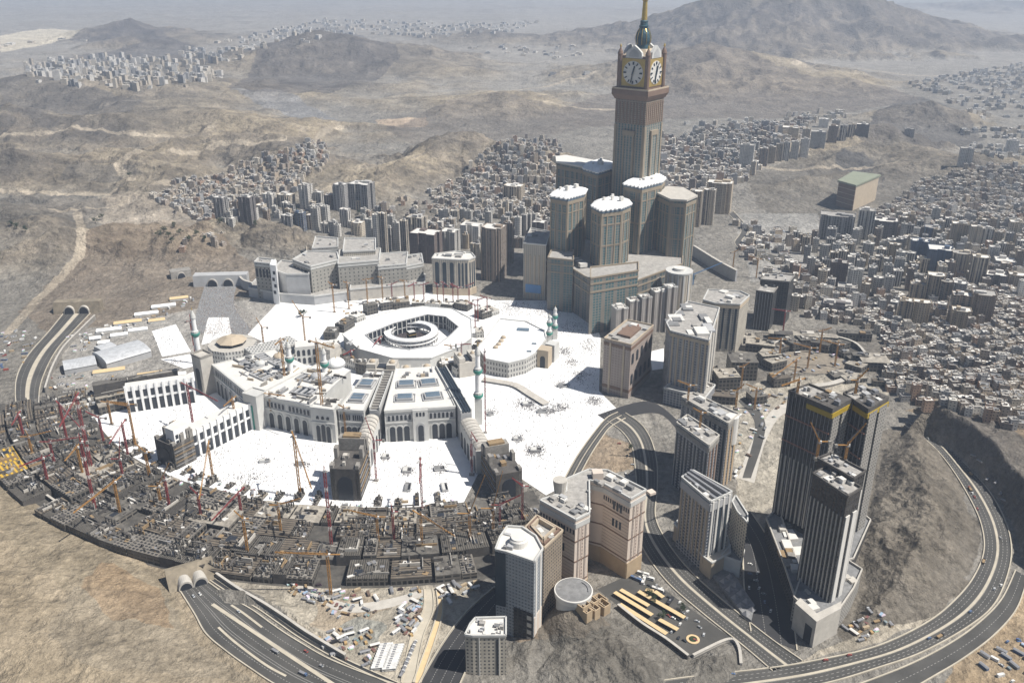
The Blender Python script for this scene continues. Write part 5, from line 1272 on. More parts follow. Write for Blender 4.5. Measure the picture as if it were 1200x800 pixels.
# --- V shaped pink hotel, bottom centre
rf = [(632.7, 587), (674.5, 610), (691, 602), (690.5, 563.5), (707.5, 567.5), (739, 585.4), (757, 575), (712, 552), (690, 551), (664, 562), (664, 577)]
zv = 106.
o, q = hotel('pinkish V shaped hotel of two slabs with brown bands, beside the round disc roof', rf, zv, 'pink', 'roof', nu=26, seed=41, parm='stone_wh', umax=.08)
key = lambda x, y: min(range(len(q)), key=lambda i: math.hypot(q[i][0] - G(x, y, zv)[0], q[i][1] - G(x, y, zv)[1]))
iA, iB, iC, iD, iE, iF, iG = [key(*p) for p in rf[:7]]
for z in (24, 78, 52): bands(o, q, (z,), 1.6, 'brown', .5)
bands(o, q, (-1,), 22, 'sandst', .8, 'stone_base'); bands(o, q, (96,), 6, 'stone_wh', .7, 'cornice')
for (u, v, k) in ((iE, iF, 1), (iA, iB, 1)):
    t_, n_, L_ = frame_of(q[u], q[v])
    for zz in (60, 82):
        for j in range(3):
            mb = MB(); panel(mb, along(q[u], q[v], .42 + .13 * j), t_, n_, zz, zz + 10, L_ * .07, -.3, .45); mb.build('tall_window', M['glass'], o)
    for zz in [30 + 4.4 * i for i in range(15)]:
        mb = MB(); panel(mb, along(q[u], q[v], .5), t_, n_, zz, zz + .5, L_ * .96, -.2, .25); mb.build('joint_line', M['mauve'], o)
    for j in range(12):
        mb = MB(); panel(mb, along(q[u], q[v], (j + .5) / 12), t_, n_, 88, 93, L_ / 12 * .45, -.3, .45); mb.build('small_window', M['dark_fill'], o)
for (u, v) in ((iF, iG), (iB, iC)):
    fins(o, q[u], q[v], 22, 95, 2, .2, 'mauve', .5, 'window_strip'); fins(o, q[u], q[v], 22, 95, 1, .16, 'pinkwin', .4, 'window_strip', 0., 1.)
mb = MB(); c = G(656, 577, zv); mb.lathe(c[0], c[1], [(6, zv + .02), (8, zv + 16), (8, zv + 17)], 14); mb.build('roof_drum', M['concrete_pale'], o)
c = G(700, 559, zv); mb = MB(); mb.box(c[0], c[1], zv + .03, zv + 8, 12, 10, .1); mb.build('roof_house', M['pink'], o)
mb = MB(); c = G(764, 577, zv - 6); mb.box(c[0] - 1, c[1], zv - 7, zv - 4, 8, 8, .5); mb.build('roof_bracket', M['pink'], o)
# disc
dk = thing('round_hall', 'round grey disc roof with a white rim in front of the pinkish hotel', 'round hall', (*G(672, 691, 44), 30))
g = G(672, 691, 44); mb = MB(); mb.lathe(g[0], g[1], [(18, -2), (18, 35), (19, 36), (19.6, 38)], 40, cap=False); mb.build('wall', M['stone_wh'], dk)
mb = MB(); mb.lathe(g[0], g[1], [(19.6, 38.02), (20.4, 44), (20, 44.6), (19, 44.6)], 48, cap=False); mb.build('rim', M['roof_wh'], dk)
mb = MB(); mb.lathe(g[0], g[1], [(19.1, 38.5), (19.1, 44.)], 48); mb.build('roof', M['roof_gr'], dk)
mb = MB(); wall_along(mb, [(g[0] + 15.5 * math.cos(a), g[1] + 15.5 * math.sin(a)) for a in [.1 * i - .2 for i in range(12)]], 44.02, 45, .8); mb.build('roof_pipe', M['steel_gr'], dk)
# brown hotel
o, q = hotel('brown hotel with stepped dark roof between the grey tower and the pinkish hotel', [(615.5, 619), (637.4, 643.5), (659.4, 622.5), (629, 605)], 98, 'brownwin', nu=5, seed=44, parm='stone_tan')
for k, s in enumerate((.82, .62)):
    mb = MB(); wall_along(mb, shrink(q, s) + [shrink(q, s)[0]], 98.02, 101.5 + k * 2, 2.2); mb.build('roof_frame', M['stone_tan' if k else 'brown'], o)
# grey tower with a round roof house
o, q = hotel('grey tower with a white roof and round roof house, dark panels below', [(580.5, 644.7), (592.8, 647.5), (626, 659), (636, 644), (628, 629), (612, 618.5), (594.5, 617.5), (586, 630)], 103.5, 'greytower', 'roof_wh', nu=8, seed=45, umax=.12)
i0 = max(range(8), key=lambda i: -q[i][1]); a, b, c_ = q[i0 - 1], q[i0], q[(i0 + 1) % 8]
t_, n_, L_ = frame_of(a, b); mb = MB(); panel(mb, along(a, b, .64), t_, n_, -1, 40, L_ * .7, -.3, .7); mb.build('dark_panel', M['darktower'], o)
for j in range(4):
    mb = MB(); panel(mb, along(a, b, .86), t_, n_, 4 + j * 9, 9 + j * 9, L_ * .16, -.3, 1.1); mb.build('balcony', M['concrete_pale'], o)
fins(o, b, c_, -1, 103, 2, .3, 'roof_wh', .6, 'pier'); fins(o, b, c_, 0, 34, 1, .9, 'pink', .5, 'brick_panel')
iL = min(range(8), key=lambda i: q[i][0]); fins(o, q[iL], q[(iL + 1) % 8], 36, 102, 1, .96, 'glass', .6, 'dark_panel'); fins(o, q[iL - 1], q[iL], 30, 102, 1, .96, 'glass', .6, 'dark_panel')
g = G(608, 637, 103.5); mb = MB(); mb.lathe(g[0], g[1], [(9.5, 103.52), (9.5, 110), (8, 111.5), (8, 112.5)], 24); mb.build('roof_drum', M['roof_wh'], o)
# white block
o, q = hotel('small white apartment block at the bottom edge beside the road cutting', [(545, 744.5), (553.7, 745.8), (593, 745.6), (593, 724), (557, 725), (551, 732)], 48, 'beige', 'roof_wh', nu=14, seed=46, umax=.14)
i0 = max(range(6), key=lambda i: -q[i][1]); a, b = q[i0], q[(i0 + 1) % 6]
if b[0] < a[0]: a, b = q[i0 - 1], q[i0]
fins(o, a, b, 0, 44, 1, .6, 'dark_fill', .4, 'window_strip', .68, .78); fins(o, a, b, 0, 47, 2, .05, 'roof_wh', .8, 'pier', -.1, 1.1)
# ruins
for i in range(6):
    g = hit(682 + (i % 3) * 9 + i * 1.2, 715 + (i // 3) * 9 - (i % 3) * 3); zb = g[2]
    rr = random.Random(i); w, d, h, ya_ = rr.uniform(7, 11), rr.uniform(9, 14), rr.uniform(8, 13), .7
    o = thing('roofless_house', 'roofless brown house shell in the ruined cluster below the disc roof', 'ruin', (g[0], g[1], zb), 'roofless brown houses below the disc roof')
    r_ = rect(g[0], g[1], w, d, ya_); mb = MB(); wall_along(mb, r_ + [r_[0]], zb - 3, zb + h, 1.1); mb.build('outer_wall', M['sandst'], o)
    mb = MB(); wall_along(mb, [along(r_[0], r_[1], .5), along(r_[3], r_[2], .5)], zb - 3, zb + h * .8, .8); mb.build('inner_wall', M['stone_tan'], o)
    mb = MB(); mb.prism(inset(r_, .5), zb - 2, zb + h * .35); mb.build('floor', M['dark_fill'], o)

# --- palace
pl = thing('palace', 'sprawling grey hilltop palace with blank buttress walls behind the mosque', 'palace', (*G(380, 350), 0))
for pts, z, m, z0 in (([(291, 338), (330, 345), (368, 348), (412, 342), (412, 332), (370, 330), (320, 325), (300, 328)], 18, 'stone_gr', -2), ([(410, 340), (498, 332), (498, 322), (412, 330)], 24, 'concrete_pale', -2),
                      ([(298, 308), (318, 310), (323, 305), (303, 303)], 78, 'palace', 0), ([(320, 316), (335, 322), (362, 322), (363, 310), (330, 306)], 60, 'stone_gr', 0), ([(343, 305), (364, 313), (397, 305), (395, 296), (360, 295)], 74, 'palace', 0),
                      ([(396, 310), (444, 306), (446, 292), (398, 294)], 72, 'palace', 0), ([(443, 313), (476, 310), (478, 296), (446, 298)], 62, 'palace', 0), ([(475, 313), (496, 309), (494, 298), (478, 300)], 56, 'palace', 0), ([(402, 296), (440, 294), (440, 280), (404, 280)], 80, 'beige', 0), ([(366, 292), (396, 290), (396, 280), (370, 278)], 62, 'palace', 0)):
    q = ccw(pz(pts, z)); mb = MB(); mb.prism(q, z0, z); w = mb.build('palace_wing', [M[m], M['roof']], pl); parapet(w, q, z + .02, 3, 2, M['stone_wh'])
    units(pl, q, z, 4, int(pts[0][0]), .1, 5)
    i0 = max(range(len(q)), key=lambda i: -q[i][1])
    if m == 'palace':
        a, b = q[i0 - 1], q[i0]; fins(pl, a, b, z * .62, z * .85, 5, .55, 'dark_fill', .5, 'opening_shade'); bands(pl, q, (z - 6,), 4, 'stone_wh', .8)
q = ccw(pz([(316, 310), (323, 311), (324, 305), (318, 304)], 84)); mb = MB(); mb.prism(q, 0, 84); tw = mb.build('white_tower', M['marble'], pl)
i0 = max(range(4), key=lambda i: -q[i][1]); t_, n_, L_ = frame_of(q[i0 - 1], q[i0])
for j in range(4): mb = MB(); panel(mb, along(q[i0 - 1], q[i0], .4 + .2 * (j % 2)), t_, n_, 22 + j * 14, 29 + j * 14, L_ * .4, -.3, .5); mb.build('window', M['dark_fill'], tw)
# hotel behind the ring building
o, q = hotel('cream twin fronted hotel with tall arched bays behind the ring building', [(506, 303.5), (535, 305), (549, 305), (557, 302), (553, 297), (534, 295), (510, 298)], hz(535, 346, 305), 'creamst', 'roof_wh', nu=8, seed=51)
i0 = max(range(7), key=lambda i: -q[i][1]); zt_ = hz(535, 346, 305)
for u in range(len(q)):
    a, b = q[u], q[(u + 1) % 7]; t_, n_, L_ = frame_of(a, b)
    if n_[1] < -.5 and L_ > 20:
        for j in range(3): mb = MB(); arch_mesh(mb, along(a, b, .2 + .3 * j), t_, n_, 16, L_ * .16, zt_ * .72, -.4, .6); mb.build('arched_bay', M['glass'], o)
        mb = MB(); panel(mb, along(a, b, .5), t_, n_, 0, 14, L_, -.3, 2); mb.build('base', M['stone_tan'], o)

o, q = hotel('blank walled brown block with a pale green overhanging roof on the bare slope', [(983, 213), (1003, 218.5), (1030, 207), (1000, 203)], hz(1003, 247, 218.5), 'brown', 'brown', nu=0, par=0, seed=61, cat='block', name='windowless_block')
M['greenroof'] = plain('pale_green_roof', (.25, .27, .2), .8, .2, .05); z = hz(1003, 247, 218.5)
mb = MB(); mb.prism(shrink(q, 1.08), z + .02, z + 5, bottom=True); mb.build('roof', M['greenroof'], o); bands(o, q, [z * f for f in (.2, .4, .6, .8)], 1.5, 'stone_tan', .5)
i0 = max(range(4), key=lambda i: -q[i][1]); fins(o, q[i0], q[(i0 + 1) % 4], 0, z - 2, 1, .98, 'stone_tan', .6, 'painted_lit_wall')  # paler stone paints sunlight on the block's right face
# ------------------------------------------------------------------ apartment towers of the city
PAL = {'cream': (.56, .49, .39), 'white': (.66, .63, .58), 'grey': (.34, .33, .32), 'dark': (.17, .155, .15), 'brown': (.29, .23, .18), 'blue': (.11, .15, .22), 'tan': (.44, .365, .27), 'pale grey': (.50, .48, .44), 'dark brown': (.15, .115, .1)}
numbered = []
def apartment(x0, x1, yt, yb, colour, where, yaw=-.35, style=None, seed=0, what='apartment tower', group=None, extra=True, rooftint=None):
    rr = random.Random(seed * 7919 + int(x0 * 13 + yb))
    px = (x0 + x1) / 2; X, Y, zg = hit(px, yb)
    zg = max(zg, 0); k = mpp(X, Y, zg)
    w = (x1 - x0) * k / (math.cos(yaw) + .55 * abs(math.sin(yaw))); d = max(10., min(w * rr.uniform(.7, .95), 45))
    zt_ = atY(px, yt + (d * .32) / k * .55, Y + d * .3)[2]
    h = max(zt_ - zg, 8.)
    cxx, cyy = X - math.sin(yaw) * d * .5 * -1 * 0, Y + d * .5
    o = thing('apartment_tower', '', 'apartment tower', (cxx, cyy, zg), group or 'apartment towers of the city')
    a, b = w / 2, d / 2; n = .12
    if rr.random() < .5:
        fp = [(-a, -b), (-a * .3, -b), (-a * .3, -b + d * n), (a * .3, -b + d * n), (a * .3, -b), (a, -b), (a, -b * .25), (a - w * .08, -b * .25), (a - w * .08, b * .25), (a, b * .25), (a, b), (-a, b)]
    else:
        fp = [(-a, -b * .7), (-a * .6, -b * .7), (-a * .6, -b), (a * .6, -b), (a * .6, -b * .7), (a, -b * .7), (a, b), (-a, b)]
    cs, sn = math.cos(yaw), math.sin(yaw); fp = [(cxx + p * cs - q * sn, cyy + p * sn + q * cs) for p, q in fp]
    col = PAL[colour]; v = rr.uniform(.88, 1.12)
    st = style or rr.choice(['apt', 'apt2', 'apt'])
    def pt(mb, nm, mats, c=None):
        q = mb.build(nm, mats, o); q.color = (*[x * v for x in (c or col)], 1); return q
    mb = MB(); mb.prism(fp, zg - 12, zg + h); pt(mb, 'body', [M[st], M[rr.choice(['roof', 'roof_wh', 'roof_wh'])] if not rooftint else M[rooftint]])
    mb = MB(); wall_along(mb, fp + [fp[0]], zg + h + .02, zg + h + 1.6, .8); pt(mb, 'parapet', M['tint'])
    for i in range(rr.choice([1, 2, 2, 3])):
        f = rr.uniform(-.28, .28), rr.uniform(-.25, .25); x = cxx + f[0] * w * cs - f[1] * d * sn; y = cyy + f[0] * w * sn + f[1] * d * cs
        mb = MB(); mb.box(x, y, zg + h + .03 + i * .004, zg + h + rr.uniform(3, 7), w * rr.uniform(.16, .34), d * rr.uniform(.2, .4), yaw); pt(mb, 'roof_room', [M['tint'], M['roof_wh']], (.55, .53, .5) if rr.random() < .6 else None)
    if (x1 - x0) >= 13 and extra:
        for f in (-.46, -.16, .16, .46):
            mb = MB(); x = cxx + f * w * cs - (-b - .4) * sn * 1; y = cyy + f * w * sn + (-b * (1 if abs(f) < .3 else .86) - .4) * cs
            mb.box(x, y, zg - 6, zg + h - 2, w * .05, 1.8, yaw); pt(mb, 'pier', M['tint'], tuple(min(1, t * 1.25) for t in col))
    hw = 'tall' if h > 75 else ('low' if h < 32 else 'mid height')
    numbered.append((o, f'{hw} {colour} {what}', where))
    return o
A1 = 'left of the palace hill'
for a in [(252, 267, 230, 257, 'grey'), (260, 278, 253, 267, 'pale grey'), (282, 300, 229, 264, 'dark'), (300, 311, 239, 252, 'cream'), (309, 323, 226, 245, 'white'), (324, 344, 226, 243, 'cream'), (352, 366, 215, 246, 'white'),
          (368, 379, 224, 241, 'white'), (380, 391, 227, 245, 'brown'), (392, 408, 214, 249, 'grey'), (366, 376, 243, 271, 'pale grey'), (377, 387, 241, 268, 'white'), (399, 411, 244, 267, 'white'), (412, 427, 259, 277, 'cream'),
          (346, 358, 248, 267, 'blue'), (359, 372, 251, 269, 'cream'), (330, 345, 251, 266, 'grey'), (376, 384, 261, 273, 'white')]: apartment(*a, A1)
apartment(410, 438, 212, 249, 'grey', 'with a bright right edge, below the central hill', seed=3)
A2 = 'in the packed row behind the palace'
for i, (x, y) in enumerate(((430, 256), (438, 251), (446, 249), (455, 252), (462, 260), (470, 258), (441, 262), (452, 266))):
    apartment(x, x + 9, y, 292 + (i % 3) * 3, ['pale grey', 'white', 'cream'][i % 3], A2, seed=i, extra=False)
A3 = 'behind the cream twin fronted hotel'
for a in [(477, 500, 252, 281, 'cream'), (517, 538, 268, 300, 'pale grey'), (540, 566, 261, 292, 'white'), (552, 565, 284, 315, 'cream'), (590, 602, 260, 310, 'brown'), (603, 611, 254, 283, 'white'), (611, 618, 251, 280, 'white'), (617, 623, 250, 278, 'white'),
          (590, 614, 215, 238, 'tan'), (624, 641, 258, 284, 'dark')]: apartment(*a, A3)
apartment(481, 517, 269, 309, 'dark brown', 'with a wide white top behind the twin fronted hotel', style='apt')
apartment(565, 592, 263, 330, 'brown', 'between the twin fronted hotel and the tan hotel', style='apt2')
A4 = 'right of the clock shaft'
for a in [(866, 884, 168, 199, 'pale grey'), (889, 900, 173, 195, 'brown'), (899, 909, 171, 193, 'tan'), (908, 917, 168, 191, 'cream'), (917, 925, 166, 189, 'white'), (926, 936, 165, 187, 'pale grey'), (937, 948, 162, 185, 'white'), (917, 938, 147, 164, 'cream'),
          (950, 969, 152, 174, 'pale grey'), (970, 982, 146, 169, 'brown'), (983, 992, 146, 166, 'white'), (993, 1002, 145, 163, 'cream'), (1003, 1019, 144, 162, 'dark'), (880, 890, 165, 182, 'white'), (905, 915, 156, 172, 'white'), (940, 950, 150, 165, 'cream'), (960, 972, 138, 150, 'white'), (975, 985, 140, 150, 'pale grey'),
          (1124, 1140, 172, 196, 'pale grey'), (1180, 1194, 163, 180, 'white'), (1060, 1072, 150, 162, 'grey')]: apartment(*a, A4, extra=False)
A5 = 'just right of the clock complex'
for a in [(827, 859, 211, 251, 'tan'), (806, 822, 222, 267, 'tan'), (822, 837, 221, 265, 'cream')]: apartment(*a, A5)
A6 = 'beyond the striped towers'
for a in [(960, 1003, 249, 283, 'grey'), (1004, 1024, 244, 282, 'pale grey'), (1024, 1054, 255, 280, 'dark'), (1057, 1072, 249, 268, 'tan'), (1084, 1103, 264, 284, 'blue'), (1113, 1133, 260, 291, 'tan'), (1134, 1147, 264, 296, 'cream'), (1148, 1162, 266, 296, 'pale grey'),
          (1164, 1174, 271, 290, 'tan'), (1181, 1196, 258, 286, 'cream'), (1066, 1087, 280, 312, 'blue'), (1087, 1117, 288, 322, 'blue'), (1074, 1089, 301, 320, 'cream'), (1114, 1135, 294, 328, 'cream'), (1136, 1156, 299, 336, 'cream'), (1156, 1181, 318, 340, 'dark'), (1182, 1202, 320, 340, 'cream'),
          (1168, 1192, 302, 319, 'grey'), (972, 993, 305, 336, 'dark brown'), (991, 1010, 314, 348, 'pale grey'), (1006, 1021, 326, 348, 'brown'), (1022, 1034, 324, 347, 'pale grey'), (1035, 1046, 323, 350, 'pale grey'), (982, 1006, 333, 352, 'white'), (1066, 1084, 331, 352, 'tan'), (1085, 1106, 320, 354, 'tan'),
          (1100, 1115, 328, 358, 'brown'), (1115, 1131, 330, 359, 'grey'), (1113, 1138, 343, 380, 'brown'), (1138, 1166, 341, 379, 'brown'), (1052, 1068, 350, 382, 'tan'), (1068, 1089, 352, 384, 'tan'), (1115, 1138, 361, 388, 'tan'), (966, 1004, 352, 371, 'dark'),
          (1040, 1054, 285, 310, 'tan'), (1046, 1058, 302, 330, 'pale grey'), (1010, 1024, 284, 305, 'pale grey'), (986, 1000, 284, 304, 'tan'), (1026, 1038, 290, 312, 'cream'), (960, 972, 286, 304, 'white'), (1098, 1110, 308, 326, 'cream'), (890, 903, 345, 372, 'white'), (925, 937, 345, 366, 'cream')]: apartment(*a, A6)
def mppv(x, y, z): return (y * math.cos(PITCH) + (CAMH - z) * math.sin(PITCH)) / FPX
def scatter(poly_px, step, seed, jit=.45, ylim=(1100, 16000), keep=1.0, patch=False):
    xs = [p[0] for p in poly_px]; ys = [p[1] for p in poly_px]
    P_ = [hit(x, y)[:2] for x, y in poly_px]
    x0, x1 = min(p[0] for p in P_) - 150, max(p[0] for p in P_) + 150; y0, y1 = max(min(p[1] for p in P_) - 300, ylim[0]), min(max(p[1] for p in P_) + 500, ylim[1])
    rs = np.random.RandomState(seed)
    gx, gy = np.meshgrid(np.arange(x0, x1, step), np.arange(y0, y1, step)); gx = gx.ravel(); gy = gy.ravel()
    an = .5 + seed; 
    gx = gx + rs.uniform(-jit, jit, gx.shape) * step; gy = gy + rs.uniform(-jit, jit, gy.shape) * step
    z = zt(gx, gy)
    dep = gy * math.cos(PITCH) - (z - CAMH) * math.sin(PITCH); up = gy * math.sin(PITCH) + (z - CAMH) * math.cos(PITCH)
    px = 600 + FPX * gx / dep; py = 400 - FPX * up / dep
    pn = fbm(gx / 170, gy / 170, 3, 200 + seed); pp = keep * np.clip((pn - (.33 if patch else -1)) * 9, 0, 1)
    jx = 14 * (fbm(gx / 90, gy / 90, 3, 210) - .5) * np.clip(mppv(gx, gy, z), .5, 6) ** -.6; k = inpoly(px + jx * 2, py + jx, poly_px) & (rs.uniform(size=gx.shape) < pp)
    return list(zip(gx[k].tolist(), gy[k].tolist(), z[k].tolist(), px[k].tolist(), py[k].tolist()))
taken = [(q_[0], q_[1], 60) for q_ in (hit(1004, 240), hit(780, 290))] + [(o.location.x, o.location.y, 30) for o, _, _ in numbered]
def free(x, y, r):
    for a, b, c in taken:
        if (x - a) ** 2 + (y - b) ** 2 < (c + r) ** 2 * .45: return False
    return True
# mid-rise blocks filling the districts
fill = 0
for poly, step, where, seed, keep, hr, lim in (
    ([(930, 285), (1060, 285), (1115, 300), (1115, 345), (1050, 352), (960, 350)], 31, A6, 5, .9, (18, 52), 120),
    ([(1040, 262), (1200, 262), (1200, 340), (1120, 330), (1060, 300)], 42, A6, 6, .8, (18, 46), 80),
    ([(775, 168), (860, 158), (905, 150), (870, 205), (800, 215)], 52, A4, 7, .75, (16, 40), 60),
    ([(250, 236), (420, 236), (440, 262), (390, 278), (340, 262), (262, 262)], 38, A1, 8, .6, (18, 36), 40),
    ([(480, 252), (640, 245), (640, 290), (560, 300), (500, 290)], 34, A3, 9, .7, (20, 42), 45)):
    S = [p for p in scatter(poly, step, seed, keep=keep) if free(p[0], p[1], 14)]
    R.shuffle(S)
    for x, y, z, px, py in S[:lim]:
        w = R.uniform(14, 24) / mpp(x, y, z); h = R.uniform(*hr)
        top = proj(x, y, z + h)[1]; ap = apartment(px - w / 2, px + w / 2, top - 1, py, R.choice(['cream', 'white', 'tan', 'pale grey', 'grey', 'brown', 'pale grey']), where, seed=int(x), extra=False, yaw=-.35 + R.uniform(-.1, .1), what='apartment block')
        taken.append((x, y, 16))
number(numbered)

# ------------------------------------------------------------------ houses
HC = [(.58, .52, .43), (.46, .40, .32), (.36, .305, .25), (.64, .61, .56), (.24, .20, .17), (.50, .41, .31), (.33, .325, .32), (.38, .26, .185)]
CN = ['cream', 'tan', 'brown', 'white', 'dark brown', 'sand coloured', 'grey', 'reddish']
cand = []
def house_field(poly, step, seed, keep, wr, hr, where, slope=0):
    for x, y, z, px, py in scatter(poly, step, seed, keep=keep):
        if not free(x, y, 7): continue
        w = R.uniform(*wr); d = R.uniform(*wr); h = R.uniform(*hr) * (R.uniform(1.4, 2.2) if R.random() < .16 else 1)
        cand.append((mpp(x, y, z), x, y, z, w, d, h, R.uniform(-.5, .1), R.choice([0, 0, 1, 1, 2, 2, 3, 4, 4, 5, 6, 6, 7]), where))
D1 = 'on the slope above the ring road'; D2 = 'on the central hillside'; D3 = 'on the slope left of the palace'; D4 = 'on the plain right of the clock tower'
house_field([(1035, 390), (1100, 385), (1300, 345), (1300, 560), (1150, 492), (1090, 478), (1045, 470)], 14, 1, .95, (9, 15), (7, 15), D1)
house_field([(930, 335), (1050, 350), (1110, 385), (1040, 400), (1010, 385), (940, 372)], 15, 2, .9, (10, 16), (9, 18), D1)
house_field([(1090, 300), (1300, 280), (1300, 350), (1100, 385), (1080, 350)], 16, 3, .88, (10, 17), (8, 18), D1)
house_field([(1010, 262), (1080, 215), (1140, 196), (1290, 196), (1300, 290), (1110, 290), (1040, 280)], 16, 4, .9, (10, 16), (8, 15), 'on the dark hill at the right edge')
house_field([(590, 262), (520, 250), (500, 225), (530, 212), (590, 168), (625, 172), (650, 195), (650, 290), (615, 290)], 16.5, 5, .9, (10, 16), (8, 16), D2)
house_field([(590, 165), (640, 160), (660, 176), (655, 190), (620, 180)], 22, 15, .7, (10, 15), (8, 14), D2)
house_field([(470, 262), (520, 235), (540, 262), (500, 285)], 20, 6, .7, (10, 16), (8, 16), D2)
house_field([(175, 232), (215, 212), (260, 205), (310, 185), (380, 165), (385, 190), (352, 218), (330, 240), (270, 250), (235, 262), (215, 250)], 17.5, 7, .88, (10, 17), (8, 14), D3)
house_field([(190, 282), (265, 272), (262, 296), (215, 300)], 22, 8, .5, (9, 14), (6, 11), D3)
house_field([(772, 165), (850, 152), (915, 145), (960, 140), (900, 190), (865, 215), (830, 232), (775, 225)], 21, 9, .9, (13, 22), (10, 22), D4)
house_field([(860, 262), (930, 270), (945, 330), (900, 335), (870, 300)], 24, 10, .45, (12, 20), (8, 15), D4)
house_field([(410, 240), (470, 225), (500, 240), (440, 262)], 30, 11, .4, (10, 14), (8, 14), D2)
cand.sort(key=lambda c: c[0] / (c[4] + c[6]) + (9 if proj(c[1], c[2], c[3])[0] > 1196 else 0))
nb = []; 
HM = [facade('house_wall_' + n.replace(' ', '_'), c, (.05, .05, .055), 5., 4.8, .35, .35, rough=.9, curtain=.3) for n, c in zip(CN, HC)]
def house_mesh(mb, c, mw, mr, rr):
    _, x, y, z, w, d, h, yaw, ci, where = c
    f = rect(x, y, w, d, yaw); mb.prism(f, z - 9, z + h, mw, mr)
    wall_along(mb, f + [f[0]], z + h + .01, z + h + 1.0, .5, mw)
    mb.box(x + rr.uniform(-.2, .2) * w, y + rr.uniform(-.2, .2) * d, z + h + .02, z + h + rr.uniform(2, 3.6), w * .35, d * .3, yaw, mw, mr)
    if rr.random() < .4: mb.box(x + rr.uniform(.3, .5) * w * rr.choice((-1, 1)), y + rr.uniform(-.2, .2) * d, z - 9, z + h * rr.uniform(.4, .8), w * .5, d * .7, yaw, mw, mr)
rr = random.Random(4)
for c in cand[:296]:
    mb = MB(); house_mesh(mb, c, 0, 1, rr)
    o = mb.build('house', [HM[c[8]], M[rr.choice(['roof', 'roof_wh', 'roof', 'roof_gr'])]], None, (c[1], c[2], c[3]))
    tag(o, 'small flat roofed ' + CN[c[8]] + ' house ' + c[9], 'house', 'small ' + CN[c[8]] + ' houses ' + c[9])
mb = MB()
for c in cand[296:]: house_mesh(mb, c, c[8], 8 + rr.choice([0, 1, 0, 2]), rr)
o = mb.build('dense_houses', HM + [M['roof'], M['roof_wh'], M['roof_gr']]); kind(tag(o, 'dense mass of small flat roofed houses covering the hillsides and plain', 'houses'), 'stuff')
print('houses', len(cand))
# far city: reads as one speckled mass
cand = []
FAR = 'far'
for poly, step, seed, keep, wr, hr in (([(28, 78), (110, 68), (200, 72), (290, 62), (262, 88), (230, 102), (190, 108), (110, 104), (40, 98)], 50, 21, .6, (14, 32), (8, 46)), ([(0, 60), (130, 55), (130, 40), (0, 48)], 120, 22, .25, (30, 60), (8, 16)),
    ([(200, 62), (300, 40), (380, 24), (520, 28), (640, 26), (600, 38), (500, 46), (420, 40), (300, 62), (230, 74)], 80, 23, .6, (18, 40), (8, 26)), ([(1060, 98), (1290, 60), (1290, 150), (1150, 140), (1090, 112)], 46, 24, .7, (14, 26), (7, 20)), ([(1120, 150), (1290, 150), (1290, 190), (1150, 186)], 34, 25, .7, (13, 22), (7, 18)),
    ([(540, 55), (680, 52), (700, 62), (650, 70), (560, 62)], 70, 26, .5, (20, 40), (8, 16)), ([(780, 148), (900, 138), (990, 132), (1000, 142), (900, 152)], 34, 27, .75, (14, 24), (8, 26)), ([(640, 88), (720, 78), (720, 92), (650, 98)], 90, 28, .25, (20, 40), (8, 14))):
    for x, y, z, px, py in scatter(poly, step, seed, keep=keep, patch=True): cand.append((0, x, y, z, R.uniform(*wr), R.uniform(*wr), R.uniform(*hr), R.uniform(-.5, .2), R.choice([0, 3, 3, 1, 0, 6]), FAR))
mb = MB()
for c in cand: house_mesh(mb, c, c[8], 8 + rr.choice([0, 1, 1, 2]), rr)
o = mb.build('distant_city', HM + [M['roof'], M['roof_wh'], M['roof_gr']]); kind(tag(o, 'distant city blocks fading into the haze between the far hills', 'city'), 'stuff')
print('far', len(cand))
# ------------------------------------------------------------------ construction ring: decks, frames, cranes, yards
M['deck_a'] = striped('joisted_deck', (.14, .128, .11), (.04, .037, .034), 2.6, .4, 0, .9, .5)  # dark stripes paint the shadow gaps between joists
M['deck_b'] = striped('timber_deck', (.19, .16, .125), (.075, .065, .055), 4.2, .5, 1, .9, .5)
M['deck_c'] = plain('concrete_deck', (.20, .185, .16), .9, .5, .1, col2=(.07, .065, .06), fine=.35)
M['deck_d'] = plain('pale_deck', (.46, .42, .35), .9, .5, .12, col2=(.20, .18, .155), fine=.35)
M['yellow_deck'] = striped('yellow_formwork_deck', (.60, .38, .05), (.2, .15, .08), 6., .55, 1, .8, .3)
M['deck_e'] = facade('waffle_deck', (.19, .172, .148), (.025, .025, .025), 5.5, 4.5, .62, .6, rough=.9, curtain=.15)  # dark cells paint the shade down in the waffle pockets
M['frame2'] = facade('open_frame_edge', (.16, .145, .125), (.02, .02, .02), 9.5, 5.2, .8, .5, rough=.9, curtain=.25)
M['frame'] = facade('bare_frame_edge', (.12, .11, .095), (.015, .015, .015), 6.2, 7., .7, .68, rough=.9, curtain=.1)
rr = random.Random(77)
decklist = []
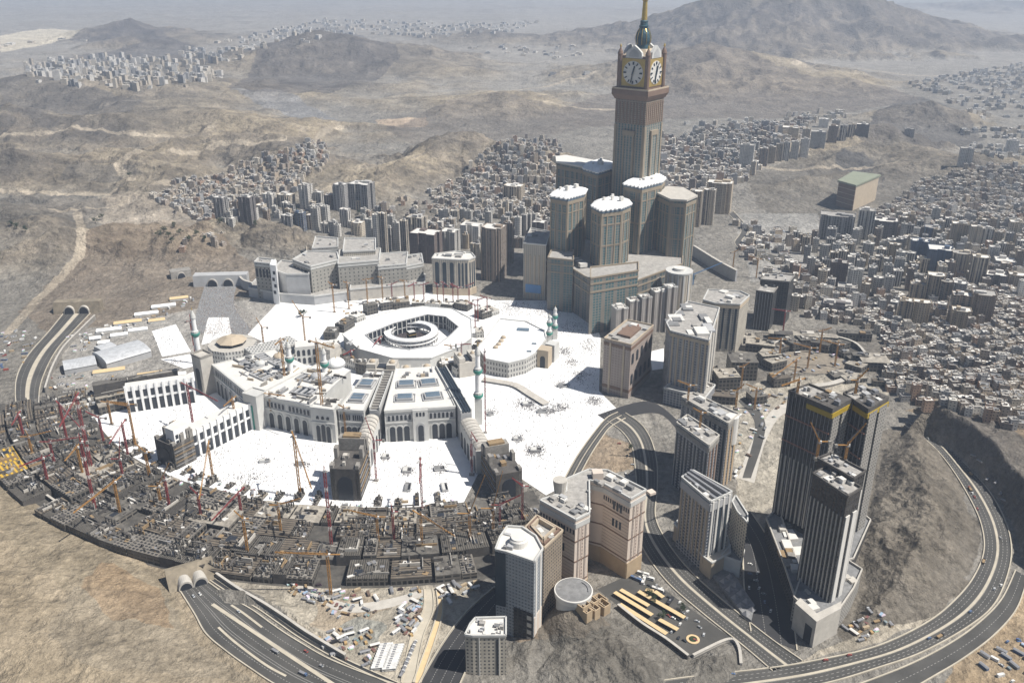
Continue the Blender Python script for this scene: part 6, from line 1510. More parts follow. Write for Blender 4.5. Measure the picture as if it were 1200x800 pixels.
def deck(th0, th1, r0, r1, z, m, where, seed, what=None):
    q = random.Random(seed)
    poly = ccw([P(th0, r1), P(th1, r1), P(th1, r0), P(th0, r0)]); c = centroid(poly)
    o = thing('concrete_deck', '', 'deck', (*c, 0), 'raw concrete decks of the building site')
    mb = MB(); mb.prism(poly, -1, z - 1.2, roof=False); mb.build('frame', M[q.choice(['frame', 'concrete_dk', 'frame2'])], o)
    mb = MB(); sp = shrink(poly, 1.0); mb.prism(sp, z - 1.2, z, bottom=True, roof=False)
    ca, sa = math.cos(math.radians((th0 + th1) / 2)), math.sin(math.radians((th0 + th1) / 2))
    mb.face([(*p, z) for p in sp], 0, [(p[0] * ca + p[1] * sa, -p[0] * sa + p[1] * ca) for p in sp]); mb.build('slab', M[m], o)
    a, b = math.radians((th0 + th1) / 2), (r0 + r1) / 2; yaw = a
    W_, D_ = math.hypot(poly[1][0] - poly[0][0], poly[1][1] - poly[0][1]), r1 - r0
    loc = lambda u, v: P(th0 + (th1 - th0) * u, r0 + (r1 - r0) * v)
    if q.random() < .4:
        for i in range(q.randint(6, 12)):
            u, v = (i % 4 + .5) / 4, (i // 4 + .5) / 3; x, y = loc(u, v); mb = MB(); mb.box(x, y, z + .012, z + q.uniform(5, 9), 1.5, 1.5, yaw); mb.build('bare_column', M[q.choice(['concrete', 'concrete_dk', 'concrete_dk'])], o)
        for i in range(2):
            x0_, x1_ = loc(q.choice([.13, .38]), (i + .5) / 2.4), loc(q.choice([.63, .88]), (i + .5) / 2.4); mb = MB(); mb.beam((*x0_, z + 8.6), (*x1_, z + 8.6), 1.6, 0, 1.1); mb.build('edge_beam', M['concrete_dk'], o)
    for i in range(q.randint(4, 8)):        # upstanding column heads and walls
        u, v = q.uniform(.1, .9), q.uniform(.1, .9); x, y = loc(u, v); mb = MB(); mb.box(x, y, z + .01, z + q.uniform(2, 5), q.uniform(1.2, 2.4), q.uniform(1.2, 2.4), yaw); mb.build('column_head', M[q.choice(['concrete_dk', 'concrete', 'concrete_dk'])], o)
    for i in range(q.randint(2, 4)):
        u, v = q.uniform(.15, .85), q.uniform(.15, .85); x, y = loc(u, v); t = q.random() < .5
        mb = MB(); mb.box(x, y, z + .015 + i * .003, z + q.uniform(1.5, 4.5), (W_ * q.uniform(.2, .6)) if t else 1.2, 1.2 if t else D_ * q.uniform(.25, .7), yaw); mb.build('wall_form', M[q.choice(['concrete_dk', 'concrete', 'timber', 'concrete_dk', 'concrete_pale'])], o)
    for i in range(q.randint(3, 6)):
        u, v = q.uniform(.12, .88), q.uniform(.12, .88); x, y = loc(u, v)
        mb = MB(); mb.box(x, y, z + .02 + i * .004, z + q.uniform(.5, 1.6), W_ * q.uniform(.07, .22), D_ * q.uniform(.06, .2), yaw + q.uniform(-.5, .5)); mb.build('stacked_forms', M[q.choice(['timber', 'roof_wh', 'concrete', 'steel_gr', 'concrete_dk', 'concrete_dk'])], o)
    if q.random() < .55:
        u, v = q.uniform(.25, .75), q.uniform(.25, .75); x, y = loc(u, v); mb = MB(); mb.box(x, y, z + .005, z + .35, W_ * q.uniform(.2, .35), D_ * q.uniform(.2, .35), yaw); mb.build('floor_opening', M['dark_fill'], o)  # dark slab paints the shade of an opening in the deck
    wt = {'deck_a': 'dark joisted deck', 'deck_b': 'timber boarded deck', 'deck_c': 'mottled grey concrete deck', 'deck_d': 'pale dusty concrete deck', 'deck_e': 'dark waffle deck', 'yellow_deck': 'deck with yellow formwork beams'}[m]
    decklist.append((o, ('low ' if z < 12 else 'raised ' if z < 24 else 'high ') + wt, where))
rings = [(552, 589.5, 'in the inner row of the site'), (590, 628, 'in the second row of the site'), (629, 666, 'in the third row of the site'), (667, 704, 'in the outer row of the site')]
sd = 0
for ri, (r0, r1, where) in enumerate(rings):
    th = -68 + ri * 1.5; end = [21, 21, 18, 11][ri]
    while th < end:
        w = rr.choice([1.3, 1.8, 2.4, 3.0, 3.8]); sd += 1
        z = [rr.choice([2.5, 4, 6]), rr.choice([5, 7, 9, 12]), rr.choice([8, 10, 13, 15]), rr.choice([8, 10, 13])][ri] + rr.uniform(-.8, .8)
        gap = rr.choice([.03, .05, .08, .3])
        m = rr.choice(['deck_a', 'deck_a', 'deck_b', 'deck_c', 'deck_e', 'deck_e', 'deck_d' if ri < 2 else 'deck_c', 'deck_d' if ri == 0 else 'deck_b'])
        if ri == 3 and -52 < th < -46: m, z = 'yellow_deck', 14
        if rr.random() > .07: deck(th, min(th + w, end + 1), r0 + rr.uniform(0, 1.5), r1 + rr.uniform(-2, 0), z, m, where, sd)
        th += w + gap
for i in range(9):      # left flank between the outer arc and the left arcade
    th = -66 + i * 1.9; deck(th, th + 1.6, 410 + rr.uniform(0, 20), 540, rr.choice([4, 8, 14, 20]), rr.choice(['deck_c', 'deck_d', 'deck_b', 'deck_d']), 'on the left flank beside the arcade', 400 + i) if not (-57 < th < -49) else None
for i in range(20):      # stub walls standing on the paving along the inner decks
    th = -44 + i * 2.8
    if -6 < th < -.5 or th > 12: continue
    deck(th, th + rr.uniform(.5, 1.3), rr.uniform(520, 534), rr.uniform(538, 550), rr.uniform(1.5, 4.5), rr.choice(['deck_c', 'deck_d', 'deck_e', 'deck_a']), 'out on the paving', 600 + i)
number(decklist)

cranes = []
def crane(px, pyb, pyt, col, jib=None, zb=0., where='', w=2.0, counter=True, luff=None, band=False):
    """mast foot and head in the photo; jib: photo point of the jib's tip"""
    x, y = G(px, pyb, zb); zt_ = atY(px, pyt, y)[2]; h = zt_ - zb
    m = M['steel_red'] if col == 'red' else M['bluepanel'] if col == 'blue' else M['steel_or']
    o = thing('tower_crane', '', 'crane', (x, y, zb), 'tower cranes over the building sites')
    s = w * .5; mb = MB(); mw = MB()
    n = max(4, int(h / (w * 2.6))); b_ = h / n
    for i in range(n):
        t = mb
        if band and i % 4 == 0:
            mw = MB(); [mw.beam((p_[0], p_[1], zb + i * b_), (p_[0], p_[1], zb + (i + .8) * b_), .7) for p_ in ((x - s, y - s), (x + s, y - s), (x + s, y + s), (x - s, y + s))]; mw.beam((x - s, y - s, zb + i * b_), (x + s, y + s, zb + (i + .8) * b_), .5); mw.build('painted_section', M['steel_wh'], o)
        z0, z1 = zb + i * b_, zb + (i + 1) * b_
        C = [(x - s, y - s), (x + s, y - s), (x + s, y + s), (x - s, y + s)]
        for k in range(4):
            p, q = C[k], C[(k + 1) % 4]; t.beam((*p, z0), (*p, z1), .55)
            t.beam((*p, z0), (*q, z1), .38); t.beam((*p, z1), (*q, z1), .34)
    mb.build('mast', m, o)
    mb = MB(); mb.box(x, y, zb - 3, zb + 1.2, w * 3, w * 3, 0); mb.build('foundation', M['concrete'], o)
    mb = MB(); mb.box(x + w, y, zt_ - 1, zt_ + 1.8, w * .9, w, 0); mb.build('cab', M['steel_wh'], o)
    mb = MB(); mb.lathe(x, y, [(w * .8, zt_ - 1.2), (w * .8, zt_ + .4)], 10); mb.build('slewing_ring', M['steel_gr'], o)
    apex = (x, y, zt_ + w * 3); mb = MB(); mb.beam((x - s, y, zt_), apex, .5); mb.beam((x + s, y, zt_), apex, .5); mb.build('apex_frame', m, o)
    if jib:
        tx, ty, tz = atY(jib[0], jib[1], y + (zt_ * .0)); d = V((tx - x, 0, tz - zt_))
        # a jib that seems to point down the picture comes towards the camera instead
        if tz < zt_ - 2:
            gx, gy = G(jib[0], jib[1], zt_ + 1); tx, ty, tz = gx, gy, zt_ + 1
        root = V((x, y, zt_ + .8)); tip = V((tx, ty, max(tz, zt_ + 1))); dv = (tip - root); L = dv.length
        if L > 130: tip = root + dv * (130 / L); dv = tip - root; L = 130
        side = V((-dv.y, dv.x, 0)); side = side.normalized() * .9 if side.length > .01 else V((0, .9, 0))
        up = V((0, 0, 1.7)); mb = MB()
        for a in (side, -side): mb.beam(root + a, tip + a * .4, .5)
        mb.beam(root + up, tip + up * .4, .5); k = max(5, int(L / 4.5))
        for i in range(k):
            p = root + dv * (i / k); q = root + dv * ((i + 1) / k); mb.beam(p + side, (p + q) / 2 + up, .36); mb.beam((p + q) / 2 + up, q - side, .36)
        mb.build('jib', m, o)
        mb = MB(); mb.beam(apex, root + dv * .65 + up, .28); mb.build('jib_tie', M['steel_gr'], o)
        cd = V((-dv.x, -dv.y, 0)); cd = cd.normalized() * min(16, 6 + L * .2) if cd.length > .01 else V((-12, 0, 0))
        mb = MB(); mb.beam(root, root + cd, 1.6, 0, .7); mb.build('counter_jib', m, o)
        e = root + cd; mb = MB(); mb.box(e.x, e.y, e.z - 2.6, e.z + .8, 3, 3, math.atan2(cd.y, cd.x)); mb.build('counterweight', M['concrete'], o)
        hp = root + dv * .7; mb = MB(); mb.beam(hp, hp - V((0, 0, h * .35)), .2); hk = mb.build('hoist_rope', M['glass'], o)
    tall = 'tall ' if h > 75 else ''
    cranes.append((o, tall + {'red': 'red', 'or': 'orange', 'blue': 'blue'}[col] + ' tower crane', where))
S1 = 'over the dark decks on the left'; S2 = 'over the front decks'; S3 = 'standing among the mosque roofs'; S4 = 'in the row behind the ring building'; S5 = 'at the striped towers and office towers'
for a in [(108, 552, 466, 'red', (70, 500), S1, 3.0, 1), (113, 602, 518, 'red', (92, 508), S1, 2.4, 1), (58, 572, 537, 'red', (22, 547), S1), (80, 521, 474, 'red', (98, 505), S1), (142, 606, 565, 'or', (86, 601), S1, 2.2), (131, 497, 472, 'or', (152, 476), S1),
          (159, 522, 474, 'or', (125, 470), S1), (176, 561, 530, 'or', (158, 519), S1, 2.4), (150, 533, 498, 'red', (128, 520), S1), (146, 568, 538, 'red', (140, 512), S1), (189, 592, 570, 'or', (198, 543), S1, 2.2), (200, 601, 562, 'red', None, S1),
          (122, 520, 490, 'red', (100, 482), S1), (66, 552, 518, 'red', (96, 512), S1), (40, 540, 512, 'or', (60, 505), S1), (227, 502, 452, 'red', (255, 470), S1, 2.2), (30, 520, 486, 'red', (14, 498), S1), (98, 560, 524, 'or', (76, 540), S1),
          (250, 562, 523, 'or', (233, 588), S2), (352, 582, 512, 'or', (366, 575), S2, 2.6), (283, 603, 578, 'red', (248, 610), S2), (291, 652, 608, 'or', (274, 598), S2, 2.2), (389, 643, 552, 'red', None, S2, 2.6, 1), (388, 697, 650, 'or', (322, 647), S2, 2.4),
          (495, 599, 544, 'red', (492, 566), S2, 2.2, 1), (462, 637, 600, 'red', (458, 588), S2), (495, 648, 604, 'or', (533, 628), S2, 2.2), (551, 640, 602, 'or', (568, 557), S2, 2.4), (578, 634, 596, 'or', (589, 552), S2, 2.4), (612, 618, 570, 'red', (600, 560), S2), (586, 626, 592, 'red', (610, 580), S2), (444, 642, 606, 'or', (410, 598), S2), (330, 628, 592, 'or', (352, 584), S2), (237, 612, 580, 'red', (222, 570), S2),
          (553, 556, 514, 'red', None, S3, 2.4, 1), (560, 548, 519, 'red', (552, 506), S3), (441, 563, 516, 'red', (428, 489), S3, 2., 1), (569, 507, 412, 'red', None, S3, 1.8, 1), (231, 426, 377, 'red', (222, 368), S3, 2.6, 1), (381, 512, 402, 'or', (392, 408), S3, 3.0), (337, 472, 400, 'or', (322, 404), S3, 2.6), (278, 508, 468, 'or', (262, 476), S3, 2.2),
          (320, 500, 462, 'or', (334, 464), S3, 2.), (406, 516, 478, 'or', (396, 474), S3, 2.), (529, 424, 406, 'or', (520, 404), S3), (541, 424, 404, 'red', (552, 404), S3), (446, 415, 397, 'red', (438, 404), S3), (412, 425, 412, 'red', (402, 416), S3), (310, 412, 384, 'or', (300, 372), S3), (358, 404, 372, 'or', (342, 352), S3),
          (486, 357, 333, 'red', (478, 336), S4), (497, 356, 334, 'red', (503, 331), S4), (513, 356, 334, 'red', (508, 330), S4), (520, 357, 332, 'red', (526, 336), S4), (531, 357, 334, 'red', (538, 338), S4), (537, 360, 337, 'red', (528, 334), S4), (550, 361, 335, 'red', (556, 331), S4), (560, 376, 352, 'red', (568, 349), S4), (557, 384, 358, 'red', (548, 354), S4), (571, 372, 350, 'red', (562, 346), S4),
          (409, 362, 332, 'or', (402, 330), S4), (431, 356, 328, 'or', (438, 326), S4), (449, 356, 326, 'or', (442, 324), S4), (475, 356, 330, 'or', (468, 328), S4), (392, 366, 334, 'or', (384, 330), S4), (460, 358, 334, 'red', (466, 330), S4)]:
    crane(a[0], a[1], a[2], a[3], a[4], 0., a[5], a[6] if len(a) > 6 else 2.0, band=len(a) > 7)
for a in [(957, 536, 518, 'or', (950, 495), 160), (990, 540, 522, 'or', (1015, 496), 166), (934, 462, 446, 'or', (916, 452), 191), (1002, 462, 446, 'or', (1018, 432), 191), (806, 470, 452, 'or', (794, 446), 98), (862, 478, 458, 'or', (872, 450), 98), (820, 502, 484, 'or', (812, 478), 92)]: crane(a[0], a[1], a[2], a[3], a[4], a[5], S5, 1.8)
for a in [(868, 456, 430, 'or', (878, 425)), (946, 432, 408, 'or', (930, 402)), (978, 430, 404, 'or', (962, 398)), (912, 426, 398, 'or', (900, 396)), (884, 480, 456, 'or', (874, 450)), (930, 448, 422, 'or', (905, 442)), (960, 414, 388, 'or', (975, 384))]: crane(a[0], a[1], a[2], a[3], a[4], 0, 'round the oval building pit', 1.8)
for a in [(812, 334, 322, 'blue', (846, 308)), (858, 322, 296, 'or', (866, 292)), (886, 326, 304, 'or', (878, 300)), (917, 392, 365, 'red', (905, 362))]: crane(a[0], a[1], a[2], a[3], a[4], 0, 'near the dark twin towers', 1.6)
number(cranes)

# oval building pit right of the hotels
pit = []
c0 = G(952, 424); 
for i in range(22):
    a0 = math.pi * 2 * i / 22; a1 = a0 + math.pi * 2 / 22 * .9; q = random.Random(900 + i)
    if 3.6 < a0 < 4.6: continue
    R0, R1 = 62 + q.uniform(-4, 4), 92 + q.uniform(-4, 6); z = q.choice([6, 10, 16, 20])
    pts = [(c0[0] + R1 * math.cos(a0), c0[1] + R1 * .8 * math.sin(a0)), (c0[0] + R1 * math.cos(a1), c0[1] + R1 * .8 * math.sin(a1)), (c0[0] + R0 * math.cos(a1), c0[1] + R0 * .8 * math.sin(a1)), (c0[0] + R0 * math.cos(a0), c0[1] + R0 * .8 * math.sin(a0))]
    pts = ccw(pts); o = thing('unfinished_block', '', 'building frame', (*centroid(pts), 0), 'frames round the oval building pit')
    mb = MB(); mb.prism(pts, -1, z - 1, roof=False); mb.build('frame', M['frame'], o); mb = MB(); mb.prism(shrink(pts, 1.03), z - 1, z, bottom=True); mb.build('slab', M[q.choice(['deck_c', 'deck_d', 'deck_b', 'deck_a'])], o)
    for k in range(3):
        p = along(along(pts[0], pts[1], q.uniform(.2, .8)), along(pts[3], pts[2], q.uniform(.2, .8)), q.uniform(.2, .8)); mb = MB(); mb.box(p[0], p[1], z + .01 + k * .004, z + q.uniform(1.5, 4), q.uniform(2, 7), q.uniform(2, 7), a0); mb.build('stacked_forms', M[q.choice(['concrete_pale', 'timber', 'concrete', 'steel_gr'])], o)
    pit.append((o, ('low' if z < 12 else 'raised') + ' raw concrete frame', 'round the oval building pit'))
for px, py, w, d, z, lab in ((868, 440, 44, 40, 34, 'left of the oval pit'), (850, 452, 36, 34, 24, 'left of the oval pit'), (912, 450, 30, 24, 16, 'left of the oval pit'), (1022, 430, 46, 40, 18, 'right of the oval pit'), (940, 398, 120, 18, 12, 'behind the oval pit'), (1000, 398, 60, 16, 16, 'behind the oval pit'),
                         (890, 410, 50, 26, 16, 'left of the oval pit'), (870, 400, 44, 22, 12, 'left of the oval pit'), (886, 470, 26, 22, 14, 'left of the oval pit'), (846, 470, 40, 22, 14, 'left of the oval pit'), (830, 440, 30, 20, 14, 'left of the oval pit'), (1040, 452, 50, 12, 10, 'right of the oval pit'), (1000, 446, 40, 18, 8, 'right of the oval pit')):
    x, y = G(px, py); pts = rect(x, y, w, d, R.uniform(-.3, .3)); o = thing('unfinished_block', '', 'building frame', (x, y, 0), 'frames round the oval building pit')
    mb = MB(); mb.prism(pts, -1, z - 1, roof=False); mb.build('frame', M['frame'], o); mb = MB(); mb.prism(shrink(pts, 1.03), z - 1, z, bottom=True); mb.build('slab', M[R.choice(['deck_c', 'deck_d', 'deck_b'])], o)
    units(o, pts, z, 5, px, .2, 4, ('concrete_pale', 'timber', 'concrete_dk', 'steel_gr')); pit.append((o, 'rectangular raw concrete frame', lab))
number(pit)

# grey blocks of the older mosque edge, behind and left of the ring building
edge = []
for i, (px, py) in enumerate([(392, 398), (388, 386), (404, 376), (418, 366), (434, 358), (452, 353), (378, 404), (398, 412), (566, 362), (562, 384), (562, 398), (556, 410), (574, 358), (470, 351), (490, 350), (508, 351), (526, 351), (543, 353), (412, 420), (428, 426), (524, 422), (540, 428)]):
    q = random.Random(300 + i); x, y = G(px, py, 16); w, d, z = q.uniform(22, 40), q.uniform(14, 24), q.uniform(10, 22); yaw = math.atan2(y - K0[1], x - K0[0]) + math.pi / 2
    o = thing('raw_block', '', 'building block', (x, y, 0), 'raw grey blocks round the ring building'); pts = rect(x, y, w, d, yaw)
    mb = MB(); mb.prism(pts, -1, z); mb.build('body', [M['frame'] if i % 3 else M['octo'], M[q.choice(['deck_d', 'concrete_pale', 'roof_wh', 'deck_c'])]], o)
    units(o, pts, z, 5, i, .22, 5, ('concrete', 'roof_wh', 'timber', 'concrete_dk')); edge.append((o, 'raw grey block', 'edging the ring building'))
number(edge)

# ------------------------------------------------------------------ yards, huts, vehicles
def gz(px, py):
    x, y = G(px, py); z = float(zt(np.array([x]), np.array([y]))[0])
    if z > 3: return hit(px, py)
    return x, y, 0.1
stock = {'hut': [], 'stack': [], 'box': [], 'car': [], 'bus': [], 'truck': []}
def proto_hut(i, c):
    o = thing('site_hut', '', 'site hut', (0, 0, 0), 'site huts')
    mb = MB(); mb.box(0, 0, 0, 3, 10, 3.2); q = mb.build('walls', M['tint'], o); q.color = (*c, 1)
    mb = MB(); mb.prism(rect(0, 0, 10.6, 3.8), 3.01, 3.6, top=rect(0, 0, 10.6, .6)); mb.build('roof', M['roof_wh' if i % 2 else 'steel_gr'], o)
    mb = MB(); mb.box(-2.5, -1.65, .2, 2.2, 1., .1); mb.build('door', M['dark_fill'], o); mb = MB(); mb.box(2, -1.65, 1.2, 2.2, 2., .1); mb.build('window', M['glass'], o); return o
def proto_box(i, c):
    o = thing('shipping_container', '', 'container', (0, 0, 0), 'containers on the yards'); mb = MB(); mb.box(0, 0, .1, 3, 8, 3); q = mb.build('body', M['tint'], o); q.color = (*c, 1)
    mb = MB(); mb.box(4.03, 0, .3, 2.8, .12, 2.7); q = mb.build('door', M['tint'], o); q.color = (*[v * .7 for v in c], 1)
    mb = MB(); [mb.box(x, y, 3, 3.15, .5, .5) for x in (-3.7, 3.7) for y in (-1.2, 1.2)]; mb.build('corner_fittings', M['steel_gr'], o); return o
def wheels(o, xs, r, hw):
    for x in xs:
        for s in (-1, 1):
            mb = MB(); n = 10; pts = [(x + r * math.cos(2 * math.pi * k / n), r + r * math.sin(2 * math.pi * k / n)) for k in range(n)]
            a = [(p[0], s * (hw - .25), p[1]) for p in pts]; b = [(p[0], s * hw, p[1]) for p in pts]
            for k in range(n): mb.face([a[k], a[(k + 1) % n], b[(k + 1) % n], b[k]] if s < 0 else [a[(k + 1) % n], a[k], b[k], b[(k + 1) % n]])
            mb.face(b if s < 0 else b[::-1]); mb.face(a[::-1] if s < 0 else a); mb.build('wheel', M['rubber'], o)
def sideprism(mb, prof, hw, m=0):
    n = len(prof)
    mb.face([(p[0], -hw, p[1]) for p in prof], m); mb.face([(p[0], hw, p[1]) for p in prof[::-1]], m)
    for i in range(n):
        p, q = prof[i], prof[(i + 1) % n]; mb.face([(q[0], -hw, q[1]), (p[0], -hw, p[1]), (p[0], hw, p[1]), (q[0], hw, q[1])], m)
def proto_car(i, c):
    o = thing('parked_car', '', 'car', (0, 0, 0), 'cars'); mb = MB(); s = 1.25
    sideprism(mb, [(x * s, z * s) for x, z in ((-2.2, .35), (2.2, .35), (2.25, .75), (1.2, .95), (-2.1, .95), (-2.25, .7))], .9 * s); q = mb.build('body', M['tint'], o); q.color = (*c, 1)
    mb = MB(); sideprism(mb, [(x * s, z * s) for x, z in ((-1.9, .96), (1.15, .96), (.5, 1.42), (-1.4, 1.42))], .8 * s); cb_ = mb.build('cabin', M['glass'], o)
    mb = MB(); mb.box(-.45 * s, 0, 1.43 * s, 1.5 * s, 1.9 * s, 1.5 * s); q = mb.build('roof', M['tint'], o); q.color = (*c, 1); wheels(o, (-1.4 * s, 1.4 * s), .36 * s, .92 * s); return o
def proto_bus(i, c):
    o = thing('bus', '', 'bus', (0, 0, 0), 'buses'); mb = MB(); sideprism(mb, [(-7, .5), (7, .5), (7.1, 2.2), (6.7, 3.6), (-6.9, 3.6), (-7, 3.2)], 1.5); q = mb.build('body', M['tint'], o); q.color = (*c, 1)
    mb = MB(); mb.box(0, 0, 2, 2.9, 13, 3.06); mb.build('window_band', M['glass'], o); mb = MB(); mb.box(-1, 0, 3.61, 4, 3, 1.6); mb.build('roof_unit', M['steel_gr'], o); wheels(o, (-4.2, 4.4), .6, 1.52); return o
def proto_truck(i, c):
    o = thing('truck', '', 'truck', (0, 0, 0), 'trucks'); mb = MB(); sideprism(mb, [(2.6, .6), (4.8, .6), (4.8, 2.2), (4.3, 3.2), (2.6, 3.2)], 1.3); q = mb.build('cab', M['tint'], o); q.color = (*c, 1)
    mb = MB(); sideprism(mb, [(-4.6, 1.1), (2.3, 1.1), (2.3, 2.7), (-4.9, 2.7)], 1.35); mb.build('load_bed', M['timber' if i % 2 else 'steel_gr'], o); mb = MB(); mb.box(4.83, 0, 2.1, 2.9, .1, 2.2); mb.build('windscreen', M['glass'], o); wheels(o, (-3.6, -2.2, 3.6), .6, 1.32); return o
def proto_stack(i, c):
    o = thing('material_stack', '', 'material stack', (0, 0, 0), 'stacks of building material'); rr_ = random.Random(i)
    for k in range(4):
        mb = MB(); mb.box(rr_.uniform(-2, 2), rr_.uniform(-1.5, 1.5), .02 + k * .01, rr_.uniform(.8, 2.4), rr_.uniform(2, 6), rr_.uniform(1.2, 3), rr_.uniform(-.3, .3)); q = mb.build('bundle', M['tint'], o); q.color = (*[v * rr_.uniform(.7, 1.2) for v in c], 1)
    return o
CC = {'white': (.7, .69, .66), 'grey': (.3, .3, .3), 'tan': (.42, .33, .22), 'red': (.28, .07, .055), 'blue': (.10, .15, .26), 'orange': (.38, .19, .07), 'yellow': (.55, .4, .06), 'black': (.04, .04, .045), 'silver': (.45, .46, .47), 'green': (.05, .22, .17), 'brown': (.17, .12, .09)}
PR = {}
counts = []
def put(kind_, colour, x, y, z, rz, where):
    mk = {'hut': proto_hut, 'box': proto_box, 'car': proto_car, 'bus': proto_bus, 'truck': proto_truck, 'stack': proto_stack}[kind_]
    key = (kind_, colour)
    if key not in PR: o = mk(len(PR), CC[colour]); o.location = (x, y, z); o.rotation_euler = (0, 0, rz); PR[key] = o
    else:
        o = dup(PR[key], (x, y, z), rz)
    nm = {'hut': 'site hut', 'box': 'shipping container', 'car': 'car', 'bus': 'bus', 'truck': 'truck', 'stack': 'stack of material'}[kind_]
    o['group'] = nm + 's ' + where
    counts.append((o, colour + ' ' + nm, where)); return o
def yard(poly, n, kinds, cols, where, seed, yaw=0., sp=7.):
    q = random.Random(seed); xs = [p[0] for p in poly]; ys = [p[1] for p in poly]; done = []; k = 0; t = 0
    while k < n and t < n * 40:
        t += 1; px, py = q.uniform(min(xs), max(xs)), q.uniform(min(ys), max(ys))
        if not inpoly(np.array([px]), np.array([py]), poly)[0]: continue
        x, y, z = gz(px, py)
        if any((x - a) ** 2 + (y - b) ** 2 < sp * sp for a, b in done): continue
        done.append((x, y)); k += 1; put(q.choice(kinds), q.choice(cols), x, y, z, yaw + q.uniform(-.25, .25) + q.choice([0, math.pi / 2]), where)
GEN = ['white', 'silver', 'grey', 'tan', 'grey', 'white', 'tan', 'brown', 'black', 'white', 'grey', 'brown', 'silver', 'brown', 'tan', 'grey']
yard([(375, 745), (400, 735), (440, 738), (442, 762), (430, 785), (390, 768), (370, 752)], 30, ['hut', 'box', 'stack', 'stack', 'truck'], GEN, 'in the front yard beside the tunnel road', 1, .6, 5)
yard([(470, 708), (496, 702), (495, 720), (484, 745), (462, 742)], 30, ['hut', 'stack', 'box', 'stack'], GEN, 'in the middle yard beside the site road', 2, .9, 5.5)
yard([(300, 655), (330, 655), (380, 690), (440, 690), (495, 688), (496, 698), (420, 708), (380, 708), (340, 690)], 34, ['stack', 'truck', 'box', 'hut', 'stack'], GEN, 'along the foot of the outer decks', 3, .4, 7)
yard([(515, 688), (560, 680), (560, 690), (518, 712)], 16, ['hut', 'box', 'truck'], GEN, 'beside the road cutting', 4, .5, 6)
for i in range(11):
    a, b = (453, 757), (443, 784); px, py = a[0] + (b[0] - a[0]) * i / 10, a[1] + (b[1] - a[1]) * i / 10
    for j in range(2): x, y, z = gz(px + j * 13, py + j * 1.2); put('bus', 'white', x, y, z, .12, 'parked in rows on the front yard')
for i in range(8): x, y, z = gz(486 - i * 2.1, 755 + i * 5); put('truck', R.choice(['white', 'grey', 'silver']), x, y, z, 1.25, 'lined up along the yard edge')
yard([(78, 395), (160, 370), (225, 345), (232, 352), (170, 385), (130, 395), (110, 412), (88, 412)], 60, ['hut', 'hut', 'box', 'stack', 'car'], ['white', 'white', 'silver', 'grey', 'tan', 'white'], 'in the yards below the reddish hill', 5, .5, 8)
yard([(60, 440), (90, 430), (150, 445), (220, 440), (150, 465), (140, 490), (60, 490), (50, 470)], 60, ['hut', 'stack', 'box', 'stack', 'hut'], GEN, 'in the yard left of the arcade', 6, .5, 8)
yard([(0, 390), (40, 385), (50, 395), (20, 440), (0, 450)], 26, ['hut', 'hut', 'box', 'stack'], ['white', 'white', 'blue', 'red', 'silver', 'tan'], 'in the camp beyond the left tunnel road', 7, .3, 9)
yard([(200, 545), (300, 575), (420, 590), (560, 585), (560, 592), (420, 598), (280, 590), (195, 562)], 40, ['stack', 'stack', 'hut', 'box'], GEN, 'on the paving along the inner decks', 8, .2, 8)
yard([(860, 480), (900, 462), (930, 462), (880, 540), (862, 560)], 34, ['stack', 'hut', 'truck', 'box', 'stack'], GEN, 'along the dusty road by the office towers', 9, .9, 7)
yard([(900, 415), (960, 405), (1000, 415), (985, 436), (920, 440)], 30, ['stack', 'stack', 'truck', 'hut'], GEN, 'down in the oval building pit', 10, .3, 7)
yard([(985, 735), (1020, 718), (1050, 730), (1010, 752)], 18, ['truck', 'stack', 'hut', 'box'], GEN, 'on the pale ground behind the ring road', 11, .4, 6)
yard([(1150, 770), (1200, 740), (1210, 800), (1140, 800)], 16, ['hut', 'box', 'car', 'stack'], ['white', 'silver', 'grey', 'blue', 'white'], 'in the sandy corner beyond the ring road', 12, .5, 7)
yard([(330, 690), (395, 725), (430, 725), (440, 716), (360, 700)], 18, ['truck', 'car', 'stack'], GEN, 'along the pale yard road', 13, -.4, 7)
yard([(870, 262), (925, 272), (940, 325), (900, 330)], 26, ['hut', 'stack', 'box'], ['white', 'white', 'grey', 'silver'], 'on the slope right of the clock complex', 14, .3, 12)
yard([(400, 352), (470, 345), (470, 358), (405, 372)], 22, ['hut', 'stack', 'box'], ['white', 'white', 'grey', 'tan', 'silver'], 'on the white paving behind the ring building', 15, .3, 9)
yard([(290, 405), (340, 400), (345, 412), (300, 418)], 12, ['hut', 'stack'], ['white', 'grey', 'tan'], 'beside the long hall', 16, .3, 8)
yard([(660, 500), (690, 505), (676, 530), (660, 545)], 0, ['car'], ['white'], 'x', 17)
# cars
def cars_along(road_, lanes, n, cols, where, seed, z=.36):
    q = random.Random(seed); Lf, Rt = road_
    for _ in range(n):
        i = q.randrange(2, len(Lf) - 3); t = q.choice(lanes); p = lerp2(Lf[i], Rt[i], t); r_ = lerp2(Lf[i + 1], Rt[i + 1], t); put('car' if q.random() < .85 else 'truck', q.choice(cols), p[0], p[1], z, math.atan2(r_[1] - p[1], r_[0] - p[0]), where)
CARC = ['white', 'silver', 'white', 'black', 'grey', 'red', 'blue']
cars_along(RING, (.08, .22, .37, .62, .77, .92), 22, CARC, 'driving on the ring road', 1)
cars_along(TUN, (.1, .25, .45, .55, .78, .9), 12, CARC, 'driving on the tunnel road', 2)
yard([(735, 655), (752, 672), (800, 706), (792, 712), (744, 680), (728, 668)], 20, ['car', 'car', 'car', 'bus'], CARC, 'parked beside the pinkish hotel', 21, -.62, 4.2)
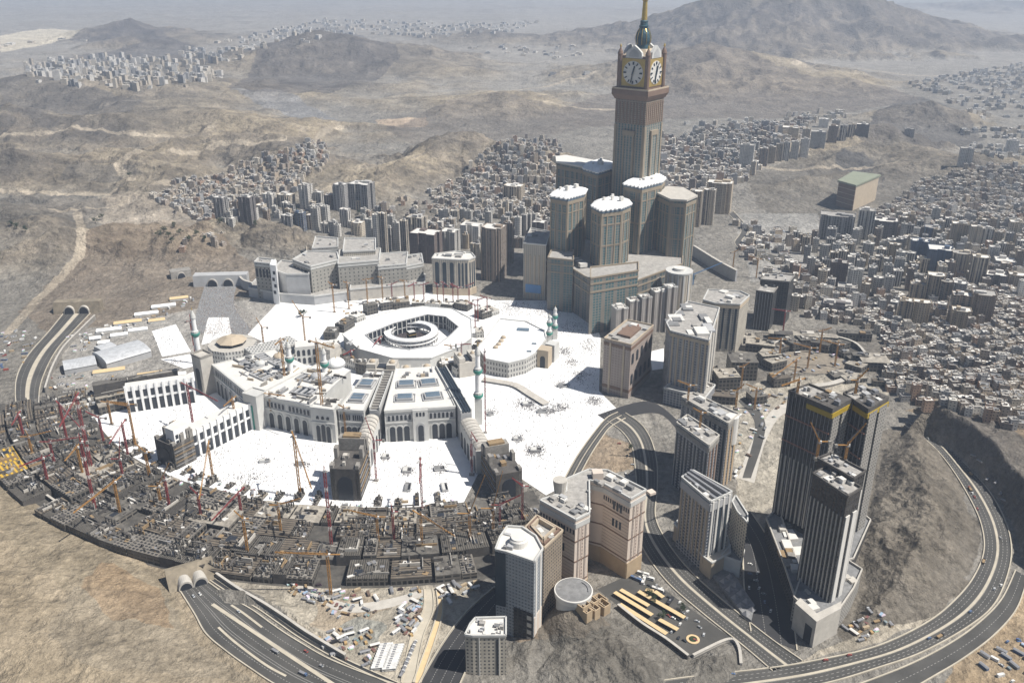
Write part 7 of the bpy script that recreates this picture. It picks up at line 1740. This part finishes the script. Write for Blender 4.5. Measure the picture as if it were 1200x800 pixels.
yard([(775, 720), (810, 712), (846, 744), (812, 764), (780, 740)], 16, ['car'], CARC, 'on the roundabout car park', 22, -.6, 5)
yard([(858, 640), (880, 650), (905, 720), (895, 735), (872, 700)], 14, ['car'], CARC, 'on the shaded street beside the podium', 23, 1.2, 6)
yard([(722, 510), (738, 520), (748, 560), (750, 600), (762, 630), (756, 632), (742, 600)], 8, ['car'], CARC, 'on the curving city road', 24, 1.4, 8)
yard([(318, 664), (358, 688), (402, 712), (396, 714), (350, 694), (312, 670)], 14, ['car', 'truck'], CARC, 'strung along the pale yard road', 25, -.5, 6)
yard([(1122, 500), (1150, 540), (1180, 590), (1174, 590), (1140, 545)], 6, ['truck'], ['white', 'grey'], 'below the dark cliff', 26, -.9, 8)
number(counts)

# canopies of the car park, roundabout
for i, (a, b) in enumerate((((720, 697), (764, 724)), ((727, 694), (760, 713)), ((748, 696), (802, 727)), ((726, 711), (781, 746)), ((772, 729), (794, 741)), ((767, 696), (777, 703)), ((756, 694), (766, 696)))):
    p, q_ = G(*a), G(*b); t_, n_, L_ = frame_of(p, q_); c = along(p, q_, .5); ya_ = math.atan2(t_[1], t_[0])
    o = thing('car_park_canopy', '', 'canopy', (*c, 0), 'sand coloured car park canopies'); mb = MB(); mb.box(c[0], c[1], 4.2, 4.6, L_, 5.2, ya_, bottom=True); mb.build('roof', M['canopy'], o)
    k = max(2, int(L_ / 9))
    for j in range(k):
        g = along(p, q_, (j + .5) / k); mb = MB(); mb.box(g[0], g[1], 0, 4.2, .4, .4, ya_); mb.build('post', M['steel_gr'], o)
    counts2 = (o,)
    o['label'] = ['long sand coloured canopy, second from the bare slope', 'short sand coloured canopy between two long ones at the hotel end', 'longest sand coloured canopy on the road side of the car park', 'sand coloured canopy along the edge of the bare slope',
                  'short sand coloured canopy near the planted roundabout', 'small sand coloured canopy nearest the city road', 'small square ended canopy beside the head of the longest one'][i]
ra = thing('planted_roundabout', 'small round planted island ringed by a tan kerb in the car park', 'roundabout', (*G(812, 749), 0)); g = G(812, 749)
mb = MB(); mb.lathe(g[0], g[1], [(7, .1), (7, .9), (4.4, .95)], 24, cap=False); mb.build('kerb', M['canopy'], ra); mb = MB(); mb.lathe(g[0], g[1], [(4.4, .4), (3, 1.2), (.1, 1.6)], 16); mb.build('planting', M['foliage'], ra)

# sheds, tents on the left
def shed(label, a, b, w, h, rise, m='metal_roof'):
    t_, n_, L_ = frame_of(a, b); c = along(a, b, .5); o = thing('shed', label, 'shed', (*c, 0), None); ya_ = math.atan2(t_[1], t_[0])
    mb = MB(); mb.box(c[0], c[1], -1, h, L_, w, ya_); mb.build('walls', M['stone_gr'], o); mb = MB(); k = 8
    for j in range(k):
        a0, a1 = math.pi * j / k, math.pi * (j + 1) / k
        f = lambda pt, an: (pt[0] + n_[0] * math.cos(an) * w * .52, pt[1] + n_[1] * math.cos(an) * w * .52, h + .02 + rise * math.sin(an))
        mb.face([f(a, a0), f(b, a0), f(b, a1), f(a, a1)], 0, [(0, 0), (L_, 0), (L_, 1), (0, 1)])
    for pt, rv in ((a, 0), (b, 1)):
        pts = [f(pt, math.pi * j / k) for j in range(k + 1)]; mb.face(pts[::-1] if rv else pts)
    mb.build('roof', M[m], o); return o
shed('large grey ribbed metal shed left of the white plaza sheets', G(116, 419, 14), G(168, 404, 14), 60, 12, 7)
shed('long lower white metal shed joined end to end with the grey shed', G(74, 428, 10), G(112, 421, 10), 40, 9, 5)
shed('small flat annex shed behind the grey ribbed shed', G(114, 408, 8), G(132, 402, 8), 26, 7, 2)
for i, (px, py, w, d) in enumerate(((128, 436, 50, 12), (152, 453, 70, 9), (128, 388, 44, 12), (150, 379, 50, 13), (172, 369, 44, 12), (192, 360, 46, 12), (210, 351, 36, 11), (140, 394, 30, 11), (162, 388, 34, 11), (184, 377, 30, 11), (112, 398, 20, 10), (122, 403, 20, 10), (176, 440, 40, 8), (206, 441, 34, 8))):
    x, y = G(px, py); o = thing('white_tent', '', 'tent', (x, y, 0), 'long white tents in the left yards'); f = rect(x, y, w, d, .35)
    mb = MB(); mb.prism(f, 0, 4); mb.build('walls', M['stone_wh'], o); e = rect(x, y, w * .98, .8, .35); mb = MB(); mb.prism(rect(x, y, w * 1.03, d * 1.08, .35), 4.02, 7.5, top=e); mb.build('roof', M['marble' if i % 3 else 'canopy'], o)
    counts2 = o; o['label'] = ('long white' if w > 45 else 'short white') + ' tent in the left yards, ' + ORD[i] + ' of the row'
tents = [o for o in COL.objects if o.name.startswith('white_tent')]
number([(o, ('sand coloured' if i % 3 == 0 else 'white') + ' roofed long tent', 'in the left yards') for i, o in enumerate(tents)])

# tunnel portals
def portal(label, pl, pr, ztop, arches, lean=8, mat_='concrete', zc=8.5):
    a, b = G(*pl), G(*pr); t_, n_, L_ = frame_of(a, b); c = along(a, b, .5)
    o = thing('tunnel_portal', label, 'tunnel portal', (*c, 0)); fp = [along(a, b, -.35), along(a, b, 1.35)]
    bk = [(p[0] - n_[0] * 26, p[1] - n_[1] * 26) for p in fp]; tp = [(p[0] - n_[0] * lean, p[1] - n_[1] * lean) for p in fp]
    mb = MB(); mb.prism([fp[0], fp[1], bk[1], bk[0]], -1, ztop, top=[tp[0], tp[1], bk[1], bk[0]]); mb.build('headwall', M[mat_], o)
    for f, w in arches:
        p = along(a, b, f); mb = MB(); arch_mesh(mb, p, t_, n_, 0, w + 3, zc + 2.2, -lean * .6, 1.4, pointed=False); q = mb.build('arch_ring', M['concrete_pale'], o)
        mb = MB(); arch_mesh(mb, p, t_, n_, 0, w, zc, -lean * .6, 1.8, pointed=False); mb.build('tunnel_mouth', M['dark_fill'], q)
    return o
portal('sloping stone tunnel headwall with two dark mouths above the front tunnel road', (211, 692), (244, 682), 16, ((.22, 13), (.74, 13)), 22, 'rockface')
portal('tunnel headwall with two arched mouths at the top of the left tunnel road', (74, 368), (106, 367), 22, ((.24, 17), (.78, 17)), 8, 'rockface', zc=14)
portal('grey tunnel headwall with twin mouths at the end of the crowded street', (240, 336), (277, 335), 24, ((.25, 20), (.75, 20)), 3, 'stone_gr', 15)
portal('small tunnel mouth in the reddish hill left of the crowded street', (206, 327), (220, 325), 16, ((.5, 16),), 3, 'concrete', 12)

# retaining walls
def rwall(label, pts, h, w=2, m='concrete', z=0.):
    Pp = smooth(W(*pts), 4); o = thing('retaining_wall', label, 'wall', (*Pp[len(Pp) // 2], z)); mb = MB(); wall_along(mb, Pp, z - 2, z + h, w); mb.build('wall', M[m], o)
    mb = MB(); wall_along(mb, Pp, z + h + .02, z + h + .9, w * 1.5); mb.build('coping', M['concrete_pale'], o)
rwall('curved retaining wall along the right side of the front tunnel road', [(254, 676), (280, 694), (308, 710), (334, 727), (360, 745), (405, 772)], 6)
rwall('buttressed retaining wall along the right side of the left tunnel road', [(112, 374), (94, 392), (75, 412), (62, 436), (54, 460)], 9)
rwall('dark boundary wall round the foot of the outer decks', [(40, 572), (80, 600), (120, 618), (190, 645), (250, 655), (300, 668)], 5, 2, 'concrete_dk')
rwall('long retaining wall below the car park canopies', [(724, 712), (752, 734), (780, 752), (806, 772)], 5, 2, 'concrete_dk')
rwall('pale curved wall round the rocky corner plot', [(812, 770), (832, 760), (850, 752), (860, 752), (866, 762), (868, 780)], 3, 2, 'concrete_pale')
rwall('grey wall facing the crowded street below the palace', [(298, 342), (286, 338), (280, 330)], 20, 3, 'stone_gr')
rwall('low wall curving across the white plaza from the right minaret', [(566, 446), (585, 449), (604, 453), (622, 464), (640, 475)], 3, 9, 'stone_gr')
rwall('curved earth wall round the far side of the oval building pit', [(890, 425), (905, 408), (935, 398), (970, 398), (1000, 406), (1014, 420)], 9, 3, 'concrete_dk')
rwall('curved pale ramp wall on the near side of the oval building pit', [(1012, 428), (1000, 442), (975, 452), (945, 456)], 5, 7, 'concrete_pale')
rwall('dark retaining wall below the slope right of the clock complex', [(812, 300), (840, 318), (862, 330)], 26, 4, 'stone_gr')

# trees
def make_tree(seed, label):
    q = np.random.RandomState(seed); o = thing('tree', label, 'tree', (0, 0, 0), 'trees'); mb = MB(); mb.lathe(0, 0, [(.5, 0), (.35, 3), (.2, 6)], 7); [mb.beam((0, 0, 3), (2.2 * math.cos(a), 2.2 * math.sin(a), 6.2), .25) for a in (0.3, 2.2, 4.4)]; mb.build('trunk', M['bark'], o)
    mb = MB()
    cl = [(q.normal(0, 2.0), q.normal(0, 2.0), q.uniform(4.5, 9.5), q.uniform(1.0, 2.0)) for _ in range(14)]
    for _ in range(520):
        cx_, cy_, cz_, r_ = cl[q.randint(14)]; v = q.normal(0, 1, 3); v /= np.linalg.norm(v); p = V((cx_, cy_, cz_)) + V(v) * r_ * q.uniform(.5, 1.15); u = V(q.normal(0, 1, 3)).normalized() * .42; w = V(q.normal(0, 1, 3)).normalized() * .42
        mb.face([tuple(p - u), tuple(p + w), tuple(p + u), tuple(p - w)])
    mb.build('crown', M['foliage'], o); return o
tr = [make_tree(i, 'x') for i in range(3)]; tl = []
spots = [(186, 278), (192, 273), (198, 279), (212, 276), (205, 268), (222, 283), (230, 277), (240, 284), (201, 285), (258, 262), (540, 244), (546, 240), (543, 247), (550, 246), (536, 240), (338, 254), (346, 250), (420, 252), (426, 250), (300, 268), (1196, 292), (1190, 289), (1184, 292), (1164, 292), (1050, 276), (566, 286), (571, 290), (777, 726), (767, 706), (800, 718), (760, 700), (352, 372), (356, 371), (20, 268), (30, 272), (14, 266), (112, 262), (120, 258), (152, 208), (1020, 512), (738, 528), (870, 352), (812, 330)]
for i, s_ in enumerate(spots):
    x, y, z = hit(*s_); t = tr[i % 3]; o = t if i < 3 else dup(t, (0, 0, 0), 0); o.location = (x, y, z - .3); o.rotation_euler[2] = i * 1.3; s__ = 1.5 if y > 1300 else 1.; o.scale = (s__,) * 3
    where = 'on the slope left of the palace' if s_[0] < 350 else ('on the central hillside' if s_[0] < 600 else 'in the right part of the city' if s_[1] < 600 else 'in the canopy car park'); tl.append((o, 'dark green bushy tree', where))
number(tl)

# crowds
M['crowd_b'] = plain('brown_robes', (.42, .33, .28), .9, .4, 1.)
def crowd(name, label, pts, seed, hh=1.8, cols=('crowd_w', 'crowd_d')):
    q = np.random.RandomState(seed); mb = MB()
    for x, y, z in pts:
        a = q.uniform(0, 3.14); w = .62; h = hh * q.uniform(.9, 1.05); m = 0 if q.rand() < .5 else 1
        mb.prism(rect(x, y, w, .4, a), z, z + h * .82, m, m, top=rect(x, y, w * .75, .34, a)); mb.prism(rect(x, y, .28, .28, a), z + h * .83, z + h, 1, 1)
    return kind(tag(mb.build(name, [M[k_] for k_ in cols]), label, 'crowd'), 'stuff')
q = np.random.RandomState(8)
pts = []
while len(pts) < 6500:
    a, r_ = q.uniform(0, 2 * math.pi), 11 + 25 * math.sqrt(q.rand()); pts.append((K0[0] + r_ * math.cos(a), K0[1] + r_ * math.sin(a), .12))
crowd('crowd', 'crowd circling the black cube in the round court', pts, 1, cols=('crowd_b', 'crowd_d'))
pts = []
for cx_, cy_, n, sx, sy in [(662, 412, 90, 5, 3), (670, 425, 70, 6, 3), (680, 440, 60, 6, 3), (659, 452, 80, 4, 2), (618, 474, 160, 9, 4), (640, 482, 120, 8, 3), (657, 477, 90, 7, 3), (697, 470, 80, 6, 3), (628, 528, 160, 6, 4), (608, 514, 60, 4, 3), (576, 484, 50, 4, 3), (600, 360, 200, 12, 6), (620, 380, 30, 5, 3), (690, 405, 80, 5, 5), (640, 365, 120, 12, 4), (670, 385, 80, 10, 5),
                        (310, 540, 40, 5, 2), (352, 545, 40, 6, 2), (477, 552, 50, 4, 3), (515, 550, 50, 5, 3), (452, 536, 30, 3, 3), (250, 530, 60, 12, 6), (290, 560, 80, 16, 5), (195, 400, 90, 12, 8), (205, 424, 40, 8, 2), (255, 390, 60, 6, 8)]:
    for _ in range(n * 3):
        px, py = q.normal(cx_, sx), q.normal(cy_, sy); x, y = G(px, py); pts.append((x, y, .3))
for _ in range(3500):
    px, py = q.uniform(560, 725), q.uniform(345, 570); 
    if inpoly(np.array([px]), np.array([py]), [(575, 455), (640, 440), (655, 380), (690, 365), (704, 400), (700, 460), (720, 485), (690, 505), (650, 570), (600, 540), (570, 500)])[0]: pts.append((*G(px, py), .3))
for _ in range(2200):
    t, r_ = q.uniform(-52, 12), q.uniform(395, 545); pts.append((*P(t, r_), .3))
crowd('crowd', 'scattered crowd on the white paving round the mosque', pts, 2)
pts = []
while len(pts) < 2200:
    px, py = q.uniform(225, 300), q.uniform(336, 396)
    if inpoly(np.array([px]), np.array([py]), [(242, 337), (275, 337), (276, 358), (300, 368), (296, 392), (226, 392), (232, 362)])[0]: pts.append((*G(px, py), .3))
crowd('crowd', 'dense crowd filling the street below the twin tunnels', pts, 3, cols=('crowd_w', 'crowd_b'))
for i, (px, py, w, d) in enumerate(((310, 541, 14, 6), (352, 544, 14, 5), (477, 552, 12, 10), (515, 550, 14, 9), (452, 536, 10, 8), (659, 453, 14, 8), (618, 474, 16, 8), (635, 483, 14, 7), (628, 528, 16, 9), (575, 486, 8, 8), (606, 515, 12, 6), (478, 572, 8, 18), (521, 572, 8, 18))):
    x, y = G(px, py); o = thing('stair_shelter', '', 'shelter', (x, y, 0), 'grey stair shelters on the white paving'); mb = MB(); f = rect(x, y, w, d, .2 - .1 * (i % 3)); wall_along(mb, f + [f[0]], .2, 3.4, .9); mb.build('wall', M['stone_gr'], o)
    mb = MB(); mb.prism(inset(f, .6), .3, .6); mb.build('stair', M['dark_fill'], o); mb = MB(); mb.prism(shrink(rect(x - w * .2, y, w * .5, d, .2 - .1 * (i % 3)), 1.02), 3.45, 4.2, bottom=True); mb.build('roof', M['roof_gr' if i % 2 else 'stone_wh'], o)
number([(o, 'grey stair shelter', 'on the white paving') for o in COL.objects if o.name.startswith('stair_shelter')])
check_labels()
